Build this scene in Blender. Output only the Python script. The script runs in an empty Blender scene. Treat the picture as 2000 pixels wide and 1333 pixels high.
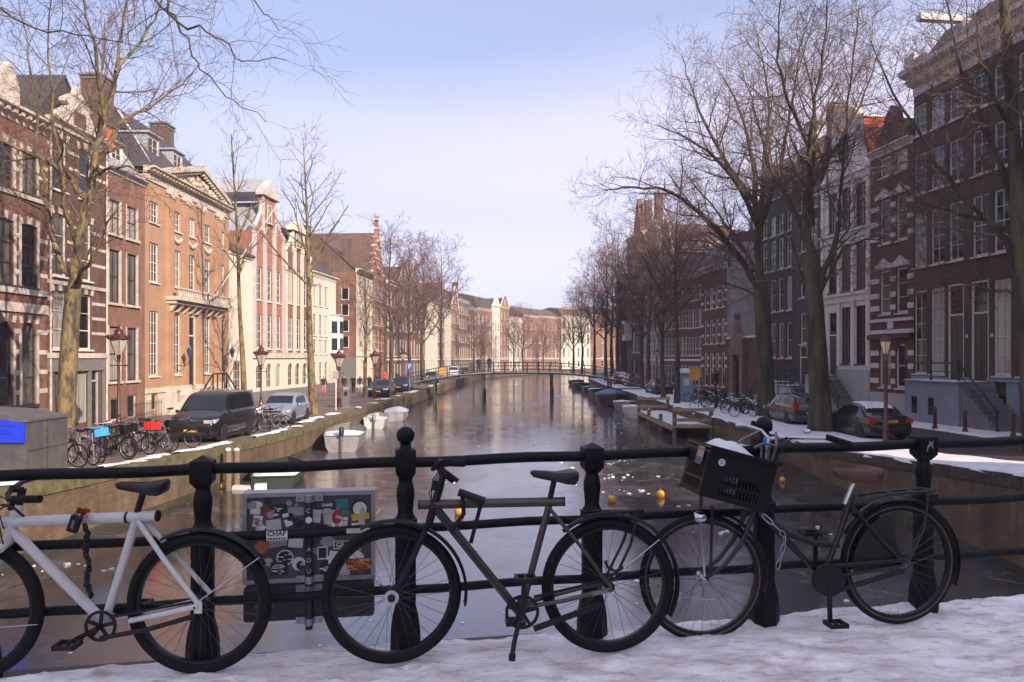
import bpy, bmesh, math, random
import numpy as np
from mathutils import Vector, Matrix, Quaternion
R = math.radians
scene = bpy.context.scene
COL = scene.collection

# ------------------------------------------------------------------ camera
F_PX, HOR, EYE = 1500.0, 700.0, 3.3          # focal length in photo pixels, horizon row, eye above the quay street
cam_d = bpy.data.cameras.new('camera')
cam_d.sensor_width = 36.0
cam_d.lens = 36.0 * F_PX / 2000.0
cam_d.shift_y = (HOR - 666.5) / 2000.0
cam_d.clip_start, cam_d.clip_end = 0.05, 3000
cam = bpy.data.objects.new('camera', cam_d)
COL.objects.link(cam)
cam.location = (0, 0, EYE)
cam.rotation_euler = (R(90), 0, 0)
scene.camera = cam

# ------------------------------------------------------------------ sky
SUN_EL, SUN_AZ = R(26), R(137)               # azimuth clockwise from +Y (sun is behind the camera, to the right)
world = bpy.data.worlds.new('World'); scene.world = world; world.use_nodes = True
nt = world.node_tree; nt.nodes.clear()
def wn(t, **k):
    n = nt.nodes.new(t)
    for a, b in k.items(): setattr(n, a, b)
    return n
sky = wn('ShaderNodeTexSky', sky_type='NISHITA', sun_disc=False, sun_elevation=SUN_EL, sun_rotation=SUN_AZ,
         air_density=1.0, dust_density=0.4, ozone_density=2.0)
tc = wn('ShaderNodeTexCoord'); mp = wn('ShaderNodeMapping')
mp.inputs['Rotation'].default_value = (R(0), R(-55), R(0)); mp.inputs['Scale'].default_value = (0.3, 0.3, 2.4); mp.inputs['Location'].default_value = (0.35, 0.0, 0.12)
nz = wn('ShaderNodeTexNoise'); nz.inputs['Scale'].default_value = 1.5; nz.inputs['Detail'].default_value = 2.5; nz.inputs['Roughness'].default_value = 0.4
cr = wn('ShaderNodeValToRGB'); cr.color_ramp.elements[0].position = 0.40; cr.color_ramp.elements[1].position = 0.60
cr.color_ramp.elements[0].color = (0.28, 0.28, 0.28, 1); cr.color_ramp.elements[1].color = (0.90, 0.90, 0.90, 1)
tint = wn('ShaderNodeMix', data_type='RGBA', blend_type='MULTIPLY'); tint.inputs[0].default_value = 1.0
tint.inputs[7].default_value = (3.4, 4.2, 5.95, 1)
sc0 = wn('ShaderNodeMix', data_type='RGBA', blend_type='MULTIPLY'); sc0.inputs[0].default_value = 1.0; sc0.inputs[7].default_value = (0.2, 0.2, 0.2, 1)
gm = wn('ShaderNodeGamma'); gm.inputs[1].default_value = 0.56      # softens the glare of the sky near the horizon
mx = wn('ShaderNodeMix', data_type='RGBA'); mx.inputs[7].default_value = (7.0, 6.5, 8.1, 1)   # thin high cloud
bg = wn('ShaderNodeBackground'); bg.inputs[1].default_value = 0.098
out = wn('ShaderNodeOutputWorld')
L = nt.links.new
vr = wn('ShaderNodeVectorRotate', rotation_type='Z_AXIS'); vr.inputs['Angle'].default_value = R(-10)
L(tc.outputs['Generated'], vr.inputs[0]); L(vr.outputs[0], mp.inputs[0]); L(mp.outputs[0], nz.inputs[0]); L(nz.outputs[0], cr.inputs[0])
L(sky.outputs[0], sc0.inputs[6]); L(sc0.outputs[2], gm.inputs[0]); L(gm.outputs[0], tint.inputs[6]); L(tint.outputs[2], mx.inputs[6]); L(cr.outputs[0], mx.inputs[0])
L(mx.outputs[2], bg.inputs[0]); L(bg.outputs[0], out.inputs[0])

# ------------------------------------------------------------------ sun and exposure
sun_d = bpy.data.lights.new('sun', 'SUN'); sun_d.energy = 5.0; sun_d.angle = R(0.6); sun_d.color = (1.0, 0.83, 0.68)
sun = bpy.data.objects.new('sun', sun_d); COL.objects.link(sun)
sd = Vector((math.sin(SUN_AZ) * math.cos(SUN_EL), math.cos(SUN_AZ) * math.cos(SUN_EL), math.sin(SUN_EL)))
sun.rotation_euler = sd.to_track_quat('Z', 'Y').to_euler(); sun.location = (60, -60, 60)
scene.view_settings.view_transform = 'Standard'; scene.view_settings.look = 'None'
scene.view_settings.exposure = 0.68; scene.view_settings.gamma = 1.0
scene.view_settings.use_curve_mapping = False
scene.render.engine = 'CYCLES'
scene.cycles.max_bounces = 5; scene.cycles.diffuse_bounces = 3; scene.cycles.glossy_bounces = 3
scene.cycles.transmission_bounces = 4; scene.cycles.transparent_max_bounces = 6
scene.cycles.caustics_reflective = False; scene.cycles.caustics_refractive = False
scene.cycles.use_denoising = True

# ------------------------------------------------------------------ measuring: a photo pixel at a distance -> a point of the place
def at(px, py, Y): return Vector(((px - 1000) * Y / F_PX, Y, EYE - (py - HOR) * Y / F_PX))
def ground(px, py, z=0.0):
    Y = (EYE - z) * F_PX / (py - HOR)
    return Vector(((px - 1000) * Y / F_PX, Y, z))

# ------------------------------------------------------------------ materials
MATS = {}
def _nodes(name):
    m = bpy.data.materials.new(name); m.use_nodes = True
    t = m.node_tree; b = t.nodes['Principled BSDF']
    MATS[name] = m
    return m, t, b
def mat(name, col, rough=0.6, metal=0.0, var=0.18, scale=4.0, bump=0.0, bscale=None, spec=0.5, col2=None, thr=(0.35, 0.7), coat=0.0, emit=None, stretch=(1, 1, 1), bdist=0.02):
    if name in MATS: return MATS[name]
    m, t, b = _nodes(name); L = t.links.new
    b.inputs['Roughness'].default_value = rough; b.inputs['Metallic'].default_value = metal
    b.inputs['Specular IOR Level'].default_value = spec; b.inputs['Coat Weight'].default_value = coat
    tcn = t.nodes.new('ShaderNodeTexCoord'); mpn = t.nodes.new('ShaderNodeMapping'); mpn.inputs['Scale'].default_value = stretch
    L(tcn.outputs['Object'], mpn.inputs[0])
    n = t.nodes.new('ShaderNodeTexNoise'); n.inputs['Scale'].default_value = scale; n.inputs['Detail'].default_value = 5; n.inputs['Roughness'].default_value = 0.62
    L(mpn.outputs[0], n.inputs[0])
    r = t.nodes.new('ShaderNodeValToRGB'); e = r.color_ramp.elements
    e[0].position, e[1].position = thr
    c2 = col2 or tuple(min(1, c * (1 + var)) for c in col)
    c1 = col if col2 else tuple(c * (1 - var) for c in col)
    e[0].color = (*c1, 1); e[1].color = (*c2, 1)
    L(n.outputs[0], r.inputs[0]); L(r.outputs[0], b.inputs['Base Color'])
    if bump:
        n2 = t.nodes.new('ShaderNodeTexNoise'); n2.inputs['Scale'].default_value = bscale or scale * 4; n2.inputs['Detail'].default_value = 6
        L(mpn.outputs[0], n2.inputs[0])
        bp = t.nodes.new('ShaderNodeBump'); bp.inputs['Strength'].default_value = min(1, bump); bp.inputs['Distance'].default_value = bdist
        L(n2.outputs[0], bp.inputs['Height']); L(bp.outputs[0], b.inputs['Normal'])
    if emit:
        b.inputs['Emission Color'].default_value = (*emit[0], 1); b.inputs['Emission Strength'].default_value = emit[1]
    return m
def brickmat(name, c1, c2, mortar, bw=0.22, bh=0.065, msize=0.008, stain=0.35, bump=0.35, rough=0.85, use='xz'):
    if name in MATS: return MATS[name]
    m, t, b = _nodes(name); L = t.links.new
    tcn = t.nodes.new('ShaderNodeTexCoord'); sp = t.nodes.new('ShaderNodeSeparateXYZ'); L(tcn.outputs['Object'], sp.inputs[0])
    cb = t.nodes.new('ShaderNodeCombineXYZ')
    if use == 'xz':
        ad = t.nodes.new('ShaderNodeMath'); ad.operation = 'ADD'; L(sp.outputs[0], ad.inputs[0]); L(sp.outputs[1], ad.inputs[1])
        L(ad.outputs[0], cb.inputs[0]); L(sp.outputs[2], cb.inputs[1])
    else:
        L(sp.outputs[0], cb.inputs[0]); L(sp.outputs[1], cb.inputs[1])
    br = t.nodes.new('ShaderNodeTexBrick'); br.inputs['Scale'].default_value = 1.0
    br.inputs['Color1'].default_value = (*c1, 1); br.inputs['Color2'].default_value = (*c2, 1); br.inputs['Mortar'].default_value = (*mortar, 1)
    br.inputs['Mortar Size'].default_value = msize; br.inputs['Brick Width'].default_value = bw; br.inputs['Row Height'].default_value = bh
    br.inputs['Mortar Smooth'].default_value = 0.2
    L(cb.outputs[0], br.inputs[0])
    n = t.nodes.new('ShaderNodeTexNoise'); n.inputs['Scale'].default_value = 0.7; n.inputs['Detail'].default_value = 7; n.inputs['Roughness'].default_value = 0.65
    L(tcn.outputs['Object'], n.inputs[0])
    r = t.nodes.new('ShaderNodeValToRGB'); e = r.color_ramp.elements; e[0].position, e[1].position = 0.3, 0.72
    e[0].color = (1 - stain, 1 - stain, 1 - stain, 1); e[1].color = (1.12, 1.08, 1.04, 1)
    L(n.outputs[0], r.inputs[0])
    mps = t.nodes.new('ShaderNodeMapping'); mps.inputs['Scale'].default_value = (2.2, 2.2, 0.22); L(tcn.outputs['Object'], mps.inputs[0])     # rain streaks
    n3 = t.nodes.new('ShaderNodeTexNoise'); n3.inputs['Scale'].default_value = 1.6; n3.inputs['Detail'].default_value = 6; L(mps.outputs[0], n3.inputs[0])
    r3 = t.nodes.new('ShaderNodeValToRGB'); r3.color_ramp.elements[0].position, r3.color_ramp.elements[1].position = 0.3, 0.65
    r3.color_ramp.elements[0].color = (.66, .64, .62, 1); r3.color_ramp.elements[1].color = (1.06, 1.06, 1.06, 1); L(n3.outputs[0], r3.inputs[0])
    mz = t.nodes.new('ShaderNodeMix'); mz.data_type = 'RGBA'; mz.blend_type = 'MULTIPLY'; mz.inputs[0].default_value = 1; L(r.outputs[0], mz.inputs[6]); L(r3.outputs[0], mz.inputs[7])
    mxn = t.nodes.new('ShaderNodeMix'); mxn.data_type = 'RGBA'; mxn.blend_type = 'MULTIPLY'; mxn.inputs[0].default_value = 1
    L(br.outputs['Color'], mxn.inputs[6]); L(mz.outputs[2], mxn.inputs[7]); L(mxn.outputs[2], b.inputs['Base Color'])
    b.inputs['Roughness'].default_value = rough
    bp = t.nodes.new('ShaderNodeBump'); bp.inputs['Strength'].default_value = bump; bp.inputs['Distance'].default_value = 0.01; bp.invert = True
    L(br.outputs['Fac'], bp.inputs['Height']); L(bp.outputs[0], b.inputs['Normal'])
    return m

# ------------------------------------------------------------------ mesh builder
class MB:
    def __init__(s): s.v = []; s.f = []; s.m = []
    def add(s, vs, fs, mi=0):
        o = len(s.v); s.v.extend([tuple(p) for p in vs]); s.f.extend([tuple(i + o for i in f) for f in fs]); s.m.extend([mi] * len(fs)); return s
    def box(s, x0, x1, y0, y1, z0, z1, mi=0, M=None):
        p = [Vector((x, y, z)) for z in (z0, z1) for y in (y0, y1) for x in (x0, x1)]
        if M is not None: p = [M @ q for q in p]
        return s.add(p, [(0, 2, 3, 1), (4, 5, 7, 6), (0, 1, 5, 4), (2, 6, 7, 3), (0, 4, 6, 2), (1, 3, 7, 5)], mi)
    def bar(s, a, b, w, h, mi=0, up=(0, 0, 1)):                       # a square bar from a to b
        a, b = Vector(a), Vector(b); d = (b - a).normalized(); u = Vector(up)
        if abs(d.dot(u)) > 0.98: u = Vector((0, 1, 0))
        r = d.cross(u).normalized(); u = r.cross(d)
        p = [q + r * sx * w / 2 + u * sz * h / 2 for q in (a, b) for sz in (-1, 1) for sx in (-1, 1)]
        return s.add(p, [(0, 2, 3, 1), (4, 5, 7, 6), (0, 1, 5, 4), (2, 6, 7, 3), (0, 4, 6, 2), (1, 3, 7, 5)], mi)
    def tube(s, pts, rad, n=8, caps=True, mi=0, closed=False):
        pts = [Vector(p) for p in pts]
        if not hasattr(rad, '__len__'): rad = [rad] * len(pts)
        o = len(s.v); N = len(pts); prev = None
        for i, p in enumerate(pts):
            if closed: d = pts[(i + 1) % N] - pts[i - 1]
            else: d = pts[min(i + 1, N - 1)] - pts[max(i - 1, 0)]
            if d.length < 1e-9: d = Vector((0, 0, 1))
            d.normalize()
            if prev is None:
                a = Vector((0, 0, 1)) if abs(d.z) < 0.9 else Vector((1, 0, 0)); r = d.cross(a).normalized()
            else:
                r = prev - d * prev.dot(d)
                r = r.normalized() if r.length > 1e-6 else d.orthogonal().normalized()
            prev = r; u = d.cross(r)
            for k in range(n):
                t = 2 * math.pi * k / n
                s.v.append(tuple(p + (r * math.cos(t) + u * math.sin(t)) * rad[i]))
        for i in range(N if closed else N - 1):
            j = (i + 1) % N
            for k in range(n):
                l = (k + 1) % n
                s.f.append((o + i * n + k, o + i * n + l, o + j * n + l, o + j * n + k)); s.m.append(mi)
        if caps and not closed:
            s.f.append(tuple(o + k for k in reversed(range(n)))); s.m.append(mi)
            s.f.append(tuple(o + (N - 1) * n + k for k in range(n))); s.m.append(mi)
        return s
    def lathe(s, prof, c=(0, 0, 0), n=16, mi=0, axis='z', M=None, rot=0.0):
        o = len(s.v); c = Vector(c)
        for r, z in prof:
            for k in range(n):
                t = 2 * math.pi * k / n + rot
                p = Vector((r * math.cos(t), r * math.sin(t), z))
                if axis == 'y': p = Vector((p.x, p.z, p.y))
                if axis == 'x': p = Vector((p.z, p.x, p.y))
                if M is not None: p = M @ p
                s.v.append(tuple(p + c))
        for i in range(len(prof) - 1):
            for k in range(n):
                l = (k + 1) % n; a, b_, d, e = o + i * n + k, o + i * n + l, o + (i + 1) * n + l, o + (i + 1) * n + k
                s.f.append((a, b_, d, e)); s.m.append(mi)
        s.f.append(tuple(o + k for k in reversed(range(n)))); s.m.append(mi)
        s.f.append(tuple(o + (len(prof) - 1) * n + k for k in range(n))); s.m.append(mi)
        return s
    def prism(s, poly, d0, d1, plane='xz', mi=0, M=None):               # a polygon given in a plane, pushed along the third axis
        def P(a, b, d): return {'xz': Vector((a, d, b)), 'xy': Vector((a, b, d)), 'yz': Vector((d, a, b))}[plane]
        n = len(poly); p = [P(a, b, d0) for a, b in poly] + [P(a, b, d1) for a, b in poly]
        if M is not None: p = [M @ q for q in p]
        return s.add(p, [tuple(range(n)), tuple(reversed(range(n, 2 * n)))] + [(i, i + n, (i + 1) % n + n, (i + 1) % n) for i in range(n)], mi)
    def poly(s, pts, mi=0): return s.add(pts, [tuple(range(len(pts)))], mi)
    def sphere(s, c, r, n=14, m=8, mi=0, sc=(1, 1, 1)):
        prof = [(max(1e-4, r * math.sin(math.pi * i / m)), -r * math.cos(math.pi * i / m)) for i in range(m + 1)]
        return s.lathe(prof, c, n, mi, M=Matrix.Diagonal(sc))
    def loft(s, rings, mi=0, closed_ring=True, cap0=True, cap1=True):
        o = len(s.v); n = len(rings[0])
        for r in rings: s.v.extend([tuple(p) for p in r])
        for i in range(len(rings) - 1):
            for k in range(n if closed_ring else n - 1):
                l = (k + 1) % n
                s.f.append((o + i * n + k, o + i * n + l, o + (i + 1) * n + l, o + (i + 1) * n + k)); s.m.append(mi)
        if cap0: s.f.append(tuple(o + k for k in reversed(range(n)))); s.m.append(mi)
        if cap1: s.f.append(tuple(o + (len(rings) - 1) * n + k for k in range(n))); s.m.append(mi)
        return s
    def xf(s, M): s.v = [tuple(M @ Vector(p)) for p in s.v]; return s
    def mesh(s, name, mats, smooth=None, recalc=False):
        me = bpy.data.meshes.new(name); me.from_pydata(s.v, [], s.f)
        for m in (mats if isinstance(mats, (list, tuple)) else [mats]): me.materials.append(m)
        if any(s.m): me.polygons.foreach_set('material_index', s.m)
        if recalc:
            bm = bmesh.new(); bm.from_mesh(me); bmesh.ops.recalc_face_normals(bm, faces=bm.faces); bm.to_mesh(me); bm.free()
        if smooth is not None:
            me.polygons.foreach_set('use_smooth', [True] * len(me.polygons))
            if smooth < 180: me.set_sharp_from_angle(angle=R(smooth))
        me.update(); return me
    def obj(s, name, mats, parent=None, smooth=None, loc=None, rot=None, recalc=False):
        return link(name, s.mesh(name, mats, smooth, recalc), parent, loc, rot)
def link(name, data, parent=None, loc=None, rot=None):
    o = bpy.data.objects.new(name, data); COL.objects.link(o)
    if parent is not None: o.parent = parent
    if loc is not None: o.location = loc
    if rot is not None: o.rotation_euler = rot
    return o
def tag(o, label=None, cat=None, group=None, kind=None):
    if label: o['label'] = label
    if cat: o['category'] = cat
    if group: o['group'] = group
    if kind: o['kind'] = kind
    return o
def thing(name, label, cat, loc=(0, 0, 0), rz=0.0, group=None):
    o = link(name, None, None, loc, (0, 0, rz)); o.empty_display_size = 0.2
    return tag(o, label, cat, group)
def copy_tree(src, parent=None):
    c = src.copy(); COL.objects.link(c)
    if parent is not None: c.parent = parent
    for ch in KIDS(src): copy_tree(ch, c)
    return c
_kid = {}
def KIDS(o):
    return [c for c in o.children]
def place(src, label, loc, rz, group=None, scale=None):
    c = copy_tree(src); c.location = loc; c.rotation_euler = (0, 0, rz); c['label'] = label
    if group: c['group'] = group
    if scale: c.scale = (scale,) * 3
    return c
TEXTS = []
def text(name, body, size, M, m, parent, extrude=0.0008, bold=False, align='CENTER'):
    cu = bpy.data.curves.new(name, 'FONT'); cu.body = body; cu.size = size; cu.extrude = extrude; cu.align_x = align; cu.align_y = 'CENTER'
    if bold: cu.offset = size * 0.02
    cu.materials.append(m)
    o = link(name, cu, parent); o.matrix_local = M; TEXTS.append(o); return o
def finish_texts():
    bpy.context.view_layer.update(); dg = bpy.context.evaluated_depsgraph_get()
    for o in TEXTS:
        me = bpy.data.meshes.new_from_object(o.evaluated_get(dg)); n = o.name
        p, Mx = o.parent, o.matrix_local.copy(); bpy.data.objects.remove(o)
        q = link(n, me, p); q.matrix_local = Mx
RNG = random.Random(7)

# palette
M_white = mat('white_paint', (0.62, 0.58, 0.53), 0.55, var=0.10, scale=3, bump=0.1)
M_cream = mat('cream_paint', (0.60, 0.53, 0.43), 0.6, var=0.10, scale=1.2)
M_stone = mat('pale_stone', (0.49, 0.435, 0.365), 0.8, var=0.2, scale=2.5, bump=0.2)
M_grey = mat('grey_granite', (0.17, 0.165, 0.16), 0.55, var=0.25, scale=9)
M_plast = mat('grey_plaster', (0.33, 0.32, 0.31), 0.85, var=0.12, scale=0.8)
M_lead = mat('lead_grey', (0.33, 0.34, 0.36), 0.5, var=0.15, scale=2)
M_slate = mat('slate_roof', (0.058, 0.052, 0.052), 0.65, var=0.35, scale=6, bump=0.5, bscale=22, stretch=(1, 1, 3))
M_tile = mat('brown_roof_tile', (0.115, 0.068, 0.055), 0.8, var=0.35, scale=3, bump=0.6, bscale=16)
M_glass = mat('window_glass', (0.012, 0.014, 0.017), 0.06, var=0.5, scale=0.8, spec=0.45, bump=0.03, bscale=1.5)
M_whcurt = mat('white_curtained_glass', (0.30, 0.28, 0.26), 0.12, var=0.35, scale=2.0, spec=0.7, stretch=(6, 6, 0.2))
M_curt = mat('curtained_glass', (0.10, 0.095, 0.09), 0.09, var=0.6, scale=3.0, spec=0.45, stretch=(4, 4, 0.25))
M_black = mat('black_paint', (0.012, 0.012, 0.013), 0.45, var=0.25, scale=6)
M_door = mat('dark_door', (0.022, 0.022, 0.024), 0.3, var=0.2, scale=3)
M_frame_dk = mat('dark_window_frame', (0.035, 0.032, 0.03), 0.45, var=0.2)
# ================================================================== ground, canal, quays, streets
def line_x(poly, Y):
    for (y0, x0), (y1, x1) in zip(poly, poly[1:]):
        if Y <= y1: return x0 + (x1 - x0) * (Y - y0) / (y1 - y0)
    return poly[-1][1]
QL = [(-30, -9.5), (4, -11.5), (12, -11.2), (18, -10.7), (25.7, -10.1), (32, -9.8), (45, -9.7), (60, -9.6), (85, -9.0), (110, -8.6), (135, -8.0), (160, -6.2), (185, -1.5), (205, 6.0), (225, 18.0), (245, 36.0), (262, 60.0)]
QR = [(-30, 11.0), (4, 10.2), (12, 10.4), (15.8, 10.5), (20, 10.7), (24.9, 10.9), (28, 11.1), (30.3, 11.2), (64, 11.2), (97, 11.4), (125, 12.5), (150, 15.0), (170, 20.0), (188, 28.0), (205, 40.0), (222, 60.0)]
WATER = -1.2
def zL(Y): return max(0.0, 0.025 * (34 - max(Y, 8)))                  # both streets climb towards the bridge
def zR(Y): return max(0.0, 0.07 * (28 - max(Y, 4)))
M_ice = None
def make_ice():
    m, t, b = _nodes('canal_ice'); L = t.links.new
    tcn = t.nodes.new('ShaderNodeTexCoord')
    def noise(sc, det, ro, st=(1, 1, 1), dist=0.0):
        mp = t.nodes.new('ShaderNodeMapping'); mp.inputs['Scale'].default_value = st; L(tcn.outputs['Object'], mp.inputs[0])
        n = t.nodes.new('ShaderNodeTexNoise'); n.inputs['Scale'].default_value = sc; n.inputs['Detail'].default_value = det; n.inputs['Roughness'].default_value = ro; n.inputs['Distortion'].default_value = dist
        L(mp.outputs[0], n.inputs[0]); return n.outputs[0]
    def ramp(src, p0, p1, c0, c1):
        r = t.nodes.new('ShaderNodeValToRGB'); e = r.color_ramp.elements; e[0].position, e[1].position = p0, p1
        e[0].color = (*c0, 1); e[1].color = (*c1, 1); L(src, r.inputs[0]); return r.outputs[0]
    big = noise(0.09, 5, 0.6, (1.4, 0.7, 1)); mid = noise(1.1, 6, 0.7); fine = noise(7, 4, 0.6)
    base = ramp(big, 0.38, 0.68, (0.034, 0.028, 0.026), (0.085, 0.079, 0.088))
    fro = ramp(mid, 0.50, 0.82, (0, 0, 0), (1, 1, 1))
    mx = t.nodes.new('ShaderNodeMix'); mx.data_type = 'RGBA'; mx.inputs[7].default_value = (0.17, 0.16, 0.17, 1)
    ml = t.nodes.new('ShaderNodeMath'); ml.operation = 'MULTIPLY'; L(fro, ml.inputs[0]); ml.inputs[1].default_value = 0.3
    L(base, mx.inputs[6]); L(ml.outputs[0], mx.inputs[0])
    spk = ramp(fine, 0.74, 0.80, (0, 0, 0), (1, 1, 1))
    mx2 = t.nodes.new('ShaderNodeMix'); mx2.data_type = 'RGBA'; mx2.inputs[7].default_value = (0.45, 0.44, 0.46, 1)
    L(mx.outputs[2], mx2.inputs[6]); L(spk, mx2.inputs[0])
    wv = t.nodes.new('ShaderNodeMapping'); L(tcn.outputs['Object'], wv.inputs[0])                     # cracks between plates, bent by noise
    dn = t.nodes.new('ShaderNodeTexNoise'); dn.inputs['Scale'].default_value = 0.8; dn.inputs['Detail'].default_value = 5; L(tcn.outputs['Object'], dn.inputs[0])
    ad = t.nodes.new('ShaderNodeVectorMath'); ad.operation = 'MULTIPLY_ADD'; ad.inputs[1].default_value = (2.2, 2.2, 0); L(dn.outputs['Color'], ad.inputs[0]); L(wv.outputs[0], ad.inputs[2])
    vo = t.nodes.new('ShaderNodeTexVoronoi'); vo.feature = 'DISTANCE_TO_EDGE'; vo.inputs['Scale'].default_value = 0.42; L(ad.outputs[0], vo.inputs['Vector'])
    ck = ramp(vo.outputs['Distance'], 0.004, 0.016, (1, 1, 1), (0, 0, 0)); msk = ramp(noise(0.35, 4, 0.6), 0.42, 0.62, (0, 0, 0), (.55, .55, .55))
    cm = t.nodes.new('ShaderNodeMath'); cm.operation = 'MULTIPLY'; L(ck, cm.inputs[0]); L(msk, cm.inputs[1])
    mx3 = t.nodes.new('ShaderNodeMix'); mx3.data_type = 'RGBA'; mx3.inputs[7].default_value = (0.40, 0.39, 0.42, 1); L(cm.outputs[0], mx3.inputs[0]); L(mx2.outputs[2], mx3.inputs[6])
    skn = ramp(noise(0.55, 7, 0.72, (1, 1.6, 1), 1.2), 0.56, 0.66, (0, 0, 0), (.35, .35, .35))                # thin frosted skins
    mx4 = t.nodes.new('ShaderNodeMix'); mx4.data_type = 'RGBA'; mx4.inputs[7].default_value = (0.19, 0.18, 0.205, 1); L(skn, mx4.inputs[0]); L(mx3.outputs[2], mx4.inputs[6])
    L(mx4.outputs[2], b.inputs['Base Color'])
    ro = ramp(big, 0.35, 0.7, (0.08, 0.08, 0.08), (0.20, 0.20, 0.20)); ra = t.nodes.new('ShaderNodeMath'); ra.operation = 'MULTIPLY_ADD'
    L(fro, ra.inputs[0]); ra.inputs[1].default_value = 0.24; L(ro, ra.inputs[2]); L(ra.outputs[0], b.inputs['Roughness'])
    b.inputs['Specular IOR Level'].default_value = 0.9; b.inputs['IOR'].default_value = 2.0
    bp = t.nodes.new('ShaderNodeBump'); bp.inputs['Strength'].default_value = 0.10; bp.inputs['Distance'].default_value = 0.03
    L(noise(2.2, 5, 0.6), bp.inputs['Height']); L(bp.outputs[0], b.inputs['Normal'])
    return m
M_ice = make_ice()
M_wall = brickmat('quay_brick', (0.235, 0.155, 0.09), (0.17, 0.115, 0.07), (0.13, 0.105, 0.07), stain=0.6, bump=0.6, msize=0.010)
M_algae = mat('dark_algae', (0.045, 0.042, 0.026), .7, var=.5, scale=2.5, bump=.4)
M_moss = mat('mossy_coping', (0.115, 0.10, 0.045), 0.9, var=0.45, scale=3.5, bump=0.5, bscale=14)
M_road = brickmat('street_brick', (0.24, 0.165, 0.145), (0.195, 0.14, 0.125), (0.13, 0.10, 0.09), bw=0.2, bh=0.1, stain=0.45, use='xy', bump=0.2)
M_roadR = brickmat('shaded_street_brick', (0.10, 0.066, 0.055), (0.08, 0.056, 0.05), (0.06, 0.05, 0.045), bw=0.2, bh=0.1, stain=0.5, use='xy', bump=0.2, rough=0.55)  # copy of the street brick, its colour darkened for the shaded bank
M_pave = mat('pavement_slabs', (0.20, 0.165, 0.14), 0.85, var=0.25, scale=1.5)
M_kerb = mat('kerb_stone', (0.20, 0.18, 0.16), 0.8, var=0.25, scale=3)
M_snow = mat('snow', (0.60, 0.585, 0.58), 0.75, col2=(0.76, 0.755, 0.77), thr=(.3, .6), scale=2.2, bump=0.7, bscale=11)
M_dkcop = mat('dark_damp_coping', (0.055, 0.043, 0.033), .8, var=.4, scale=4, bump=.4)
M_soil = mat('dark_earth', (0.05, 0.042, 0.035), 0.95, var=0.3, scale=2)
def sheet(name, m, left, right, z, kind='structure', seg=None, skirt=0.0):
    """a level strip between two polylines of (Y, X)"""
    ys = sorted(set([y for y, _ in left] + [y for y, _ in right] + (seg or [])))
    b = MB(); o = []
    zf = z if callable(z) else (lambda y: z)
    for y in ys: o.append(((line_x(left, y), y, zf(y)), (line_x(right, y), y, zf(y))))
    for (a, c), (d, e) in zip(o, o[1:]): b.add([a, c, e, d], [(0, 1, 2, 3)])
    return tag(b.obj(name, m), kind=kind)
g = MB().add([(-1500, -600, -2.2), (1500, -600, -2.2), (1500, 2500, -2.2), (-1500, 2500, -2.2)], [(0, 1, 2, 3)])
tag(g.obj('ground', M_soil), kind='structure')
far = [(-30, -400), (262, -400)]; farR = [(-30, 400), (262, 400)]
tag(MB().add([(-40, -30, WATER), (60, -30, WATER), (130, 262, WATER), (-40, 262, WATER)], [(0, 1, 2, 3)]).obj('canal_water', M_ice), kind='structure')
W_ = 0.42
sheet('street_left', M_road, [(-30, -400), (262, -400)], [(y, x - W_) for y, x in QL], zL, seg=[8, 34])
sheet('street_right', M_roadR, [(y, x + W_) for y, x in QR if True], [(-30, 400), (222, 400)], zR, seg=[4, 28])
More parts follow.
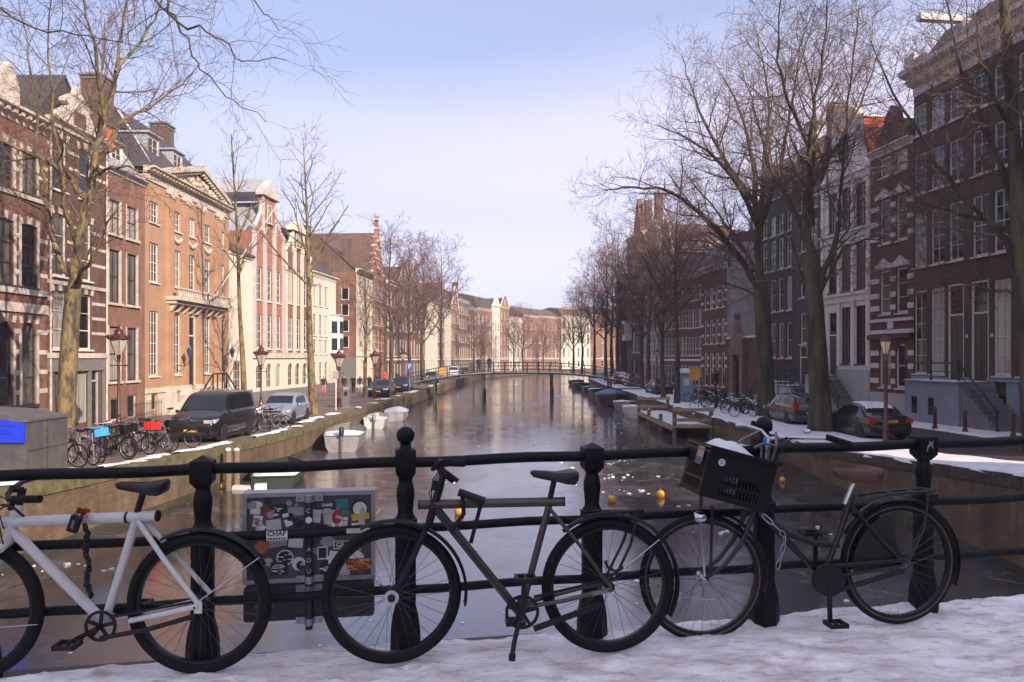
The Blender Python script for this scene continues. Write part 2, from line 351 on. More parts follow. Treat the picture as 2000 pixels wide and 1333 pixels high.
# land beyond the bend of the canal
tag(MB().add([(-400, 262, -0.004), (60 - W_, 262, -0.004), (600, 320, -0.004), (600, 2400, -0.004), (-1400, 2400, -0.004), (-1400, 262, -0.004)], [(0, 1, 2, 3, 4, 5)]).obj('street_far', M_road), kind='structure')
tag(MB().add([(60 + W_, 222, -0.006), (400, 222, -0.006), (600, 320, -0.006), (600, 262, -0.006), (130, 262, -0.006)], [(0, 1, 2, 3, 4)]).obj('street_far_right', M_roadR), kind='structure')
def quay_wall(name, label, pl, side):
    zq = zL if side < 0 else zR; pl = sorted(set(pl + [((34 if side < 0 else 26), line_x(pl, 34 if side < 0 else 26))]))
    e = thing(name, label, 'quay wall', (0, 0, 0))
    wall = MB(); cop = MB(); n = len(pl)
    for (y0, x0), (y1, x1) in zip(pl, pl[1:]):
        a, b_ = Vector((x0, y0, 0)), Vector((x1, y1, 0))
        wall.add([(x0, y0, -2.2), (x1, y1, -2.2), (x1, y1, zq(y1) - 0.22), (x0, y0, zq(y0) - 0.22)], [(0, 1, 2, 3) if side < 0 else (3, 2, 1, 0)])
    wall.obj('brick_face', M_wall, e)
    tide = MB()
    for (y0, x0), (y1, x1) in zip(pl, pl[1:]):
        s_ = .006 if side < 0 else -.006
        tide.add([(x0 + s_, y0, -2.2), (x1 + s_, y1, -2.2), (x1 + s_, y1, WATER + .20), (x0 + s_, y0, WATER + .22)], [(0, 1, 2, 3) if side < 0 else (3, 2, 1, 0)])
    tide.obj('algae_band', M_algae, e)
    # coping stones, one by one along the near stretch
    i = 0
    for (y0, x0), (y1, x1) in zip(pl, pl[1:]):
        if y1 < 9: continue
        a, b_ = Vector((x0, y0, zq(y0))), Vector((x1, y1, zq(y1))); d = (b_ - a); ln = d.length; d.normalize(); nr = Vector((d.y, -d.x, 0)).normalized() * (1 if side < 0 else -1)
        k = max(1, int(ln / (1.2 if y0 < 90 else 6.0)))
        for j in range(k):
            p = a + d * (ln * j / k + 0.008); q = a + d * (ln * (j + 1) / k - 0.008)
            o_ = RNG.uniform(0.03, 0.055); t_ = 0.035 + RNG.uniform(-0.008, 0.012)
            c = MB().add([p + nr * o_ + Vector((0, 0, -0.24)), q + nr * o_ + Vector((0, 0, -0.24)), q - nr * (W_ + 0.01) + Vector((0, 0, -0.24)), p - nr * (W_ + 0.01) + Vector((0, 0, -0.24)),
                          p + nr * o_ + Vector((0, 0, t_)), q + nr * o_ + Vector((0, 0, t_)), q - nr * (W_ + 0.01) + Vector((0, 0, t_)), p - nr * (W_ + 0.01) + Vector((0, 0, t_))],
                         [(0, 3, 2, 1), (4, 5, 6, 7), (0, 1, 5, 4), (1, 2, 6, 5), (2, 3, 7, 6), (3, 0, 4, 7)])
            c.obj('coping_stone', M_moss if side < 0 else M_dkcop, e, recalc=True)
    return e
quay_wall('quay_wall', 'sunlit mossy brick quay wall along the left bank of the canal', QL, -1)
quay_wall('quay_wall', 'shaded dark brick quay wall along the snowy right bank of the canal', QR, 1)

def snow_patch(pts, h, m=None, b=None, seed=0, rough=0.3):
    """an uneven low mound over a polygon centre-line list of (x, y, halfwidth)"""
    rg = random.Random(seed); rings = []
    for x, y, w in pts:
        k = 9; ring = []
        for i in range(k):
            a = -1 + 2 * i / (k - 1); hh = h * (1 - a * a) ** 0.5 * rg.uniform(0.6, 1.25)
            ring.append((x + a * w * rg.uniform(1 - rough, 1 + rough * 0.4), y + rg.uniform(-.12, .12) * w, hh if 0 < i < k - 1 else -0.01))
        rings.append(ring)
    return rings
def zoff(rings, z): return [[(p[0], p[1], p[2] + z) for p in r] for r in rings]
def along(pl, y0, y1, step, off, w, rg, jit=0.55):
    out = []; y = y0
    while y < y1:
        out.append((line_x(pl, y) + off + rg.uniform(-jit, jit) * w, y, w * rg.uniform(0.25, 1.25))); y += step * rg.uniform(0.7, 1.3)
    return out
# snow left lying on the quay edges
rg = random.Random(3); b = MB()
for (y0, y1, off, w) in [(16.5, 20.3, -.9, .55), (20.6, 24.2, -.6, .28), (24.5, 29.0, -.6, .33), (31, 37, -.7, .30), (38.5, 43, -1.0, .3), (44, 46, -.8, .5), (50, 51.5, -.5, .3), (55, 56, -.6, .4), (60, 62, -.6, .5), (66, 67, -.6, .4), (72, 77, -.5, .5), (88, 98, -.6, .4)]:
    rings = [[(p[0], p[1], p[2] + .035 + zL(p[1])) for p in r_] for r_ in snow_patch(along(QL, y0, y1, 0.28, off, w, rg), 0.04, seed=int(y0), rough=.55)]; b.loft(rings, closed_ring=False, cap0=False, cap1=False)
tag(b.obj('snow_on_left_quay', M_snow, smooth=60), 'broken strip of old snow along the left quay edge', 'snow', kind='stuff')
def snow_field(name, label, left, right, y0, y1, z, h, nx, seed, holes=0.0, step=0.5):
    """a lumpy blanket of snow between two polylines"""
    from mathutils import noise as mn
    b = MB(); ys = np.arange(y0, y1 + 1e-6, step); rows = []
    for y in ys:
        xl, xr = line_x(left, y), line_x(right, y); row = []
        for i in range(nx + 1):
            t = (i / nx) ** 1.7; x = xl + (xr - xl) * t + 0.15 * mn.noise((y * 1.3 + seed, t * 5, 1.7))
            e = 0 if i in (0, nx) else min(1, (1 - t) * nx / 1.5); v = mn.noise((x * 0.9 + seed, y * 0.9, 0)) * 0.5 + mn.noise((x * 3, y * 3, seed)) * 0.25
            row.append((x, y, zR(y) + z + e * h * (0.75 + v) - (0.03 if e == 0 else 0) - (holes * max(0, v - 0.12))))
        rows.append(row)
    b.loft(rows, closed_ring=False, cap0=False, cap1=False)
    return tag(b.obj(name, M_snow, smooth=80), label, 'snow', kind='stuff')
snow_field('snow_on_right_quay', 'snow blanket on the right quay between kerb and canal', [(y, x - 0.03) for y, x in QR], [(y, x + (4.0 if y > 26 else 2.6)) for y, x in QR], 15, 122, 0.045, 0.07, 12, 5, holes=0.30)
snow_field('snow_on_right_pavement', 'trodden snow on the pavement before the right houses', [(15, 21.4), (110, 10.6 + 1.2)], [(15, 24.6), (110, 13.6)], 15, 100, 0.02, 0.08, 8, 9, holes=0.05)
# ================================================================== house kit
FL = [(0, -20.5), (55, -20.2), (76, -18.3), (100, -16.6), (135, -14.4), (160, -12.0), (185, -8.0), (205, -1.5), (225, 9.0), (245, 24.0), (265, 46.0), (280, 70.0)]
FR = [(0, 26.8), (104, 26.8 - .115 * 104), (130, 17.5), (150, 21.0), (170, 27.0), (190, 38.0), (205, 52)]
def on_line(pl, px):
    u = (px - 1000) / F_PX
    for (y0, x0), (y1, x1) in zip(pl, pl[1:]):
        f0, f1 = x0 - u * y0, x1 - u * y1
        if (f0 <= 0 <= f1) or (f1 <= 0 <= f0):
            t = f0 / (f0 - f1); return Vector((x0 + (x1 - x0) * t, y0 + (y1 - y0) * t, 0))
    raise ValueError(px)
WCACHE = {}
def window_mesh(w, h, cols, rows, fr, bar, arch, sillw):
    """frame of a window standing on z=0, centred on x=0, its face at y=0; and its pane"""
    k = (round(w, 2), round(h, 2), cols, rows, fr, bar, arch, sillw)
    if k in WCACHE: return WCACHE[k]
    b = MB(); y0, y1 = -0.035, 0.05
    b.box(-w / 2, -w / 2 + fr, y0, y1, 0, h); b.box(w / 2 - fr, w / 2, y0, y1, 0, h)
    b.box(-w / 2 + fr, w / 2 - fr, y0, y1, h - fr, h); b.box(-w / 2 + fr, w / 2 - fr, y0, y1, 0, fr * 1.2)
    iw, ih = w - 2 * fr, h - 2.2 * fr
    for i in range(1, cols): x = -iw / 2 + iw * i / cols; b.box(x - bar / 2, x + bar / 2, y0 + .012, y1 - .012, fr * 1.2, h - fr)
    for j in range(1, rows):
        z = fr * 1.2 + ih * j / rows; th = bar * (1.7 if j == rows // 2 else 1)
        b.box(-iw / 2, iw / 2, y0 + .008, y1 - .016, z - th / 2, z + th / 2)
    if arch:                                                            # round head: fill the two corners
        r = w / 2; n = 8
        for sx in (-1, 1):
            pts = [(sx * r, h - r)] + [(sx * r * math.cos(math.pi / 2 * i / n), h - r + r * math.sin(math.pi / 2 * i / n)) for i in range(1, n + 1)] + [(sx * r, h)]
            b.prism(pts, y0 - .06, y1 - .01, mi=1)
    if sillw: b.box(-w / 2 - .06, w / 2 + .06, -.22, y0 - .001, -sillw, 0.0)
    p = MB().box(-w / 2 + fr * .6, w / 2 - fr * .6, 0.012, 0.03, fr * .6, h - fr * .6)
    WCACHE[k] = (b, p, {}); return WCACHE[k]
class House:
    def __init__(s, name, label, P, Q, cat='house', gap=0.004, group=None):
        P, Q = Vector(P), Vector(Q); d = (Q - P); s.w = d.length; d.normalize(); s.P, s.d = P, d
        s.e = thing(name, label, cat, P + Vector((0, 0, 0)), math.atan2(d.y, d.x), group)
        s.holes = []; s.gap = gap
    def lx(s, px):
        u = (px - 1000) / F_PX; return (u * s.P.y - s.P.x) / (s.d.x - u * s.d.y)
    def z(s, px, py): Y = s.P.y + s.d.y * s.lx(px); return EYE - (py - HOR) * Y / F_PX
    def part(s, name, b, m, smooth=None, recalc=False): return b.obj(name, m, s.e, smooth, recalc=recalc)
    def win(s, xc, z0, w, h, cols=2, rows=3, fr=0.07, bar=0.03, fm=None, glass=None, arch=False, sill=0.08, rec=0.12, name='window', fill=None):
        b, p, data = window_mesh(w, h, cols, rows, fr, bar, arch, sill)
        fm = fm or M_white; rr_ = RNG.random(); gm = glass or (M_whcurt if rr_ < 0.14 else M_curt if rr_ < 0.40 else M_glass)
        kf = ('f', fm.name, fill.name if fill else '')
        if kf not in data: data[kf] = b.mesh('window', [fm, fill or fm])
        if gm.name not in data: data[gm.name] = p.mesh('pane', gm)
        o = link(name, data[kf], s.e, (xc, rec, z0)); link('pane', data[gm.name], o)
        s.holes.append((xc - w / 2, xc + w / 2, z0, z0 + h)); return o
    def grid(s, xs, rows, w, **k):
        for x in xs:
            for z0, z1 in rows: s.win(x, z0, w, z1 - z0, **k)
    def wall(s, m, z0, z1, depth=9.0, name='wall', side_m=None, reveal=0.16, x0=None, x1=None):
        """front wall with its openings cut out, side walls and back"""
        x0 = s.gap if x0 is None else x0; x1 = s.w - s.gap if x1 is None else x1
        H = [h for h in s.holes if h[2] < z1 and h[3] > z0 and h[0] < x1 and h[1] > x0]
        xs = sorted(set([x0, x1] + [min(max(v, x0), x1) for h in H for v in h[:2]])); zs = sorted(set([z0, z1] + [min(max(v, z0), z1) for h in H for v in h[2:]]))
        b = MB()
        for a, c in zip(xs, xs[1:]):
            run = None
            for e, f in zip(zs, zs[1:]):
                hole = any(h[0] < (a + c) / 2 < h[1] and h[2] < (e + f) / 2 < h[3] for h in H)
                if hole:
                    if run is not None: b.add([(a, 0, run), (c, 0, run), (c, 0, e), (a, 0, e)], [(0, 1, 2, 3)]); run = None
                elif run is None: run = e
            if run is not None: b.add([(a, 0, run), (c, 0, run), (c, 0, z1), (a, 0, z1)], [(0, 1, 2, 3)])
        for h in H:
            a, c, e, f = max(h[0], x0), min(h[1], x1), max(h[2], z0), min(h[3], z1); r = reveal
            b.add([(a, 0, e), (a, 0, f), (a, r, f), (a, r, e), (c, 0, e), (c, r, e), (c, r, f), (c, 0, f)],
                  [(0, 1, 2, 3), (4, 5, 6, 7), (1, 7, 6, 2), (0, 3, 5, 4)])
            b.add([(a, r, e), (c, r, e), (c, r, f), (a, r, f)], [(0, 1, 2, 3)])
        o = s.part(name, b, m)
        q = MB().add([(x0, 0, z0), (x1, 0, z0), (x1, depth, z0), (x0, depth, z0), (x0, 0, z1), (x1, 0, z1), (x1, depth, z1), (x0, depth, z1)],
                     [(1, 2, 6, 5), (2, 3, 7, 6), (3, 0, 4, 7)])
        s.part('side_wall', q, side_m or m); return o
    def band(s, z0, z1, m, proud=0.03, x0=None, x1=None, name='stone_band', keep=False):
        x0 = s.gap * 2 if x0 is None else x0; x1 = s.w - s.gap * 2 if x1 is None else x1
        cuts = sorted((h[0] - .02, h[1] + .02) for h in s.holes if h[2] < z1 and h[3] > z0) if not keep else []
        c = x0; o = None
        for a, e in cuts:
            if min(a, x1) > c: o = s.part(name, MB().box(c, min(a, x1), -proud, 0.05, z0, z1), m)
            c = max(c, e)
        if c < x1: o = s.part(name, MB().box(c, x1, -proud, 0.05, z0, z1), m)
        return o
    def cornice(s, z, m, h=0.5, out=0.4, dent=0.0, x0=None, x1=None, name='cornice'):
        x0 = s.gap * 2 if x0 is None else x0; x1 = s.w - s.gap * 2 if x1 is None else x1
        prof = [(0.1, z), (-.06, z), (-.08, z + h * .35), (-out * .45, z + h * .45), (-out * .55, z + h * .7), (-out, z + h * .8), (-out, z + h), (0.1, z + h)]
        b = MB(); b.prism(prof, x0, x1, 'yz')
        o = s.part(name, b, m, recalc=True)
        if dent:
            d = MB(); x = x0 + dent * .5
            while x < x1 - .1: d.box(x, x + dent * .42, -out * .78, -out * .40, z + h * .42, z + h * .795); x += dent
            d.obj('dentil_row', m, o)
        return o
    def pitched_par(s, z, rise, depth, m, over=0.25, name='roof'):       # ridge parallel to the street
        b = MB(); x0, x1 = 0.02, s.w - .02
        b.prism([(-over, z - .05), (depth / 2, z + rise), (depth + over, z - .05), (depth + over, z + .1), (depth / 2, z + rise + .16), (-over, z + .1)], x0, x1, 'yz')
        o = s.part(name, b, m, recalc=True)
        for xg in (x0 + .05, x1 - .1): MB().prism([(0.02, z - .02), (depth - .02, z - .02), (depth / 2, z + rise - .02)], xg, xg + .05, 'yz').obj('gable_end', MATS.get('brick_brown', m), o, recalc=True)
        return o
    def pitched_perp(s, z, rise, depth, m, over=0.12, y0=0.25, x0=None, x1=None, name='roof'):   # ridge running back from the street
        x0 = -over + .0 if x0 is None else x0; x1 = s.w + over if x1 is None else x1; c = (x0 + x1) / 2
        b = MB().prism([(x0, z - .05), (c, z + rise), (x1, z - .05), (x1, z + .1), (c, z + rise + .16), (x0, z + .1)], y0, depth, 'xz')
        o = s.part(name, b, m, recalc=True)
        MB().prism([(x0 + .05, z - .04), (x1 - .05, z - .04), (c, z + rise - .06)], y0 + .04, y0 + .12, 'xz').obj('gable_end', m, o, recalc=True); return o
    def hip(s, z, rise, depth, m, ridge=0.4, over=0.25, top=None, name='roof'):
        a, c = -0.0, s.w; e = depth * ridge
        b = MB(); o = over
        r0, r1 = (top if top else (e, s.w - e))
        b.add([(a + .02, -o, z), (c - .02, -o, z), (c - .02, depth, z), (a + .02, depth, z), (r0, depth * .42, z + rise), (r1, depth * .42, z + rise), (r1, depth * .6, z + rise), (r0, depth * .6, z + rise)],
              [(0, 1, 5, 4), (1, 2, 6, 5), (2, 3, 7, 6), (3, 0, 4, 7), (4, 5, 6, 7), (3, 2, 1, 0)])
        return s.part(name, b, m)
    def mansard(s, z, h1, depth, m, back=1.6, h2=0.7, name='roof'):
        x0, x1 = .02, s.w - .02
        b = MB().prism([(-.02, z), (back * .6, z + h1), (depth * .5, z + h1 + h2), (depth - back * .6, z + h1), (depth, z)], x0, x1, 'yz')
        return s.part(name, b, m, recalc=True)
    def flat(s, z, depth, m, h=0.3, name='roof'): return s.part(name, MB().box(.02, s.w - .02, .05, depth, z, z + h), m)
    def gable(s, outline, m, y0=-0.02, y1=0.3, name='gable'):           # outline in facade x, z
        return s.part(name, MB().prism(outline, y0, y1, 'xz'), m, recalc=True)
    def chimney(s, x, y, z0, z1, wx, wy, m, cap=True, parent=None):
        b = MB().box(x - wx / 2, x + wx / 2, y - wy / 2, y + wy / 2, z0, z1)
        o = s.part('chimney', b, m)
        if cap:
            c = MB().box(x - wx / 2 - .1, x + wx / 2 + .1, y - wy / 2 - .1, y + wy / 2 + .1, z1, z1 + .12); c.box(x - wx / 2 - .05, x + wx / 2 + .05, y - wy / 2 - .05, y + wy / 2 + .05, z1 - .2, z1 - .1)
            c.obj('chimney_cap', M_grey, o)
        return o
    def dormer(s, x, z, w, h, y, d, m, roofm, style='flat', glass=None):
        b = MB()
        b.box(x - w / 2, x - w / 2 + .12, y, y + d, z, z + h); b.box(x + w / 2 - .12, x + w / 2, y, y + d, z, z + h); b.box(x - w / 2 + .12, x + w / 2 - .12, y + .1, y + d, z, z + h)
        b.box(x - w / 2 + .12, x + w / 2 - .12, y, y + .1, z, z + .12); b.box(x - w / 2 + .12, x + w / 2 - .12, y, y + .1, z + h - .15, z + h)
        o = s.part('dormer', b, m)
        bf, p, data = window_mesh(w - .26, h - .3, 2, 3, .05, .03, False, 0)
        f = bf.obj('window', [M_white, M_white], o, loc=(x, y + .06, z + .13)); 
        r = MB()
        if style == 'flat': r.box(x - w / 2 - .15, x + w / 2 + .15, y - .18, y + d, z + h, z + h + .1)
        else: r.prism([(x - w / 2 - .15, z + h), (x + w / 2 + .15, z + h), (x, z + h + w * .45)], y - .1, y + d)
        r.obj('dormer_roof', roofm, o, recalc=True)
        MB().box(x - w / 2 + .14, x + w / 2 - .14, y + .075, y + .09, z + .14, z + h - .17).obj('pane', glass or M_glass, o); return o
    def door(s, xc, z0, w, h, m=None, frame=None, light=0.5):
        """door in a frame with a light above it"""
        frame = frame or M_white; b = MB(); f = .09
        b.box(xc - w / 2, xc - w / 2 + f, .02, .13, z0, z0 + h); b.box(xc + w / 2 - f, xc + w / 2, .02, .13, z0, z0 + h); b.box(xc - w / 2 + f, xc + w / 2 - f, .02, .13, z0 + h - f, z0 + h)
        if light: b.box(xc - w / 2 + f, xc + w / 2 - f, .02, .13, z0 + h - light - f, z0 + h - light)
        o = s.part('door', MB().box(xc - w / 2 + f, xc + w / 2 - f, .09, .13, z0, z0 + h - light - f), m or M_door)
        b.obj('door_frame', frame, o)
        pn = MB(); iw = w - 2 * f
        for j in range(3):
            zz = z0 + .12 + j * (h - light - .3) / 3
            pn.box(xc - iw * .38, xc - iw * .04, .075, .092, zz, zz + (h - light - .3) / 3 - .1); pn.box(xc + iw * .04, xc + iw * .38, .075, .092, zz, zz + (h - light - .3) / 3 - .1)
        pn.obj('door_panel', m or M_door, o)
        if light: MB().box(xc - w / 2 + f, xc + w / 2 - f, .10, .12, z0 + h - light, z0 + h - f).obj('pane', M_glass, o)
        s.holes.append((xc - w / 2, xc + w / 2, z0, z0 + h)); return o
    def lintels(s, m, h=0.22, key=True, ext=0.08):
        for a, c, e, f in s.holes:
            if f - e < 1.0: continue
            xc = (a + c) / 2
            s.part('keystone', MB().prism([(xc - .1, f + .02), (xc + .1, f + .02), (xc + .15, f + h + .06), (xc - .15, f + h + .06)], -.05, .02), m, recalc=True)
            for sx in (-1, 1):
                x = xc + sx * (c - a) / 2
                s.part('springer_stone', MB().prism([(x - .09, f - .02), (x + .09, f - .02), (x + .09 + sx * .08, f + h), (x - .09 + sx * .08, f + h)], -.04, .02), m, recalc=True)
def railing_path(b, pts, r=0.02, mi=0): b.tube(pts, r, 6, mi=mi)
# ================================================================== houses on the left bank
B_red = brickmat('brick_red', (0.235, 0.095, 0.07), (0.195, 0.082, 0.062), (0.21, 0.14, 0.115), stain=0.3)
B_dkred = brickmat('brick_dark_red', (0.155, 0.075, 0.064), (0.128, 0.064, 0.056), (0.13, 0.085, 0.075), stain=0.35)
B_orange = brickmat('brick_orange', (0.30, 0.13, 0.075), (0.26, 0.11, 0.065), (0.27, 0.16, 0.10), stain=0.28)
B_salmon = brickmat('brick_salmon', (0.275, 0.135, 0.098), (0.23, 0.112, 0.084), (0.25, 0.16, 0.12), stain=0.3)
B_brown = brickmat('brick_brown', (0.19, 0.115, 0.088), (0.155, 0.095, 0.074), (0.15, 0.11, 0.085), stain=0.4)
M_rendr = mat('red_render', (0.33, 0.135, 0.095), 0.8, var=0.2, scale=1.5)
M_orend = mat('orange_render', (0.38, 0.225, 0.14), 0.75, var=0.14, scale=1.0)
M_creamw = mat('cream_block_wall', (0.60, 0.535, 0.44), 0.75, var=0.07, scale=0.9)
def PL(px): return on_line(FL, px)
# ---- red brick house with white bands (cut by the left edge)
h = House('brick_house', 'red brick house with white stone bands and tall arched ground floor windows', PL(-150), PL(92))
zs = lambda py: h.z(57, py)
cols = [h.lx(57), h.lx(10), h.lx(-40), h.lx(-95)]
for x in cols:
    h.win(x, zs(792), 1.0, zs(632) - zs(792), cols=1, rows=3, arch=True, fm=M_frame_dk, fill=B_red)
    h.win(x, zs(562), 1.05, zs(440) - zs(562), cols=1, rows=3, fm=M_frame_dk)
    h.win(x, zs(380), .98, zs(298) - zs(380), cols=2, rows=2, fm=M_frame_dk)
H1 = zs(252)
for py in (648, 688, 727, 765): h.band(zs(py + 5), zs(py - 4), M_stone, .025)
h.band(zs(612), zs(594), M_stone, .08, keep=True); h.band(zs(577), zs(566), M_stone, .10, keep=True); h.band(zs(392), zs(384), M_stone, .09, keep=True)
for py in (466, 500, 535, 318, 340): h.band(zs(py + 4), zs(py - 4), M_stone, .025)
h.lintels(M_stone, .28)
for x in cols:                                                       # pale surrounds beside the openings
    for z0, z1, w in ((zs(790), zs(650), 1.0), (zs(562), zs(440), 1.05), (zs(380), zs(298), .98)):
        for sx in (-1, 1): h.part('window_jamb', MB().box(x + sx * (w / 2 + .07) - .07, x + sx * (w / 2 + .07) + .07, -.03, .1, z0, z1), M_stone)
h.band(0.0, zs(800), M_grey, .06, keep=False, name='plinth')
h.wall(B_red, 0, H1)
h.cornice(H1, M_stone, .55, .5, dent=.45); h.mansard(H1 + .5, 1.9, 9, M_slate)
b = MB().prism([(0, H1 + .5), (1.1, H1 + .5), (1.1, H1 + 1.6), (.55, H1 + 2.4), (0, H1 + 1.6)], -.1, .25); h.gable([(h.w - 3.2, H1 + .4), (h.w - 2.0, H1 + .4), (h.w - 2.0, H1 + 1.4), (h.w - 2.25, H1 + 1.9), (h.w - 2.6, H1 + 2.3), (h.w - 2.95, H1 + 1.9), (h.w - 3.2, H1 + 1.4)], M_stone, -.1, .3)
# ---- dark red house with granite shop front and neck gable
h = House('gabled_house', 'dark red house with white bands, granite shop front and white neck gable', PL(92), PL(207))
zs = lambda py: h.z(150, py)
cA, cB = h.lx(117), h.lx(167)
for x in (cA, cB):
    h.win(x, zs(683), 1.05, zs(574) - zs(683), cols=1, rows=3)
    h.win(x, zs(546), 1.05, zs(430) - zs(546), cols=1, rows=3)
    h.win(x, zs(385), 1.1, zs(288) - zs(385), cols=1, rows=2)
h.door(h.lx(182), .05, .95, 2.75, frame=M_plast, light=.55)
h.win(h.lx(160), .25, 1.1, 2.5, cols=1, rows=1, fm=M_plast, sill=0); h.win(h.lx(128), .25, 1.6, 2.5, cols=1, rows=1, fm=M_plast, sill=0)
for py in (447, 478, 512, 590, 620, 650, 305, 335): h.band(zs(py + 3), zs(py - 3), M_stone, .025)
h.lintels(M_stone, .3); h.band(zs(562), zs(555), M_stone, .07, keep=True); h.band(zs(700), zs(690), M_stone, .16, keep=True, name='cornice')
h.band(zs(725), zs(701), M_grey, .09, keep=True, name='fascia')
for x in (.12, h.w - .35, h.lx(172)): h.part('granite_pier', MB().box(x, x + .22, -.06, .1, 0, zs(726)), M_grey)
ev = zs(268); h.wall(B_dkred, 0, ev); h.cornice(ev, M_stone, .35, .3)
w = h.w; gb = ev + .35; gt = zs(182)
out = [(w * .12, gb), (w * .88, gb), (w * .80, gb + .5), (w * .70, gb + .8), (w * .66, gt - .75), (w * .72, gt - .65), (w * .72, gt - .5), (w * .60, gt - .15), (w * .53, gt), (w * .5, gt + .35), (w * .47, gt), (w * .40, gt - .15), (w * .28, gt - .5), (w * .28, gt - .65), (w * .34, gt - .75), (w * .30, gb + .8), (w * .2, gb + .5)]
h.gable(out, M_stone, -.06, .3); h.gable([(w * .40, gb), (w * .60, gb), (w * .60, gt - .9), (w * .40, gt - .9)], B_dkred, -.09, -.065, name='gable_panel')
h.pitched_perp(ev + .2, 2.6, 9, M_slate, y0=.6)
for x in (0.06, w - .14): h.part('downpipe', MB().tube([(x + .04, -.1, .2), (x + .04, -.1, ev)], .045, 6), M_stone)
# ---- plain salmon brick house
h = House('brick_house', 'plain salmon brick house with two dark sash windows on each floor', PL(207), PL(283))
zs = lambda py: h.z(245, py)
for x in (h.lx(224), h.lx(258)):
    for t, b_ in ((400, 464), (494, 595), (640, 744)): h.win(x, zs(b_), 1.12, zs(t) - zs(b_), cols=2 if t < 600 else 1, rows=2, fm=M_frame_dk, fr=.06)
    for t, b_ in ((400, 464), (494, 595), (640, 744)):
        for sx in (-1, 1): h.part('window_jamb', MB().box(x + sx * .6 - .05, x + sx * .6 + .05, -.02, .09, zs(b_), zs(t) + .04), M_stone)
        h.part('stone_sill', MB().box(x - .72, x + .72, -.12, .09, zs(b_) - .13, zs(b_) - .001), M_stone)
h.win(h.lx(258), .1, 1.0, 1.25, cols=1, rows=1, fm=M_stone, sill=0); h.win(h.lx(226), .1, 0.95, 1.15, cols=1, rows=1, fm=M_stone, sill=0)
ev = zs(350); h.wall(B_salmon, 0, ev); h.cornice(ev, M_lead, .3, .3); h.mansard(ev + .3, 1.7, 9, M_lead, back=2.0)
d = h.dormer(h.w * .45, ev + .5, 1.2, 1.3, .4, 2.0, M_white, M_lead)
h.part('sun_blind', MB().prism([(h.w * .02, ev + 1.2), (h.w * .16, ev + 1.2), (h.w * .16, ev + 2.1), (h.w * .02, ev + 2.1)], -.05, .0), mat('orange_blind', (0.65, 0.12, 0.04), .7))
rb = MB()
for i in range(22): x = .2 + i * (h.w - .4) / 21; rb.tube([(x, -1.0, .05), (x, -1.0, 1.0), (x, -1.0, 1.08)], [.012, .012, .003], 5)
for z in (.2, .9): rb.tube([(.1, -1.0, z), (h.w - .1, -1.0, z)], .014, 5)
h.part('area_railing', rb, M_black)
# ---- orange mansion with pediment
h = House('mansion', 'orange mansion with stone pilasters, carved pediment and steep slate roof', PL(283), PL(447))
zs = lambda py: h.z(300, py)
xl = h.lx(301); cc = [h.lx(345), h.lx(374), h.lx(404)]; xr = h.lx(433)
rows = ((zs(735), zs(608)), (zs(552), zs(475)), (zs(436), zs(395)))
for x in [xl, xr]:
    for (a, c), rr in zip(rows, (6, 4, 3)): h.win(x, a, 1.1, c - a, cols=3, rows=rr, fr=.08)
for i, x in enumerate(cc):
    for j, (a, c) in enumerate(rows):
        if i == 1 and j == 0: h.door(x, zs(760), 1.25, rows[0][1] - zs(760), light=1.2, frame=M_cream); continue
        h.win(x, a, 1.15, c - a, cols=3, rows=(6, 4, 3)[j], fr=.08)
for x in (xl, cc[0], cc[2], xr):
    h.win(x, .35, .8, .9, cols=1, rows=1, sill=0, fr=.05, fm=M_stone)
Hc = h.z(326, 360); h.wall(M_orend, 0, Hc, depth=11)
h.band(zs(768), zs(758), M_stone, .08, name='plinth_course'); h.band(0, zs(770), M_stone, .05, name='plinth')
px0, px1 = h.lx(326), h.lx(428)
for i, x in enumerate([px0 + .3, (cc[0] + cc[1]) / 2, (cc[1] + cc[2]) / 2, px1 - .3]):    # giant pilasters with scrolled capitals
    b = MB().box(x - .36, x + .36, -.16, .05, rows[1][0] - .2, Hc - .75); b.box(x - .46, x + .46, -.22, .05, rows[1][0] - .75, rows[1][0] - .2)
    o = h.part('pilaster', b, M_orend)
    cp = MB().box(x - .42, x + .42, -.22, .04, Hc - .75, Hc - .32); 
    for sx in (-1, 1): cp.lathe([(.15, -.10), (.17, 0), (.15, .10)], (x + sx * .4, -.2, Hc - .52), 10, axis='y')
    cp.obj('capital', M_stone, o, smooth=40)
    h.part('rusticated_pier', MB().box(x - .4, x + .4, -.14, .05, zs(757), zs(590)), M_orend); h.part('pier_base', MB().box(x - .5, x + .5, -.24, .06, zs(800), zs(757)), M_stone)
for x in cc:                                                          # carved garlands under the top windows
    b = MB()
    for k in range(9):
        t = (k - 4) / 4; b.sphere((x + t * .5, -.06, rows[2][0] - .42 - .22 * (1 - t * t)), .14 - .03 * abs(t), 8, 5)
    h.part('garland', b, M_stone, smooth=60)
bal = h.part('balcony', MB().box(px0 - .2, px1 + .2, -.85, .05, rows[0][1] + .75, rows[0][1] + .98).box(px0 - .1, px1 + .1, -.6, .05, rows[0][1] + .55, rows[0][1] + .75), M_stone)
n = 9
for i in range(n): x = px0 + .2 + (px1 - px0 - .4) * i / (n - 1); MB().prism([(-.02, rows[0][1] + .1), (-.2, rows[0][1] + .1), (-.55, rows[0][1] + .55), (-.02, rows[0][1] + .55)], x - .13, x + .13, 'yz').obj('bracket', M_stone, bal, recalc=True)
b = MB()
for i in range(31):
    x = px0 + (px1 - px0) * i / 30; b.lathe([(.03, 0), (.06, .12), (.035, .3), (.045, .42)], (x, -.7, rows[0][1] + .98), 6)
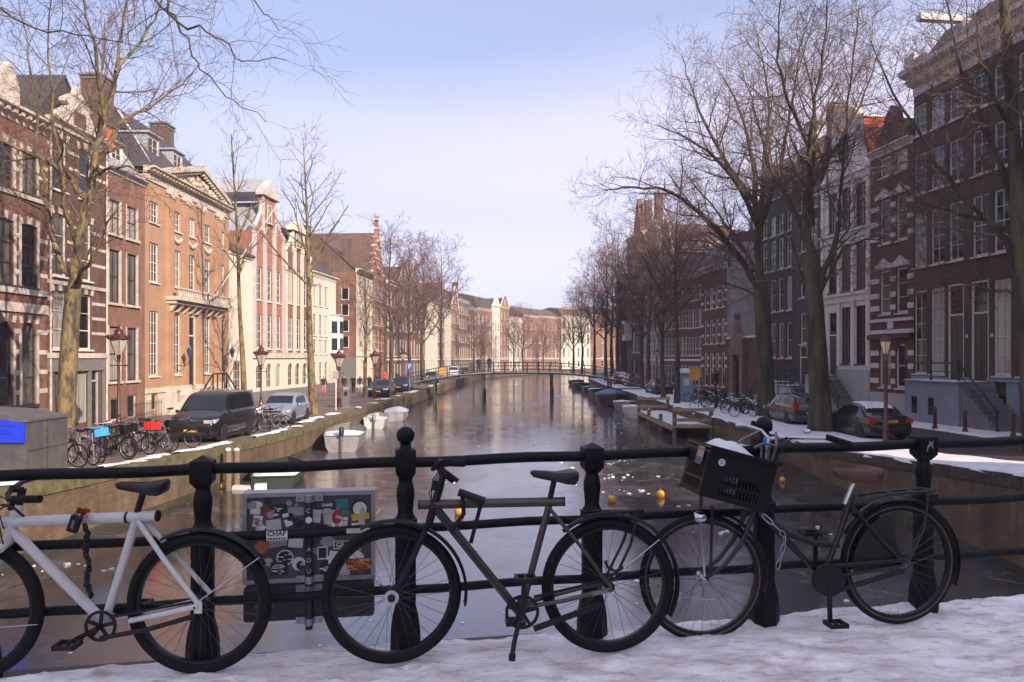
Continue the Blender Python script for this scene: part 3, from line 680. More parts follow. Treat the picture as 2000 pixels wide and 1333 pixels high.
b.box(px0 - .1, px1 + .1, -.78, -.62, rows[0][1] + 1.4, rows[0][1] + 1.5); b.obj('balustrade', M_stone, bal, smooth=40)
h.band(Hc - .3, Hc, M_stone, .08, keep=True, name='frieze'); h.cornice(Hc, M_stone, .45, .55, dent=.4)
pb, pt = Hc + .45, h.z(390, 340); pm = (px0 + px1) / 2
o = h.gable([(px0 - .3, pb), (px1 + .3, pb), (pm, pt - .25)], M_orend, -.18, .4, name='pediment')
for sx, xe in ((-1, px0 - .75), (1, px1 + .75)):
    L_ = MB(); v = Vector((pm - xe, 0, pt - pb)); n_ = Vector((-v.z, 0, v.x)).normalized() * (.3 if v.x > 0 else -.3)
    L_.prism([(xe, pb), (pm, pt), (pm, pt + .32), (xe, pb + .30)], -.62, .4); L_.obj('raking_cornice', M_stone, o, recalc=True)
    dd = MB()
    for k in range(1, 14): t = k / 14; q = Vector((xe, 0, pb)) + v * t; dd.box(q.x - .08, q.x + .08, -.5, -.2, q.z - .17, q.z + .02)
    dd.obj('dentil_row', M_stone, o)
rg = random.Random(5); b = MB()
for k in range(60):
    t = rg.uniform(-.8, .8); zz = rg.uniform(.12, .9) * (1 - abs(t)) * (pt - pb - .4)
    b.sphere((pm + t * (px1 - px0) / 2, -.2, pb + .12 + zz), rg.uniform(.09, .2), 7, 5, sc=(1, .6, 1))
b.obj('tympanum_carving', M_stone, o, smooth=70)
pr = MB().prism([(px0 - .7, pb + .1), (px1 + .7, pb + .1), (pm, pt + .25)], .4, 4.0); pr.obj('pediment_roof', M_lead, o, recalc=True)
h.hip(Hc + .4, 18.4 - Hc, 10, M_slate, top=(4.8, 12.2), over=.35)
h.chimney(3.6, 4.6, Hc + 2.4, 20.0, 1.5, 1.2, B_brown); h.chimney(11.6, 4.4, Hc + 2.2, 19.6, 1.3, 1.1, B_brown)
h.dormer(h.lx(322) + .9, Hc + 1.25, 1.5, 1.75, 1.1, 2.2, M_lead, M_lead); h.dormer(h.lx(372) + .7, Hc + 1.3, 1.4, 1.6, 1.1, 2.2, M_lead, M_lead)
h.part('snow_ridge', MB().bar((.6, .1, Hc + .75), (4.6, 3.9, 18.45), .25, .07), M_snow)
# stoop with black railing
st = cc[1]; zt = zs(768)
b = MB().box(st - 1.2, st + 1.2, -1.9, -.01, 0, zt)
o = h.part('stoop', b, M_stone)
for k in range(9):
    zz = zt * (1 - (k + 1) / 10); MB().box(st - 1.2 - .28 * (k + 1), st - 1.2 - .28 * k, -1.8, -.25, 0, zz).obj('step', M_stone, o); MB().box(st + 1.2 + .28 * k, st + 1.2 + .28 * (k + 1), -1.8, -.25, 0, zz).obj('step', M_stone, o)
rb = MB()
for y in (-1.8,):
    for x in (-1.1, -.4, .4, 1.1): rb.tube([(st + x, y, zt), (st + x, y, zt + 1.05)], .045, 6)
    rb.tube([(st - 1.1, y, zt + 1.0), (st + 1.1, y, zt + 1.0)], .05, 6)
    for sx in (-1, 1): rb.tube([(st + sx * 1.1, y, zt + 1.0), (st + sx * 3.6, y, .75), (st + sx * 3.7, y, 0)], .05, 6)
    for sx in (-1, 1): rb.tube([(st + sx * 1.1, y, zt + .5), (st + sx * 3.6, y, .35)], .03, 6)
rb.obj('stoop_railing', M_black, o)
M_mansion = h
# ---- cream side wing, red and white gabled pair
h = House('cream_house', 'cream rendered low house with brown roof between mansion and gables', PL(447), PL(493))
ev = h.z(470, 497); h.win(h.w * .35, .4, 1.3, 2.7, cols=3, rows=4, fm=M_stone, fr=.1); h.wall(M_creamw, 0, ev, depth=9); h.pitched_par(ev, 2.6, 9, M_slate)
h.band(0, .9, M_grey, .04, name='plinth'); h.band(ev - .18, ev, M_cream, .12, keep=True, name='cornice')
def gabled(name, label, a, b_, cols, gtop, brick, pil, rows, shoulder, ref, gabw=None):
    h = House(name, label, PL(a), PL(b_)); zs = lambda py: h.z(ref, py); w = h.w
    xs = [w * c for c in cols]
    for x in xs:
        for t, q in rows: h.win(x, zs(q), 1.05, zs(t) - zs(q), cols=2, rows=4, fr=.09, fm=M_white)
    ev = zs(shoulder)
    for i, x in enumerate(xs):                                         # arched ground floor openings
        h.win(x, .9, 1.1, 1.95, cols=2, rows=3, arch=True, fr=.08, fm=M_stone, sill=0, fill=M_creamw)
    h.wall(M_creamw, 0, zs(697), name='ground_floor_wall'); h.wall(brick, zs(697), ev)
    h.band(0, .7, M_grey, .05, name='plinth'); h.band(zs(700), zs(690), M_stone, .15, keep=True, name='cornice')
    edges = [0.22] + [(p + q) / 2 for p, q in zip(xs, xs[1:])] + [w - .22]
    for x in edges: h.part('pilaster', MB().box(x - .28, x + .28, -.12, .05, zs(690) + .02, ev + (0.6 if .3 < x < w - .3 else 0)), pil)
    gt = zs(gtop); n0, n1 = w * .28, w * .72
    k = gt - ev
    o = h.gable([(0.05, ev), (w - .05, ev), (w * .88, ev + k * .12), (n1 + .15, ev + k * .34), (n1, ev + k * .55), (n1, ev + k * .68), (n0, ev + k * .68), (n0, ev + k * .55), (n0 - .15, ev + k * .34), (w * .12, ev + k * .12)], brick, -.02, .35)
    for xx in (n0 + .14, n1 - .14): MB().box(xx - .17, xx + .17, -.1, .0, ev + k * .05, ev + k * .70).obj('gable_pilaster', pil, o)
    for sx in (0, 1):                                                  # stone scrolls down the flanks
        pts = [(0.05, ev), (w * .12, ev + k * .12), (n0 - .15, ev + k * .34), (n0, ev + k * .55)]
        if sx: pts = [(w - a, c) for a, c in pts]
        MB().tube([(a, .1, c + .1) for a, c in pts], [.3, .2, .17, .15], 8).obj('scroll', pil, o, smooth=60)
    MB().box(n0 - .3, n1 + .3, -.3, .4, ev + k * .68, ev + k * .72).obj('gable_cornice', pil, o)
    MB().prism([(n0 - .3, ev + k * .72), (n1 + .3, ev + k * .72), (w / 2, gt)], -.28, .5).obj('gable_pediment', pil, o, recalc=True)
    MB().prism([(n0 - .4, ev + k * .72), (n1 + .4, ev + k * .72), (w / 2, gt + .12)], .45, 4.0).obj('pediment_roof', M_lead, o, recalc=True)
    bf, p, data = window_mesh(.8, 1.5, 2, 3, .06, .03, False, .06); f = bf.obj('window', [M_white, M_white], o, loc=(w / 2, -.05, ev + k * .22)); p.obj('pane', M_glass, f)
    h.pitched_perp(ev - .1, k * .60, 9, M_lead, y0=.5, x0=.1, x1=w - .1); return h
gabled('gabled_house', 'tall red house with grey stone pilasters and pedimented neck gable', 493, 555, (.2, .5, .8), 353, M_rendr, mat('pale_grey_stone', (0.45, 0.43, 0.41), .75, var=.15), ((460 + 67, 590), (616, 682)), 462, 525)
gabled('gabled_house', 'cream and red gabled house left of the white bay window house', 555, 606, (.22, .5, .78), 432, B_salmon, M_creamw, ((530, 596), (622, 684)), 500, 580)
h = House('white_house', 'white painted narrow house with projecting bay window at the alley corner', PL(606), PL(656)); zs = lambda py: h.z(632, py)
for x in (h.w * .16, h.w * .38, h.w * .6):
    for t, q in ((560, 600), (617, 657), (665, 692)): h.win(x, zs(q), .95, zs(t) - zs(q), cols=2, rows=3)
    h.win(x, 1.0, .95, 1.9, cols=2, rows=3)
ev = zs(545); h.wall(M_creamw, 0, ev); h.cornice(ev, M_white, .4, .35); h.mansard(ev + .4, 1.2, 9, M_slate); h.band(0, .8, M_grey, .05, name='plinth')
bx = MB(); x0, x1 = h.w * .74, h.w * .99
bx.prism([(x0, 0), (x0 + .3, -.9), (x1 - .3, -.9), (x1, 0)], zs(690), zs(615), 'xy'); o = h.part('bay_window', bx, M_white, recalc=True)
for z in (zs(684), zs(650)):
    MB().box(x0 + .42, x1 - .42, -.93, -.905, z, z + 1.2).obj('pane', M_glass, o)
    for xa, xb in ((x0, x0 + .3), (x1, x1 - .3)):                         # slanted cheeks of the bay
        s_ = 1 if xb > xa else -1; p_, q_ = Vector((xa + .06 * s_ - .02 * s_, -.18, 0)), Vector((xb - .06 * s_ - .02 * s_, -.72, 0))
        MB().add([p_ + Vector((0, 0, z)), q_ + Vector((0, 0, z)), q_ + Vector((0, 0, z + 1.2)), p_ + Vector((0, 0, z + 1.2))], [(0, 1, 2, 3)]).obj('pane', M_glass, o)
MB().prism([(x0 - .1, .0), (x0 + .25, -1.02), (x1 - .25, -1.02), (x1 + .1, 0)], zs(615), zs(612), 'xy').obj('bay_roof', M_lead, o, recalc=True)
# ---- house beyond the alley: brown gable wall, white front; then the red stepped gable
h = House('corner_house', 'tall brown brick corner house with big tiled roof beyond the alley', (-17.55, 86.5, 0), (-17.0, 93.6, 0)); zs = lambda py: h.z(700, py)
for x in (h.w * .25, h.w * .55, h.w * .82):
    for a, c in ((4.3, 6.8), (7.5, 9.8), (10.5, 12.0)): h.win(x, a, 1.0, c - a, cols=2, rows=4)
h.door(h.w * .5, .1, 1.3, 3.0)
h.wall(M_creamw, 0, 13.0, depth=16, side_m=B_salmon); h.pitched_par(13.0, 4.2, 9, M_tile)
h.cornice(13.0, M_white, .45, .45); h.band(3.5, 3.8, M_white, .15, keep=True, name='cornice')
sd_ = MB().box(-.05, -.0, .1, 16, 0, 3.4); h.part('dark_plinth', sd_, M_grey)
for z in (4.6, 6.4, 8.2, 10):
    for y_ in (.9, 2.6): h.part('side_window', MB().box(-.03, .02, y_, y_ + .7, z, z + 1.15), M_glass); h.part('side_window_frame', MB().box(-.05, .01, y_ - .08, y_ - .005, z - .08, z + 1.2), M_white); h.part('side_window_frame', MB().box(-.05, .01, y_ + .705, y_ + .78, z - .08, z + 1.2), M_white); h.part('side_window_sill', MB().box(-.1, .01, y_ - .1, y_ + .8, z - .16, z - .085), M_white)
h.chimney(.6, 1.2, 13.5, 16.8, .8, 1.0, B_brown)
h = House('stepped_house', 'red brick house with white striped stepped gable and steep brown roof', (-17.0, 93.6, 0), PL(749)); w = h.w
zs = lambda py: h.z(730, py)
for x in (w * .2, w * .5, w * .8):
    for a, c in ((4.4, 6.9), (7.7, 10.0), (10.8, 12.8)): h.win(x, a, .95, c - a, cols=2, rows=4, glass=M_glass)
h.win(w * .5, .3, w * .7, 2.9, cols=4, rows=2, fm=M_black)
for z in (4.1, 7.3, 10.4, 13.2): h.band(z, z + .16, M_white, .06, keep=True)
for z in (5.2, 6.0, 8.5, 9.2, 11.4, 12.1): h.band(z, z + .12, M_white, .03)
h.wall(M_rendr, 0, 13.4, depth=16, side_m=B_brown)
pts = [(0, 13.4)]; n = 6
for i in range(n): pts += [(w * .08 * i, 13.4 + 1.12 * (i + .4)), (w * .08 * (i + 1), 13.4 + 1.12 * (i + .4))]
pts += [(w * .48, 20.8), (w * .5, 21.2)]; full = pts + [(w - a, c) for a, c in reversed(pts)]
o = h.gable(full, M_rendr, -.02, .4)
for i in range(n):
    z = 13.4 + 1.12 * (i + .4)
    for sx in (0, 1):
        x = w * .08 * i; x0, x1 = (x - .1, x + w * .08 + .06) if not sx else (w - x - w * .08 - .06, w - x + .1)
        MB().box(x0, x1, -.1, .5, z, z + .2).obj('coping_step', M_white, o)
    MB().box(w * .08 * i + .3, w - w * .08 * i - .3, -.05, -.0, 13.4 + 1.12 * i + .05, 13.4 + 1.12 * i + .2).obj('stone_band', M_white, o)
MB().box(w * .42, w * .58, -.12, .55, 20.6, 20.8).obj('gable_top', M_white, o)
h.part('hoist_beam', MB().box(w * .47, w * .53, -1.4, .2, 18.0, 18.25), M_white)
h.pitched_perp(13.0, 5.8, 18, M_tile, y0=.4, x0=-3.6 + 2.4); h.chimney(w * .4, 9, 18.2, 19.8, 1.2, .8, B_brown)
# ---- row behind the trees up to the bend, and the far row across the view
def plain(name, label, P, Q, H, wallm, nx, floors, ww, roof='par', rise=2.2, trim=None, group=None, gh=3.0, roofm=None, rows=3, shop=None, cat='house', depth=9):
    h = House(name, label, P, Q, cat, group=group); w = h.w; trim = trim or M_white
    xs = [w * (i + .5) / nx for i in range(nx)]; fh = (H - gh) / floors
    for x in xs:
        for j in range(floors): h.win(x, gh + fh * j + .55, ww, fh * (.68 if j < floors - 1 else .55), cols=2, rows=rows, fr=.1, bar=.05, fm=trim)
        h.win(x, .55, ww, gh - 1.0, cols=1, rows=2, fr=.1, fm=trim, sill=0)
    h.wall(wallm, 0, H, depth=depth)
    if shop: h.band(0, gh - .3, shop, .05, name='ground_floor_facing')
    h.band(gh, gh + .22, trim, .1, keep=True, name='string_course'); h.cornice(H, trim, .45, .4)
    rm = roofm or M_tile
    if roof == 'par': h.pitched_par(H + .4, rise, depth, rm)
    elif roof == 'mans': h.mansard(H + .4, rise * .7, depth, rm)
    elif roof == 'bell':
        o = h.gable([(0.1, H + .4), (w - .1, H + .4), (w * .8, H + rise * .45), (w * .68, H + rise * .9), (w * .5, H + rise * 1.2), (w * .32, H + rise * .9), (w * .2, H + rise * .45)], wallm, -.02, .35)
        MB().tube([(w * a, -.02, H + .42 + rise * c) for a, c in ((.03, 0), (.2, .4), (.32, .8), (.5, 1.1), (.68, .8), (.8, .4), (.97, 0))], .16, 6).obj('gable_coping', trim, o)
        bf, p, d_ = window_mesh(.9, 1.3, 2, 2, .09, .05, False, .06); f = bf.obj('window', [trim, trim], o, loc=(w / 2, -.04, H + rise * .3)); p.obj('pane', M_glass, f)
        h.pitched_perp(H + .2, rise * .8, depth, rm, y0=.5)
    elif roof == 'step':
        pts = [(0.05, H + .4)]
        for i in range(4): pts += [(w * .1 * i + .05, H + .4 + rise * .27 * (i + .6)), (w * .1 * (i + 1) + .05, H + .4 + rise * .27 * (i + .6))]
        h.gable(pts + [(w - a, c) for a, c in reversed(pts)], wallm, -.02, .35); h.pitched_perp(H + .2, rise * .9, depth, rm, y0=.5)
    else: h.flat(H + .3, depth, M_lead)
    return h
def PF(Y): return Vector((line_x(FL, Y), Y, 0))
plain('brick_house', 'brown brick house with dark shutters right of the red stepped gable', PF(101.2), PF(109), 13.2, B_brown, 4, 3, 1.1, 'par', 2.4)
plain('brick_house', 'dark brown brick house half hidden behind the left bank trees', PF(109), PF(117), 14.0, B_dkred, 4, 3, 1.1, 'bell', 3.0)
plain('brick_house', 'reddish house behind the densest left bank trees', PF(117), PF(124), 14.6, B_red, 3, 3, 1.1, 'bell', 3.0)
plain('brick_house', 'narrow grey brown house beside the white classical front', PF(124), PF(130), 12.0, B_brown, 3, 3, 1.1, 'par', 2.4)
plain('white_palace', 'white classical front in the distance left of the footbridge people', PF(130), PF(142), 13.0, M_creamw, 5, 3, 1.2, 'par', 3.0, rows=4, roofm=M_slate)
plain('distant_house', 'narrow brown gabled house right of the white classical front', PF(142), PF(148.5), 14.2, B_brown, 3, 4, 1.0, 'step', 3.4)
plain('distant_house', 'pale stone house between two far brick gables', PF(148.5), PF(156), 12.4, M_stone, 4, 3, 1.1, 'mans', 3.4, roofm=M_slate)
plain('distant_house', 'far house with curved bell gable left of the tall dark roofed house', PF(156), PF(164), 13.5, B_salmon, 4, 3, 1.1, 'bell', 4.0)
plain('distant_house', 'far tall brick house with dark roof left of the chimney stack', PF(164), PF(174), 15.5, B_brown, 5, 4, 1.0, 'par', 2.5, roofm=M_slate)
h = plain('distant_house', 'far brown house end with a tall chimney stack above the footbridge', PF(174), PF(183), 14.5, B_brown, 3, 3, 1.1, 'par', 3.5, roofm=M_slate); h.chimney(1.0, 3.5, 14.5, 20.5, 1.2, 1.2, B_brown)
plain('distant_house', 'far brick house with white windows and attic dormer in mid view', PF(183), PF(194), 15.0, B_salmon, 4, 3, 1.3, 'mans', 4.0, roofm=M_slate)
plain('distant_house', 'far pale narrow house with small white bell gable', PF(194), PF(200), 16.2, M_creamw, 3, 4, .95, 'bell', 2.5)
plain('distant_house', 'far pink brick narrow house second left of the cream low house', PF(200), PF(206.5), 16.5, B_salmon, 3, 4, .95, 'bell', 3.0)
plain('distant_house', 'far cream low house just left of the salmon brick house', PF(206.5), PF(214), 14.0, M_creamw, 4, 3, 1.0, 'flat')
plain('distant_house', 'far salmon brick house just right of the cream low house', PF(214), PF(222), 15.0, B_salmon, 3, 3, 1.0, 'par', 2.4)
plain('distant_house', 'far pink row house behind the bare trees at the canal bend', PF(222), PF(233), 15.2, B_salmon, 6, 3, 1.0, 'par', 2.2)
plain('distant_house', 'far white row house glimpsed between right bank trunks', PF(233), PF(246), 16.0, M_creamw, 6, 3, 1.1, 'mans', 2.5)
plain('distant_house', 'farthest salmon brick house seen past the right bank trees', PF(246), PF(262), 17.0, B_salmon, 6, 3, 1.1, 'par', 2.5)
# pale modern block on the skyline
e = thing('modern_block', 'pale flat modern block on the skyline above the far houses', 'building', (0, 0, 0))
MB().box(18, 48, 300, 318, 0, 23.5).obj('wall', M_cream, e); MB().box(14, 21, 298, 300, 18, 23.0).obj('glass_front', mat('blue_glass', (0.18, 0.27, 0.36), .3, spec=.6), e)
b = MB()
for k in range(9): b.box(19.0 + k * 3.2, 21.2 + k * 3.2, 299.9, 300.1, 20.3, 22.0)
b.obj('window_band', M_glass, e)
# ================================================================== houses on the right bank (in the shade)
def PR(px): return on_line(FR, px)
def PRY(Y): return Vector((line_x(FR, Y), Y, 0))
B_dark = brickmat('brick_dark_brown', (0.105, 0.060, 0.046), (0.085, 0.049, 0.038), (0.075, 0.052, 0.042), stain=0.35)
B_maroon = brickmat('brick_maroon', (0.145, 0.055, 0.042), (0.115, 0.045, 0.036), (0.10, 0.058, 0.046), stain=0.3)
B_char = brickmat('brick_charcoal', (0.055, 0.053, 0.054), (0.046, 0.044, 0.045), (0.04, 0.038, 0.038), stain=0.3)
M_blueplinth = mat('blue_grey_plinth', (0.20, 0.225, 0.27), .7, var=.12, scale=1.2)
M_whiteR = mat('white_stone_front', (0.66, 0.60, 0.54), .7, var=.1, scale=1.2, bump=.1)
M_redtile = mat('orange_red_tile', (0.50, 0.115, 0.045), .7, var=.3, scale=6)
M_stepdk = mat('grey_step_stone', (0.16, 0.15, 0.145), .75, var=.2, scale=3)
def stoop_r(h, xa, xb, zt, dep, m, stepside=1, rail=True, arch=False):
    """landing before a door with a flight of steps to one side and iron railing"""
    o = h.part('stoop', MB().box(xa, xb, -dep, -.01, 0, zt), m)
    MB().box(xa - .06, xb + .06, -dep - .08, -.005, zt, zt + .09).obj('landing_slab', M_stepdk, o); MB().box(xa, xb, -dep, -.3, zt + .091, zt + .13).obj('snow_cap', M_snow, o)
    n = 8
    for k in range(n):
        zz = zt * (1 - (k + 1) / (n + 1)); x0, x1 = (xb + .3 * k, xb + .3 * (k + 1)) if stepside > 0 else (xa - .3 * (k + 1), xa - .3 * k)
        MB().box(x0, x1, -dep + .1, -.1, 0, zz).obj('step', M_stepdk, o); MB().box(x0 - .03, x1 + .02, -dep + .06, -.1, zz, zz + .04).obj('tread', M_grey, o)
    if rail:
        rb = MB(); y = -dep + .06
        for x in (xa + .06, (xa + xb) / 2, xb - .06):
            rb.lathe([(.06, 0), (.06, .1), (.035, .2), (.05, .5), (.035, .8), (.06, .95), (.075, 1.02), (.02, 1.1)], (x, y, zt + .09), 8)
        rb.tube([(xa + .06, y, zt + .98), (xb - .06, y, zt + .98)], .045, 6); rb.tube([(xa + .06, y, zt + .55), (xb - .06, y, zt + .55)], .025, 6)
        e0 = (xb - .06, xb + .3 * n) if stepside > 0 else (xa + .06, xa - .3 * n)
        rb.tube([(e0[0], y, zt + .98), (e0[1], y, .95)], .045, 6); rb.tube([(e0[0], y, zt + .55), (e0[1], y, .5)], .025, 6); rb.lathe([(.08, 0), (.08, .1), (.04, .3), (.05, .8), (.09, .95), (.03, 1.08)], (e0[1], y, 0), 8)
        rb.obj('stoop_railing', M_black, o, smooth=40)
    return o
# ---- large brown brick house
P, Q = PR(1785), PRY(25.0)
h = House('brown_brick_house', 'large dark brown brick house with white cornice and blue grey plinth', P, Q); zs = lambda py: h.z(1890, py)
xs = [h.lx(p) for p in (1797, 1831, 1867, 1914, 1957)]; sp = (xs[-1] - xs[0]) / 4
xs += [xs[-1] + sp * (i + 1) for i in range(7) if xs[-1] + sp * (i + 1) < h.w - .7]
M_whR = mat('shaded_white_trim', (0.52, 0.48, 0.45), .6, var=.1)  # white trim with the shade of this bank put into its colour
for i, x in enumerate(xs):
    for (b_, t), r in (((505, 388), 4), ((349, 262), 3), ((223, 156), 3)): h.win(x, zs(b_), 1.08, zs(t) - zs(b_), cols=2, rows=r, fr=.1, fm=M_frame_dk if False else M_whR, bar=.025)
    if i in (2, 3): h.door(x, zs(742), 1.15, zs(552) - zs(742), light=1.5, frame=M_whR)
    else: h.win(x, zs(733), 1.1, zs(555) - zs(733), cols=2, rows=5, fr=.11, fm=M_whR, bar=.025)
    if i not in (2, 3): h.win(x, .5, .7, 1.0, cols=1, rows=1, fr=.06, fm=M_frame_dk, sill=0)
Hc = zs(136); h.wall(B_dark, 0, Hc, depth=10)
h.band(0, zs(744), M_blueplinth, .10, name='plinth'); h.band(zs(744), zs(738), M_blueplinth, .16, name='plinth_moulding')
h.cornice(Hc, M_whR, 1.3, .95); h.mansard(Hc + 1.3, 2.4, 10, M_tile, back=3.0)
h.part('gutter_box', MB().box(.02, .9, -.6, .4, Hc + 1.3, Hc + 2.1), M_whR)
h.part('lead_dormer', MB().lathe([(.5, 0), (.5, .9), (.42, 1.25), (.25, 1.5), (.02, 1.6)], (3.4, .5, Hc + 1.3), 12), M_lead, smooth=40)
h.part('hoist_beam', MB().box(3.1, 3.5, -2.0, .5, Hc + 2.7, Hc + 3.0), M_whR)
for x in (xs[2], xs[3]): h.part('house_number', MB().box(x + .72, x + .86, -.02, .01, zs(660), zs(654)), M_white)
stoop_r(h, xs[1] - .2, xs[3] + .75, zs(748), 1.7, M_blueplinth, 1)
for x in (xs[1] + .6, xs[2] + .5): h.part('cellar_window', MB().box(x - .2, x + .2, -1.72, -1.69, .5, 1.35), M_glass)
# ---- narrow maroon and white house
h = House('banded_house', 'narrow maroon brick house with white bands beside the brown house', PR(1700), PR(1785)); w = h.w; zs = lambda py: h.z(1745, py)
xs = [w * .36, w * .74]
for x in xs:
    for (b_, t) in ((613, 525), (473, 385), (340, 300)): h.win(x, zs(b_), 1.05, zs(t) - zs(b_), cols=1, rows=3, fr=.12, fm=M_whR)
    h.win(x, zs(758), 1.15, zs(672) - zs(758), cols=1, rows=2, arch=True, fr=.12, fm=M_whR, fill=B_maroon)
for py in (400, 430, 460, 545, 575, 600, 690, 715, 745): h.band(zs(py + 5), zs(py - 5), M_whR, .05)
h.band(zs(628), zs(622), M_whR, .1, keep=True); h.band(zs(652), zs(644), M_whR, .2, keep=True, name='cornice'); h.band(zs(662), zs(654), M_black, .25, keep=True, name='fascia')
for x in xs:
    for py in (383, 523): z = zs(py); h.part('carved_hood', MB().prism([(x - .75, z), (x + .75, z), (x + .75, z + .2), (x + .3, z + .35), (x, z + .6), (x - .3, z + .35), (x - .75, z + .2)], -.18, .03), M_whR, recalc=True)
h.part('tablet', MB().box(w * .5 - .25, w * .5 + .25, -.08, .02, zs(642), zs(630) + .1), M_whR)
ev = zs(296); h.wall(B_maroon, 0, ev, depth=10); h.cornice(ev, M_whR, .4, .4)
h.gable([(w * .1, ev + .4), (w * .9, ev + .4), (w * .86, ev + 1.1), (w * .7, ev + 1.5), (w * .64, ev + 2.2), (w * .5, ev + 2.7), (w * .36, ev + 2.2), (w * .3, ev + 1.5), (w * .14, ev + 1.1)], B_maroon, -.02, .3)
h.pitched_perp(ev + .2, 1.6, 10, M_slate, y0=.5); h.band(0, zs(768), M_plast, .08, name='plinth')
# ---- white stone house with orange tiled roof
h = House('white_stone_house', 'white stone house with tall small-paned windows and orange tiled roof', PR(1605), PR(1700)); w = h.w; zs = lambda py: h.z(1655, py)
xs = [w * .25, w * .53, w * .82]
for i, x in enumerate(xs):
    for (b_, t), r in (((568, 477), 6), ((447, 367), 5)): h.win(x, zs(b_), 1.15, zs(t) - zs(b_), cols=3, rows=r, fr=.05, fm=M_frame_dk, bar=.025)
    if i: h.win(x, zs(711), 1.15, zs(600) - zs(711), cols=3, rows=7, fr=.05, fm=M_frame_dk, bar=.025)
h.door(xs[0], zs(735), 1.15, zs(606) - zs(735), light=1.5, frame=M_whiteR)
for i, x in enumerate([.2, w * .39, w * .675, w - .2]):
    for a, c in ((592, 716), (470, 574), (360, 452)): h.part('pilaster', MB().box(x - .17, x + .17, -.1, .03, zs(c), zs(a)).box(x - .23, x + .23, -.14, .03, zs(a), zs(a) + .14), M_whiteR)
for a, c in ((590, 578), (468, 456), (358, 346)): h.band(zs(a), zs(c), M_whiteR, .14, keep=True, name='entablature'); 
for c in (578, 456, 346): h.band(zs(c), zs(c) + .12, M_whiteR, .3, keep=True, name='cornice')
h.band(0, zs(722), M_plast, .1, name='plinth')
ev = zs(340); h.wall(M_whiteR, 0, ev, depth=10)
gt = zs(204); k = gt - ev
o = h.gable([(.05, ev), (w - .05, ev), (w * .84, ev + k * .2), (w * .76, ev + k * .42), (w * .76, ev + k * .82), (w * .66, ev + k * .93), (w * .5, gt), (w * .34, ev + k * .93), (w * .24, ev + k * .82), (w * .24, ev + k * .42), (w * .16, ev + k * .2)], M_whiteR, -.05, .4)
bf, p, _ = window_mesh(1.0, 1.5, 2, 3, .06, .03, False, .08); f = bf.obj('window', [M_frame_dk, M_frame_dk], o, loc=(w / 2, -.09, ev + k * .22)); p.obj('pane', M_glass, f)
# roof slope facing the camera, tile by tile
rise = k * .80; zr = ev + .1; y0_, y1_ = .42, 6.0
rf = h.pitched_perp(zr, rise, 10, mat('tile_bed', (0.20, 0.06, 0.035), .8), y0=.42, x0=0.05, x1=w + .05)
sl = Vector((-(w / 2), 0, rise)); slen = sl.length; sl.normalize(); nrm = Vector((sl.z, 0, -sl.x)); base = Vector((w + .05, 0, zr + .12))
tm = MB(); tw, tl = .36, .40; n = 5
ring = lambda s_, lift: [tuple(sl * s_ + nrm * (lift + .05 * math.cos(math.pi * (i / (n - 1) * 2 - 1))) + Vector((0, tw * i / (n - 1), 0))) for i in range(n)]
tm.loft([ring(0, .085), ring(tl, .035)], closed_ring=False, cap0=False, cap1=False)
tm.loft([ring(0, .085), ring(0, .0)], closed_ring=False, cap0=False, cap1=False)
tmesh = tm.mesh('tile', M_redtile)
for r in range(int(slen / .36)):
    for c in range(11):
        if r * .36 + .3 > slen: continue
        link('tile', tmesh, rf, base + sl * (.36 * r) + Vector((0, .45 + c * tw, RNG.uniform(-.006, .006))))
h.part('ridge_snow', MB().box(w / 2 - .12, w / 2 + .2, .45, 5, zr + rise + .12, zr + rise + .22), M_snow)
stoop_r(h, xs[0] - .8, xs[0] + .8, zs(737), 1.5, M_plast, 1)
# ---- dark brown, then charcoal houses
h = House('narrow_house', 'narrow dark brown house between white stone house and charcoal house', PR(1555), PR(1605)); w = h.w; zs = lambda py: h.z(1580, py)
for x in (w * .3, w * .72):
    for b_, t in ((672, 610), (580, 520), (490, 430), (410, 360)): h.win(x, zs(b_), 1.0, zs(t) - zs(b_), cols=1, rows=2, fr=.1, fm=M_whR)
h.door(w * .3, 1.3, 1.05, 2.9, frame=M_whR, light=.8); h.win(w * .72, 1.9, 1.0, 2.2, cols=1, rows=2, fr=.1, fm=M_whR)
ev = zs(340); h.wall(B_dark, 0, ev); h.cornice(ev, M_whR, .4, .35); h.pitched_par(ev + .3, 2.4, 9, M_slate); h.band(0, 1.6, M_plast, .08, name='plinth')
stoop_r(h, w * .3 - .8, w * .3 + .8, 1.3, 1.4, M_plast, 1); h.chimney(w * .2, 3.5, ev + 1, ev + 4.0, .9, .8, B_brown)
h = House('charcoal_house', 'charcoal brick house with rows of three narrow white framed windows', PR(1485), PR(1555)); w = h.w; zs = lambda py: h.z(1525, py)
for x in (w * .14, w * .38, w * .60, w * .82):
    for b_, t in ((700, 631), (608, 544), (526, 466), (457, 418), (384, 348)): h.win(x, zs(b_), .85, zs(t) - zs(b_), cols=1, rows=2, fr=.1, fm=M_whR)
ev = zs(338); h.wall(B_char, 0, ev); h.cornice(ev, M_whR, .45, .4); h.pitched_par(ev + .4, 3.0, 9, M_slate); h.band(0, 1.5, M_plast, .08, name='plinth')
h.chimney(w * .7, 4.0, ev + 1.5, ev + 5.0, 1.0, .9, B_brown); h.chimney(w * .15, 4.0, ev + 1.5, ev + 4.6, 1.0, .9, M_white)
stoop_r(h, w * .62, w * .98, 1.5, 1.4, M_plast, -1)
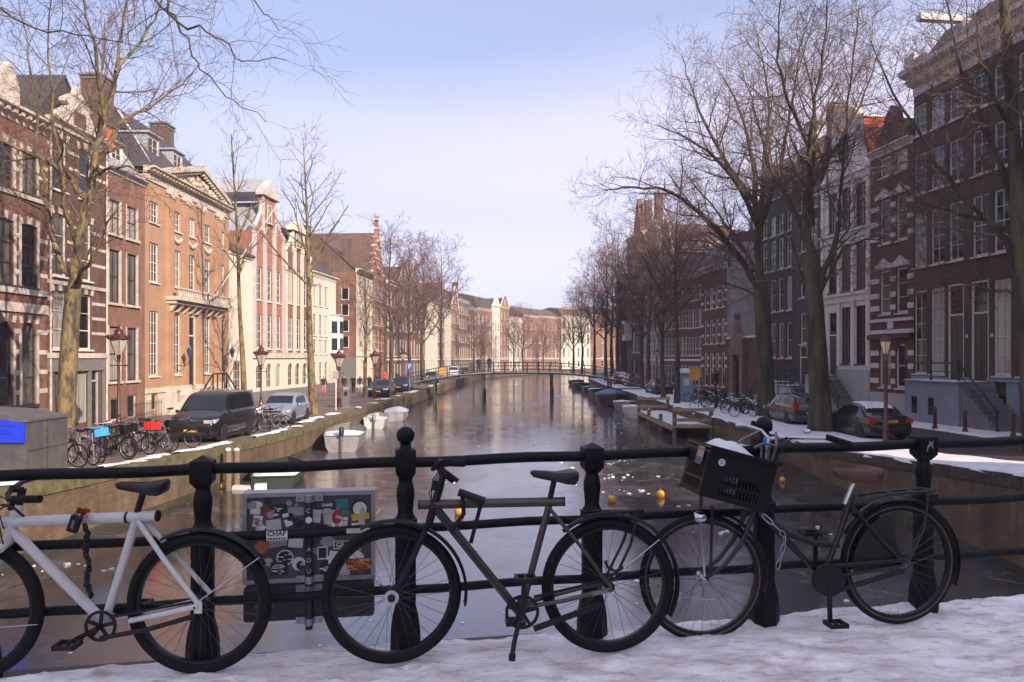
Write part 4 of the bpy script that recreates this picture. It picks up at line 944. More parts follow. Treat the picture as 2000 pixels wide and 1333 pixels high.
# ---- low wall with carved gate before a gap
P, Q = PR(1420), PR(1485)
h = House('garden_wall', 'low red brick wall with snow and a carved stone gateway', P, Q, cat='wall'); w = h.w; zs = lambda py: h.z(1440, py)
zt = zs(662)
h.holes.append((w * .3, w * .5, 0.0, 3.0)); h.wall(B_maroon, 0, zt, depth=.5); h.part('coping', MB().box(.02, w - .02, -.1, .6, zt, zt + .1), M_stone); h.part('snow_cap', MB().box(.05, w - .05, -.1, .58, zt + .1, zt + .18), M_snow)
b = MB().box(w * .2, w * .3, -.35, .0, 0, 3.6).box(w * .5, w * .6, -.35, .0, 0, 3.6).box(w * .16, w * .64, -.42, .05, 3.6, 4.0)
b.prism([(w * .18, 4.0), (w * .62, 4.0), (w * .56, 4.9), (w * .48, 5.4), (w * .45, 6.1), (w * .40, 6.7), (w * .35, 6.1), (w * .32, 5.4), (w * .24, 4.9)], -.38, .05)
b.sphere((w * .4, -.2, 6.95), .3, 10, 6); b.sphere((w * .2, -.2, 4.9), .2, 8, 5); b.sphere((w * .6, -.2, 4.9), .2, 8, 5)
h.part('gateway', b, mat('weathered_red_stone', (0.16, 0.10, 0.085), .8, var=.35, scale=3), recalc=True)
h.part('gate', MB().box(w * .3, w * .5, .1, .16, 0, 3.0), M_door)
# ---- further houses up to the big dark corner block
h = House('banded_house', 'maroon brick house with white bands and dormers right of the yellow sign', PR(1370), PR(1420)); w = h.w; zs = lambda py: h.z(1395, py)
for x in (w * .18, w * .40, w * .62, w * .85):
    for b_, t in ((672, 625), (603, 562)): h.win(x, zs(b_), .95, zs(t) - zs(b_), cols=2, rows=3, fr=.12, fm=M_whR)
    h.win(x, .7, .95, zs(690) - .7, cols=1, rows=2, fr=.12, fm=M_whR)
for py in (635, 655, 572, 590, 700, 715): h.band(zs(py + 2.5), zs(py - 2.5), M_whR, .04)
ev = zs(530); h.wall(B_maroon, 0, ev, depth=14, side_m=M_plast); h.cornice(ev, M_whR, .5, .5); h.mansard(ev + .5, 2.6, 10, M_tile)
h.part('plaster_end_wall', MB().box(w + .01, w + .12, .3, 14, 4.6, 13.6), M_plast)
for x in (w * .2, w * .5, w * .8): h.dormer(x, ev + .6, 1.2, 1.7, .3, 2.0, M_whR, M_lead, 'gable')
h.part('upper_block', MB().box(.5, w - .5, 4.5, 12, ev + 2, ev + 5.5), M_creamw); h.chimney(w * .6, 5, ev + 3, ev + 7.5, 1.3, .9, B_brown)
plain('brick_house', 'maroon brick row house left of the yellow sign', PR(1343), PR(1370), 11.2, B_maroon, 4, 3, .95, 'mans', 3.0, trim=M_whR)
plain('brick_house', 'shaded maroon house next to the tall dark corner block', PR(1316), PR(1343), 11.5, B_maroon, 4, 3, .95, 'mans', 3.0, trim=M_whR)
plain('brick_house', 'dark brown bell gabled house left of the maroon row houses', PR(1290), PR(1316), 14.5, B_brown, 4, 4, 1.0, 'bell', 3.4, trim=M_whR)
plain('brick_house', 'grey rendered house with stepped gable beside the corner block', PR(1258), PR(1290), 15.5, M_plast, 4, 4, 1.0, 'step', 3.6, trim=M_whR)
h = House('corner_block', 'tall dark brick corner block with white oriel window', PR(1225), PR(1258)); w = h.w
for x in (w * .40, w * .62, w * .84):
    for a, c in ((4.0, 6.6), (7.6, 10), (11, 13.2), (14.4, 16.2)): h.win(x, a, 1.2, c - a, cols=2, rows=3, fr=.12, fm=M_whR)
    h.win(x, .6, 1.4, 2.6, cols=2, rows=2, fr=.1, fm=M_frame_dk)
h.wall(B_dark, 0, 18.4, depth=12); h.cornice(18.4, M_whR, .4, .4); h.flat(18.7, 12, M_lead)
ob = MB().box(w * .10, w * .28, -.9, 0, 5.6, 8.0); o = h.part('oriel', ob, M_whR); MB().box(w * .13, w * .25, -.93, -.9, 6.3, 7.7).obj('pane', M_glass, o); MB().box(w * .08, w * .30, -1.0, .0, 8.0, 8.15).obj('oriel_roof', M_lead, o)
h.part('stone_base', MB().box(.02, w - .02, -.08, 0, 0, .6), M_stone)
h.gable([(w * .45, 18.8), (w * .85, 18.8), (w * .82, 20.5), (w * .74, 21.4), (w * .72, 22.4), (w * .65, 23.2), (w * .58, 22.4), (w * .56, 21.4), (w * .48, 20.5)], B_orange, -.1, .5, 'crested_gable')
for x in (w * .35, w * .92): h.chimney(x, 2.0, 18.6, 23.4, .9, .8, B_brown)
# round the bend
plain('distant_house', 'shaded house just past the tall dark corner block', PRY(128), PRY(106), 14, B_dark, 6, 3, 1.1, 'par', 2.5, trim=M_whR)
plain('distant_house', 'farther right bank house behind bare trees at the bend', PRY(150), PRY(128), 13, M_creamw, 6, 3, 1.1, 'par', 2.5)
plain('distant_house', 'last right bank house before the canal curves away', PRY(175), PRY(150), 13, B_red, 6, 3, 1.1, 'par', 2.5)
# ---- houses round the cross street beside and behind the bridge: their shade falls over bridge and right bank
plain('corner_house', 'brick corner house beyond the right edge of the view at the cross street', PRY(24.9), PRY(12.5), 19.5, B_dark, 6, 4, 1.1, 'par', 2.5, trim=M_whR, gh=3.6)
plain('corner_house', 'brick house on the far corner of the cross street behind the camera', (27.0, -7, 0), (27.2, -21, 0), 18.5, B_dark, 6, 4, 1.1, 'par', 2.4, trim=M_whR, gh=3.6)
plain('brick_house', 'tall brick house further behind the camera on the right bank', (27.2, -21.1, 0), (27.6, -40, 0), 24.5, B_maroon, 8, 5, 1.1, 'par', 2.5, trim=M_whR, gh=3.6)
plain('brick_house', 'tall brick house farthest behind the camera on the right bank', (27.6, -40.1, 0), (28.5, -62, 0), 23.0, B_dark, 10, 4, 1.1, 'par', 3.5, trim=M_whR, gh=3.6)
plain('corner_house', 'brick house beyond the left edge of the view', PF(15), PF(27), 14, B_salmon, 5, 3, 1.1, 'par', 2.5)
# ================================================================== the bridge underfoot and its railing
RD = Vector((1.007, 0.17, 0.0)); RDn = RD.normalized(); RN = Vector((-RDn.y, RDn.x, 0))     # along the railing, and away from the camera
def rp(k, z=0.0, off=0.0): return Vector((-2.579, 3.735, 0)) + RD * k + RN * off + Vector((0, 0, z))
def deck_z(k): return 1.735 + 0.010 * k
def top_z(k): return 2.722 + 0.0132 * k
M_iron = mat('black_iron', (0.005, 0.0055, 0.0065), 0.5, col2=(0.022, 0.016, 0.013), thr=(.58, .80), scale=18, bump=0.35, bscale=60, spec=.22)
M_stone_dk = mat('dark_bridge_stone', (0.10, 0.09, 0.085), .85, var=.3, scale=3)
e = thing('canal_bridge', 'snowy stone bridge deck in the foreground crossing the canal', 'bridge', (0, 0, 0))
ks = [-14, -8, -2, 0, 3, 6, 8, 13, 18]
b = MB()
def arch_z(k): return -2.2 if abs(k - 2.5) > 9.5 else -1.2 + 2.2 * max(0, 1 - ((k - 2.5) / 9.5) ** 2) ** .5
rings = []
for k in np.linspace(-14, 19, 34):
    zt = deck_z(min(max(k, -1), 7)) - .0 if -6 < k < 11 else deck_z(3) - .02 * (abs(k - 2.5) - 8)
    f, n_ = rp(k, 0, .10), rp(k, 0, -9.0)
    rings.append([(f.x, f.y, arch_z(k)), (f.x, f.y, zt), (n_.x, n_.y, zt), (n_.x, n_.y, arch_z(k))])
b.loft(rings); b.obj('deck', M_stone_dk, e, recalc=True)
# lumpy trodden snow on the deck
from mathutils import noise as mn
def make_snowdirt():
    m, t, bs = _nodes('trodden_snow'); L = t.links.new
    tcn = t.nodes.new('ShaderNodeTexCoord')
    def nz(sc, det, st=(1, 1, 1)):
        mp = t.nodes.new('ShaderNodeMapping'); mp.inputs['Scale'].default_value = st; L(tcn.outputs['Object'], mp.inputs[0])
        n = t.nodes.new('ShaderNodeTexNoise'); n.inputs['Scale'].default_value = sc; n.inputs['Detail'].default_value = det; n.inputs['Roughness'].default_value = .68; L(mp.outputs[0], n.inputs[0]); return n.outputs[0]
    def rmp(s, a, b_, c0, c1):
        r = t.nodes.new('ShaderNodeValToRGB'); e_ = r.color_ramp.elements; e_[0].position, e_[1].position = a, b_; e_[0].color = (*c0, 1); e_[1].color = (*c1, 1); L(s, r.inputs[0]); return r.outputs[0]
    def mixc(f, a, b_):
        x = t.nodes.new('ShaderNodeMix'); x.data_type = 'RGBA'; L(f, x.inputs[0]); L(a, x.inputs[6]); L(b_, x.inputs[7]); return x.outputs[2]
    base = rmp(nz(3.2, 6, (.8, 2.0, 1)), .34, .58, (.56, .47, .43), (.96, .91, .88))
    dirt = rmp(nz(9, 6, (.7, 2.2, 1)), .54, .68, (0, 0, 0), (.7, .7, .7)); dc = rmp(nz(20, 3), .3, .7, (.22, .15, .11), (.36, .28, .23))
    spk = rmp(nz(70, 2), .72, .75, (0, 0, 0), (.8, .8, .8)); sc = rmp(nz(5, 2), .4, .6, (.05, .04, .035), (.10, .07, .05))
    L(mixc(spk, mixc(dirt, base, dc), sc), bs.inputs['Base Color'])
    bs.inputs['Roughness'].default_value = .7
    bp = t.nodes.new('ShaderNodeBump'); bp.inputs['Strength'].default_value = .7; bp.inputs['Distance'].default_value = .012
    L(nz(26, 7), bp.inputs['Height']); L(bp.outputs[0], bs.inputs['Normal']); return m
M_dirtsnow = make_snowdirt()
rgf = random.Random(6); FEET = [(rgf.uniform(-1, 7), rgf.uniform(-.75, -.18), 0) for _ in range(90)]
b = MB(); rows = []
for i in range(400):
    k = -1.4 + 8.6 * i / 399; row = []
    edge = .085 + .05 * mn.noise((k * 2.2, 3.1, 0)) + .02 * mn.noise((k * 9, 1, 0))
    if k < 1.0: edge = min(edge, -.02 + .10 * k)
    n = 84
    for j in range(n):
        t = j / (n - 1); off = edge - (edge + 1.35) * (1 - t) ** 1.0
        p = rp(k, 0, off); hgt = .014 + .016 * mn.noise((p.x * 2.4, p.y * 3.5, 0)) + .011 * mn.noise((p.x * 9, p.y * 9, 2)) + .006 * mn.noise((p.x * 22, p.y * 22, 4)) + .004 * mn.noise((p.x * 48, p.y * 48, 4))
        if k > 3.4: hgt += .03 * min(1, (k - 3.4)) * max(0, 1 - abs(off - .03) / .14)
        for fx, fo, fr in FEET:
            q_ = ((k - fx) / .13) ** 2 + ((off - fo) / .055) ** 2
            if q_ < 2.5: hgt += -.016 * math.exp(-q_ * 1.6) + .006 * math.exp(-(q_ - 1.3) ** 2 * 4)
        if t == 1: hgt = -.03
        elif j == n - 2: hgt *= .7
        row.append((p.x, p.y, deck_z(k) + max(.002, hgt) if t < 1 else deck_z(k) - .03))
    rows.append(row)
b.loft(rows, closed_ring=False, cap0=False, cap1=False); b.obj('trodden_snow', M_dirtsnow, e, smooth=180)
# ---- railing
def post_mesh(ball):
    b = MB(); h = .985
    sq = [(.088, -h - .04), (.090, -h + .02), (.086, -h + .10), (.078, -h + .16), (.062, -h + .22), (.058, -h + .25)]
    b.lathe([(r * .96, z) for r, z in sq] + [(.0585, -h + .25), (.0585, -.34), (.066, -.335), (.066, -.30), (.056, -.295)], n=8, rot=R(22.5))
    b.lathe([(.056, -.30), (.042, -.275), (.040, -.255), (.043, -.215), (.0475, -.175), (.0465, -.145), (.039, -.115), (.034, -.10), (.038, -.09)], n=16)
    b.lathe([(.040, -.095), (.076, -.06), (.078, .035), (.074, .045)] if not ball else [(.040, -.095), (.074, -.05), (.076, .06), (.070, .07), (.05, .072)], n=4, rot=R(45))
    if ball:
        b.lathe([(.036, .07), (.028, .085), (.030, .10)], n=14); b.sphere((0, 0, .142), .048, 20, 12)
    else: b.lathe([(.074, .045), (.004, .072)], n=4, rot=R(45))
    return b
rail = thing('bridge_railing', 'black iron bridge railing with ball and pyramid topped posts', 'railing', rp(0, deck_z(0)))
bs0 = rp(0, deck_z(0)); ang = math.atan2(RD.y, RD.x)
pm = {True: post_mesh(True).mesh('post', M_iron, 40), False: post_mesh(False).mesh('post', M_iron, 40)}
for k in range(-1, 8):
    o = link('post', pm[k % 2 == 0], rail, rp(k, top_z(k)) - bs0, (0, 0, ang))
    if k == 5:
        g = MB(); y = -.0585
        for a_, c_ in (((-.022, -.035), (.0, .022)), ((.0, .022), (.018, -.02)), ((-.02, -.012), (.02, .0)), ((.004, -.002), (.022, .022))): g.bar((a_[0], y, a_[1]), (c_[0], y, c_[1]), .0012, .004, up=(0, 1, 0))
        g.obj('scratched_letter', M_white, o)
for k in range(-1, 7):
    for dz, r in ((0, .0285), (-.349, .0240), (-.676, .0240)):
        a, c = rp(k, top_z(k) + dz) - bs0, rp(k + 1, top_z(k + 1) + dz) - bs0; b = MB()
        pts = [a + (c - a) * t + Vector((0, 0, .004 * math.sin(7 * t + k * 1.7))) for t in np.linspace(.045, .955, 7)]
        b.tube(pts, r, 12); b.obj('rail', M_iron, rail, smooth=40)
# ================================================================== the three bicycles against the railing
M_tyre = mat('black_rubber', (0.008, 0.008, 0.0085), .7, var=.3, scale=20, bump=.2, bscale=80, spec=.2)
M_tan = mat('tan_sidewall_rubber', (0.085, 0.06, 0.042), .8, var=.3, scale=12)
M_rim = mat('dark_rim', (0.02, 0.02, 0.021), .35, .5, var=.2)
M_spoke = mat('steel_spoke', (0.10, 0.10, 0.105), .35, .8, var=.2)
M_chrome = mat('chrome', (0.55, 0.55, 0.56), .18, 1.0, var=.1)
M_steel = mat('dull_steel', (0.30, 0.30, 0.31), .4, .9, var=.2)
M_plastic = mat('black_plastic', (0.008, 0.008, 0.009), .5, var=.2, scale=9, spec=.35)
M_saddle = mat('black_saddle', (0.008, 0.0085, 0.010), .45, var=.25, scale=9)
M_bronze = mat('grey_bronze_paint', (0.085, 0.072, 0.058), .36, .6, col2=(0.12, 0.10, 0.085), thr=(.5, .8), scale=10)
M_wframe = mat('white_frame_paint', (0.60, 0.575, 0.545), .45, col2=(0.42, 0.385, 0.35), thr=(.52, .82), scale=9)
M_green = mat('black_green_paint', (0.009, 0.011, 0.010), .35, var=.25, scale=5)
M_leather = mat('brown_leather', (0.085, 0.033, 0.018), .5, var=.3, scale=9, bump=.2)
M_alupale = mat('pale_disc_metal', (0.50, 0.49, 0.48), .4, .1, var=.2, scale=60)
class Bike:
    """a bicycle standing in the upright plane through its two hubs; P() finds the point of that plane behind a photo pixel"""
    def __init__(s, name, label, f, r, R_):
        s.f, s.r, s.R = f, r, R_; s.d = (f - r); s.d.z = 0; s.d.normalize(); s.n = Vector((0, 0, 1)).cross(s.d)
        if s.n.y > 0: s.n = -s.n                                      # towards the camera
        s.base = (f + r) / 2; s.base.z = min(f.z, r.z) - R_; s.e = thing(name, label, 'bicycle', s.base)
    def P(s, px, py, off=0.0):
        dr = Vector(((px - 1000) / F_PX, 1, -(py - HOR) / F_PX)); o = Vector((0, 0, EYE)); t = (s.f - o).dot(s.n) / dr.dot(s.n); return o + dr * t + s.n * off
    def part(s, name, b, m, parent=None, smooth=50): b.xf(Matrix.Translation(-s.base)); return b.obj(name, m, parent or s.e, smooth)
    def tubes(s, name, lst, m, parent=None, n=12):
        b = MB()
        for pts, r in lst: b.tube([q if isinstance(q, Vector) else s.P(*q) for q in pts], r, n)
        return s.part(name, b, m, parent)
    def arc(s, c, R_, a0, a1, n=24):                                   # angles from straight up, towards the front
        return [c + Vector((0, 0, 1)) * R_ * math.cos(t) + s.d * R_ * math.sin(t) for t in np.linspace(R(a0), R(a1), n)]
    def wheel(s, c, turn=0.0, tyre=.023, rim=M_rim, wall=None, nsp=28, hub=None, name='wheel'):
        M = Matrix.Translation(c - s.base) @ Matrix.Rotation(turn, 4, 'Z') @ Matrix(((s.d.x, s.n.x, 0, 0), (s.d.y, s.n.y, 0, 0), (0, 0, 1, 0), (0, 0, 0, 1))) 
        e = link(name, None, s.e); rt = s.R - tyre; N = 56
        circ = lambda r, y=0: [(r * math.cos(2 * math.pi * i / N), y, r * math.sin(2 * math.pi * i / N)) for i in range(N)]
        MB().tube(circ(rt), tyre, 10, closed=True).xf(M).obj('tyre', M_tyre, e, 180)
        b = MB(); rr = rt - tyre * .85
        for y0, y1 in ((-.012, .012),): b.loft([[(p[0], y0, p[2]) for p in circ(rr)], [(p[0], y1, p[2]) for p in circ(rr)]], cap0=False, cap1=False); b.loft([[(p[0], y0, p[2]) for p in circ(rr - .014)], [(p[0], y0, p[2]) for p in circ(rr)]], cap0=False, cap1=False); b.loft([[(p[0], y1, p[2]) for p in circ(rr)], [(p[0], y1, p[2]) for p in circ(rr - .014)]], cap0=False, cap1=False); b.loft([[(p[0], y1, p[2]) for p in circ(rr - .014)], [(p[0], y0, p[2]) for p in circ(rr - .014)]], cap0=False, cap1=False)
        b.xf(M).obj('rim', rim, e, smooth=40)
        if wall:
            w_ = MB()
            for y in (-1, 1): w_.tube(circ(rt - tyre * .45, y * tyre * .74), .0065, 6, closed=True)
            w_.xf(M).obj('sidewall', wall, e, 180)
        sp = MB()
        for i in range(nsp):
            a = 2 * math.pi * i / nsp; off = .5 * (1 if (i // 2) % 2 else -1); y = .028 if i % 2 else -.028
            sp.tube([(.022 * math.cos(a + off * 2), y, .022 * math.sin(a + off * 2)), ((rr - .01) * math.cos(a), 0, (rr - .01) * math.sin(a))], .0011, 4, caps=False)
        sp.xf(M).obj('spokes', M_spoke, e); e_ = e
        hb = MB().lathe([(.016, -.055), (.026, -.04), (.026, -.03), (.014, -.026), (.014, .026), (.026, .03), (.026, .04), (.016, .055), (.006, .065), (.006, .075)], axis='y', n=14)
        hb.xf(M).obj('hub', hub or M_rim, e, 40); return e
    def saddle(s, nose, back, m, wid=.15, fat=1.0):
        a, c = s.P(*nose), s.P(*back); v = c - a; rings = []; ns = s.n; up = Vector((0, 0, 1))
        for t, w, h0, h1 in ((0, .012, -.008, .004), (.06, .022, -.022, .010), (.3, .026, -.034, .008), (.55, .042, -.042, .002), (.75, .070, -.050, .006), (.92, .075, -.052, .012), (1.0, .055, -.03, .008)):
            q = a + v * t; rings.append([q + ns * w * wid / .15 * cx + up * fat * (h1 if cz > 0 else h0 * (1 if cz < -.5 else .4)) * (1 if abs(cz) > .5 else .2) for cx, cz in ((-.35, 1), (.35, 1), (.85, .6), (1, 0), (.85, -.6), (.3, -.8), (-.3, -.8), (-.85, -.6), (-1, 0), (-.85, .6))])
        return s.part('saddle', MB().loft(rings), m, smooth=70)
    def crank(s, bb, ped, ring_r, m=M_plastic, off=.05, cage=True):
        c = s.P(*bb, .045); b = MB(); N = 30; dd, up = s.d, Vector((0, 0, 1))
        pr = lambda r, y: [c + dd * r * math.cos(2 * math.pi * i / N) + up * r * math.sin(2 * math.pi * i / N) + s.n * y for i in range(N)]
        b.loft([pr(ring_r, -.004), pr(ring_r, .004), pr(ring_r * .82, .004), pr(ring_r * .82, -.004), pr(ring_r, -.004)], cap0=False, cap1=False)
        for k in range(5): t = 2 * math.pi * k / 5 + .4; b.bar(c, c + dd * ring_r * .85 * math.cos(t) + up * ring_r * .85 * math.sin(t), .018, .006, up=s.n)
        o = s.part('chainring', b, m)
        for i, p in enumerate(ped):
            of = .075 if i == 0 else -.075; q = s.P(*p, of)
            s.part('crank_arm', MB().bar(s.P(*bb, of), q, .022, .014, up=s.n), m)
            pb = MB(); on = of + (.06 if i == 0 else -.06); z = s.P(*p, on)
            for sx in (-1, 1): pb.bar(z + dd * .045 * sx - s.n * .045, z + dd * .045 * sx + s.n * .045, .012, .024); pb.bar(z - dd * .045 + s.n * .042 * sx, z + dd * .045 + s.n * .042 * sx, .012, .02)
            pb.tube([q, z + s.n * .04], .009, 8); s.part('pedal', pb, m)
        return o
# ---------------- grey bronze bicycle in the middle
bk = Bike('city_bicycle', 'grey bronze city bicycle with black mudguards and kickstand leaning in the middle', at(766, 1161, 3.82), at(1188, 1143, 3.93), .345); P = bk.P
bk.wheel(bk.f, turn=R(4), tyre=.025, nsp=30); bk.wheel(bk.r, tyre=.025, nsp=30)
bk.tubes('frame', [([(820, 986), (1101, 980)], .0235), ([(852, 994), (1012, 1194)], .022), ([(1073, 985), (1018, 1192)], .0175), ([(1018, 1165), (1018, 1205)], .021),
                   ([P(1072, 992, .03), P(1130, 1062, .062), P(1188, 1140, .066)], .0095), ([P(1072, 992, -.03), P(1130, 1062, -.062), P(1188, 1140, -.066)], .0095),
                   ([P(1025, 1182, .03), P(1100, 1166, .06), P(1188, 1143, .066)], .0115), ([P(1025, 1182, -.03), P(1100, 1166, -.06), P(1188, 1143, -.066)], .0115)], M_bronze)
bk.part('tube_end', MB().lathe([(.0245, -.004), (.0245, .004)], n=14, axis='x').xf(Matrix.Translation(P(819, 986))), M_plastic); bk.part('tube_end', MB().lathe([(.0245, -.004), (.0245, .004)], n=14, axis='x').xf(Matrix.Translation(P(1102, 980))), M_plastic)
bk.tubes('fork', [([(858, 955), (838, 1022)], .020), ([(838, 1020), P(832, 1030, .05)], .016), ([P(832, 1028, .05), P(808, 1085, .052), P(768, 1158, .05)], [.014, .013, .009]), ([P(832, 1028, -.05), P(808, 1085, -.052), P(768, 1158, -.05)], [.014, .013, .009])], M_plastic)
bk.part('disc_rotor', MB().lathe([(.036, -.003), (.036, .003)], n=26, axis='y').xf(Matrix.Translation(bk.f + bk.n * .06)), M_alupale); bk.part('axle_cap', MB().lathe([(.019, -.004), (.019, .006), (.008, .010)] if bk.n.y > 0 else [(.008, -.010), (.019, -.006), (.019, .004)], n=16, axis='y').xf(Matrix.Translation(bk.f + bk.n * .064)), M_plastic)
bk.tubes('brake_cable', [([P(860, 912, .08), P(845, 935, .07), P(842, 975, .05), P(836, 1015, .05)], .003), ([P(862, 915, .05), P(838, 960, .06), P(850, 990, .045), P(930, 1092, .035), P(1005, 1186, .03)], .003)], M_plastic)
bk.tubes('stem', [([(858, 958), (866, 925)], .018), ([(866, 925), (858, 912)], .02)], M_plastic)
hc = P(860, 912)
bk.tubes('handlebar', [([hc, hc + bk.n * .14 + Vector((-.01, 0, .03)), P(846, 905, .20), P(850, 897, .23), P(905, 893, .22)], .0115), ([hc, hc - bk.n * .14 + Vector((0, 0, .01)), P(862, 925, -.22), P(870, 935, -.25), P(898, 955, -.24)], .0115)], M_plastic)
bk.tubes('grip', [([P(852, 896, .23), P(868, 892, .228), P(905, 894, .22)], [.017, .018, .017])], M_tyre); bk.tubes('grip', [([P(866, 937, -.24), P(889, 955, -.24)], .017)], M_tyre)
bk.tubes('seat_post', [([(1072, 985), (1082, 940)], .0145)], M_plastic); bk.saddle((1036, 923), (1127, 924), M_saddle, .15)
bk.crank((1018, 1190), [(1020, 1115), (1012, 1232)], .086)
bk.part('chain_guard', MB().bar(P(1040, 1222, .05), P(1170, 1175, .05), .008, .03), M_plastic); bk.part('chain', MB().bar(P(1040, 1160, .05), P(1180, 1128, .05), .006, .012), M_plastic)
def mudguard(bk, c, a0, a1, m, R_=None, wd=.03, name='mudguard'):
    R_ = R_ or bk.R + .018; ar = bk.arc(c, R_, a0, a1, 30); rings = []
    for q in ar:
        u = (q - c).normalized(); rings.append([q + bk.n * wd * t + u * (.012 * (1 - t * t)) for t in (-1, -.5, 0, .5, 1)] + [q + bk.n * wd * t + u * (.012 * (1 - t * t) - .003) for t in (1, .5, 0, -.5, -1)])
    return bk.part(name, MB().loft(rings), m)
mudguard(bk, bk.r, 40, -118, M_plastic); mudguard(bk, bk.f, 25, -100, M_plastic)
o = bk.tubes('rear_rack', [([P(1135, 1005, .05), P(1165, 999, .06), P(1250, 993, .05), P(1257, 999, 0), P(1250, 1003, -.05), P(1165, 1003, -.06)], .0075), ([P(1240, 1000, .05), P(1225, 1060, .062), P(1192, 1128, .066)], .007), ([P(1240, 1000, -.05), P(1225, 1060, -.062), P(1192, 1128, -.066)], .007)] + [([P(x, 998, .055), P(x + 4, 1002, -.055)], .005) for x in (1175, 1195, 1215, 1235)], M_plastic)
bk.tubes('kickstand', [([P(1012, 1205, .06), P(1000, 1242, .10), P(996, 1262, .12)], .012), ([P(996, 1260, .12), P(995, 1272, .122)], .017)], M_plastic)
bk.tubes('u_lock', [([P(895, 958, .05), P(945, 976, .05)], .02), ([P(902, 962, .05), P(905, 1000, .05), P(880, 1035, .04)], .011), ([P(940, 978, .03), P(920, 1062, -.02)], .010)], M_plastic)
bk.tubes('chain_loop', [([P(1176, 1088, .07), P(1180, 1100, .08), P(1195, 1108, .08), P(1210, 1100, .08)], .008)], M_plastic)
bk.tubes('reflector_stay', [([P(1192, 1120, .068), P(1282, 1050, .05)], .0028)], M_chrome)
bk.part('quick_release', MB().bar(P(1150, 1152, .075), P(1180, 1145, .075), .012, .02), M_steel)
bk.part('brake_lever', MB().bar(P(848, 950, .12), P(852, 932, .12), .02, .03), M_plastic)
# ---------------- white bicycle cut by the left edge
bk = Bike('white_bicycle', 'white framed bicycle with black tyres and hanging chain lock at the left edge', at(-58, 1190, 3.70), at(390, 1178, 3.76), .347); P = bk.P
bk.wheel(bk.f, tyre=.027, nsp=28); bk.wheel(bk.r, tyre=.027, nsp=28)
bk.tubes('frame', [([(-14, 1022), (307, 1008)], .0265), ([(22, 1034), (203, 1215)], .0235), ([(268, 1010), (206, 1212)], .0205), ([(36, 985), (14, 1062)], .025),
                   ([P(272, 1016, .02), P(330, 1090, .05), P(396, 1172, .062)], .0125), ([P(276, 1016, -.02), P(336, 1090, -.05), P(402, 1166, -.062)], .0125), ([P(260, 1208, .035), P(330, 1192, .055), P(396, 1176, .062)], .0135), ([P(215, 1214, -.03), P(330, 1192, -.055), P(396, 1176, -.062)], .0125)], M_wframe)
bk.part('dropout', MB().box(-.018, .018, -.004, .004, -.03, .03).xf(Matrix.Translation(P(396, 1178, .064))), M_wframe)
bk.part('tube_end', MB().lathe([(.0272, -.005), (.0272, .005)], n=16, axis='x').xf(Matrix.Translation(P(308, 1008))), M_plastic); bk.part('clamp_ring', MB().lathe([(.0282, -.006), (.0282, .006)], n=16, axis='x').xf(Matrix.Translation(P(249, 1011))), M_plastic)
bk.tubes('fork', [([P(14, 1062, 0), P(12, 1068, .055)], .02), ([P(12, 1062, .055), P(-20, 1120, .055), P(-56, 1186, .055)], [.018, .015, .011]), ([P(12, 1062, -.055), P(-20, 1120, -.055), P(-56, 1186, -.055)], [.018, .015, .011])], M_wframe)
bk.tubes('stem', [([(36, 990), (44, 955)], .018), ([(44, 958), (20, 955)], .016)], M_plastic)
hc = P(24, 955)
bk.tubes('handlebar', [([hc, P(40, 958, .10), P(80, 957, .26), P(146, 953, .30)], .0125), ([hc, P(15, 950, -.12), P(10, 947, -.28)], .0125)], M_plastic)
bk.tubes('grip', [([P(90, 956, .27), P(146, 953, .30)], .0175)], M_tyre); bk.tubes('brake_lever', [([P(62, 968, .24), P(90, 970, .27), P(112, 986, .28)], .006), ([P(88, 962, .26), P(80, 975, .25)], .012)], M_plastic)
bk.tubes('brake_cable', [([P(75, 968, .24), P(30, 985, .12), P(8, 1000, .06), P(16, 1060, .04), P(5, 1085, .05)], .0035), ([P(60, 960, .2), P(15, 958, .1), P(5, 990, .04), P(20, 1030, .05)], .003)], M_plastic)
bk.tubes('seat_post', [([(268, 1000), (280, 962)], .016)], M_plastic); bk.saddle((227, 946), (325, 944), M_saddle, .15)
bk.crank((205, 1217), [(160, 1240), (250, 1196)], .075)
bk.tubes('chain_case', [([P(205, 1240, .05), P(300, 1222, .05), P(390, 1196, .05)], .012), ([P(225, 1200, .05), P(390, 1168, .05)], .006)], M_plastic)
mudguard(bk, bk.r, 30, -60, M_plastic, bk.R + .012, .028)
bk.tubes('reflector_stay', [([P(398, 1166, .066), P(512, 1084, .05)], .003)], M_chrome); bk.tubes('spoke_wire', [([P(0, 1222, .03), P(80, 1216, .03)], .0022)], M_chrome)
b = MB()
for i in range(26): t = i / 25; b.sphere(P(176 + 9 * t + 3.0 * math.sin(i * .55) + 2 * math.sin(i * 2.9), 1022 + 135 * t, .05 + .006 * math.sin(i * 1.9)), .0105 + .003 * (i % 2), 7, 5, sc=(1, 1, 1.3))
lk = thing('chain_lock', 'black chain lock with padlock hanging on the white top tube', 'lock', P(170, 1160, .05)); q0 = lk.location.copy()
b.xf(Matrix.Translation(-q0)).obj('chain', M_plastic, lk, 60)
Mx = Matrix.Translation(P(158, 1018, .06) - q0) @ Matrix.Rotation(R(18), 4, 'Y')
MB().box(-.022, .022, -.014, .014, -.04, .04, M=Mx).obj('padlock', M_plastic, lk); MB().box(-.007, .007, -.0165, -.0145, -.022, .02, M=Mx).obj('lock_badge', M_chrome, lk)
b = MB(); rg = random.Random(2); c0 = P(172, 996, .05)
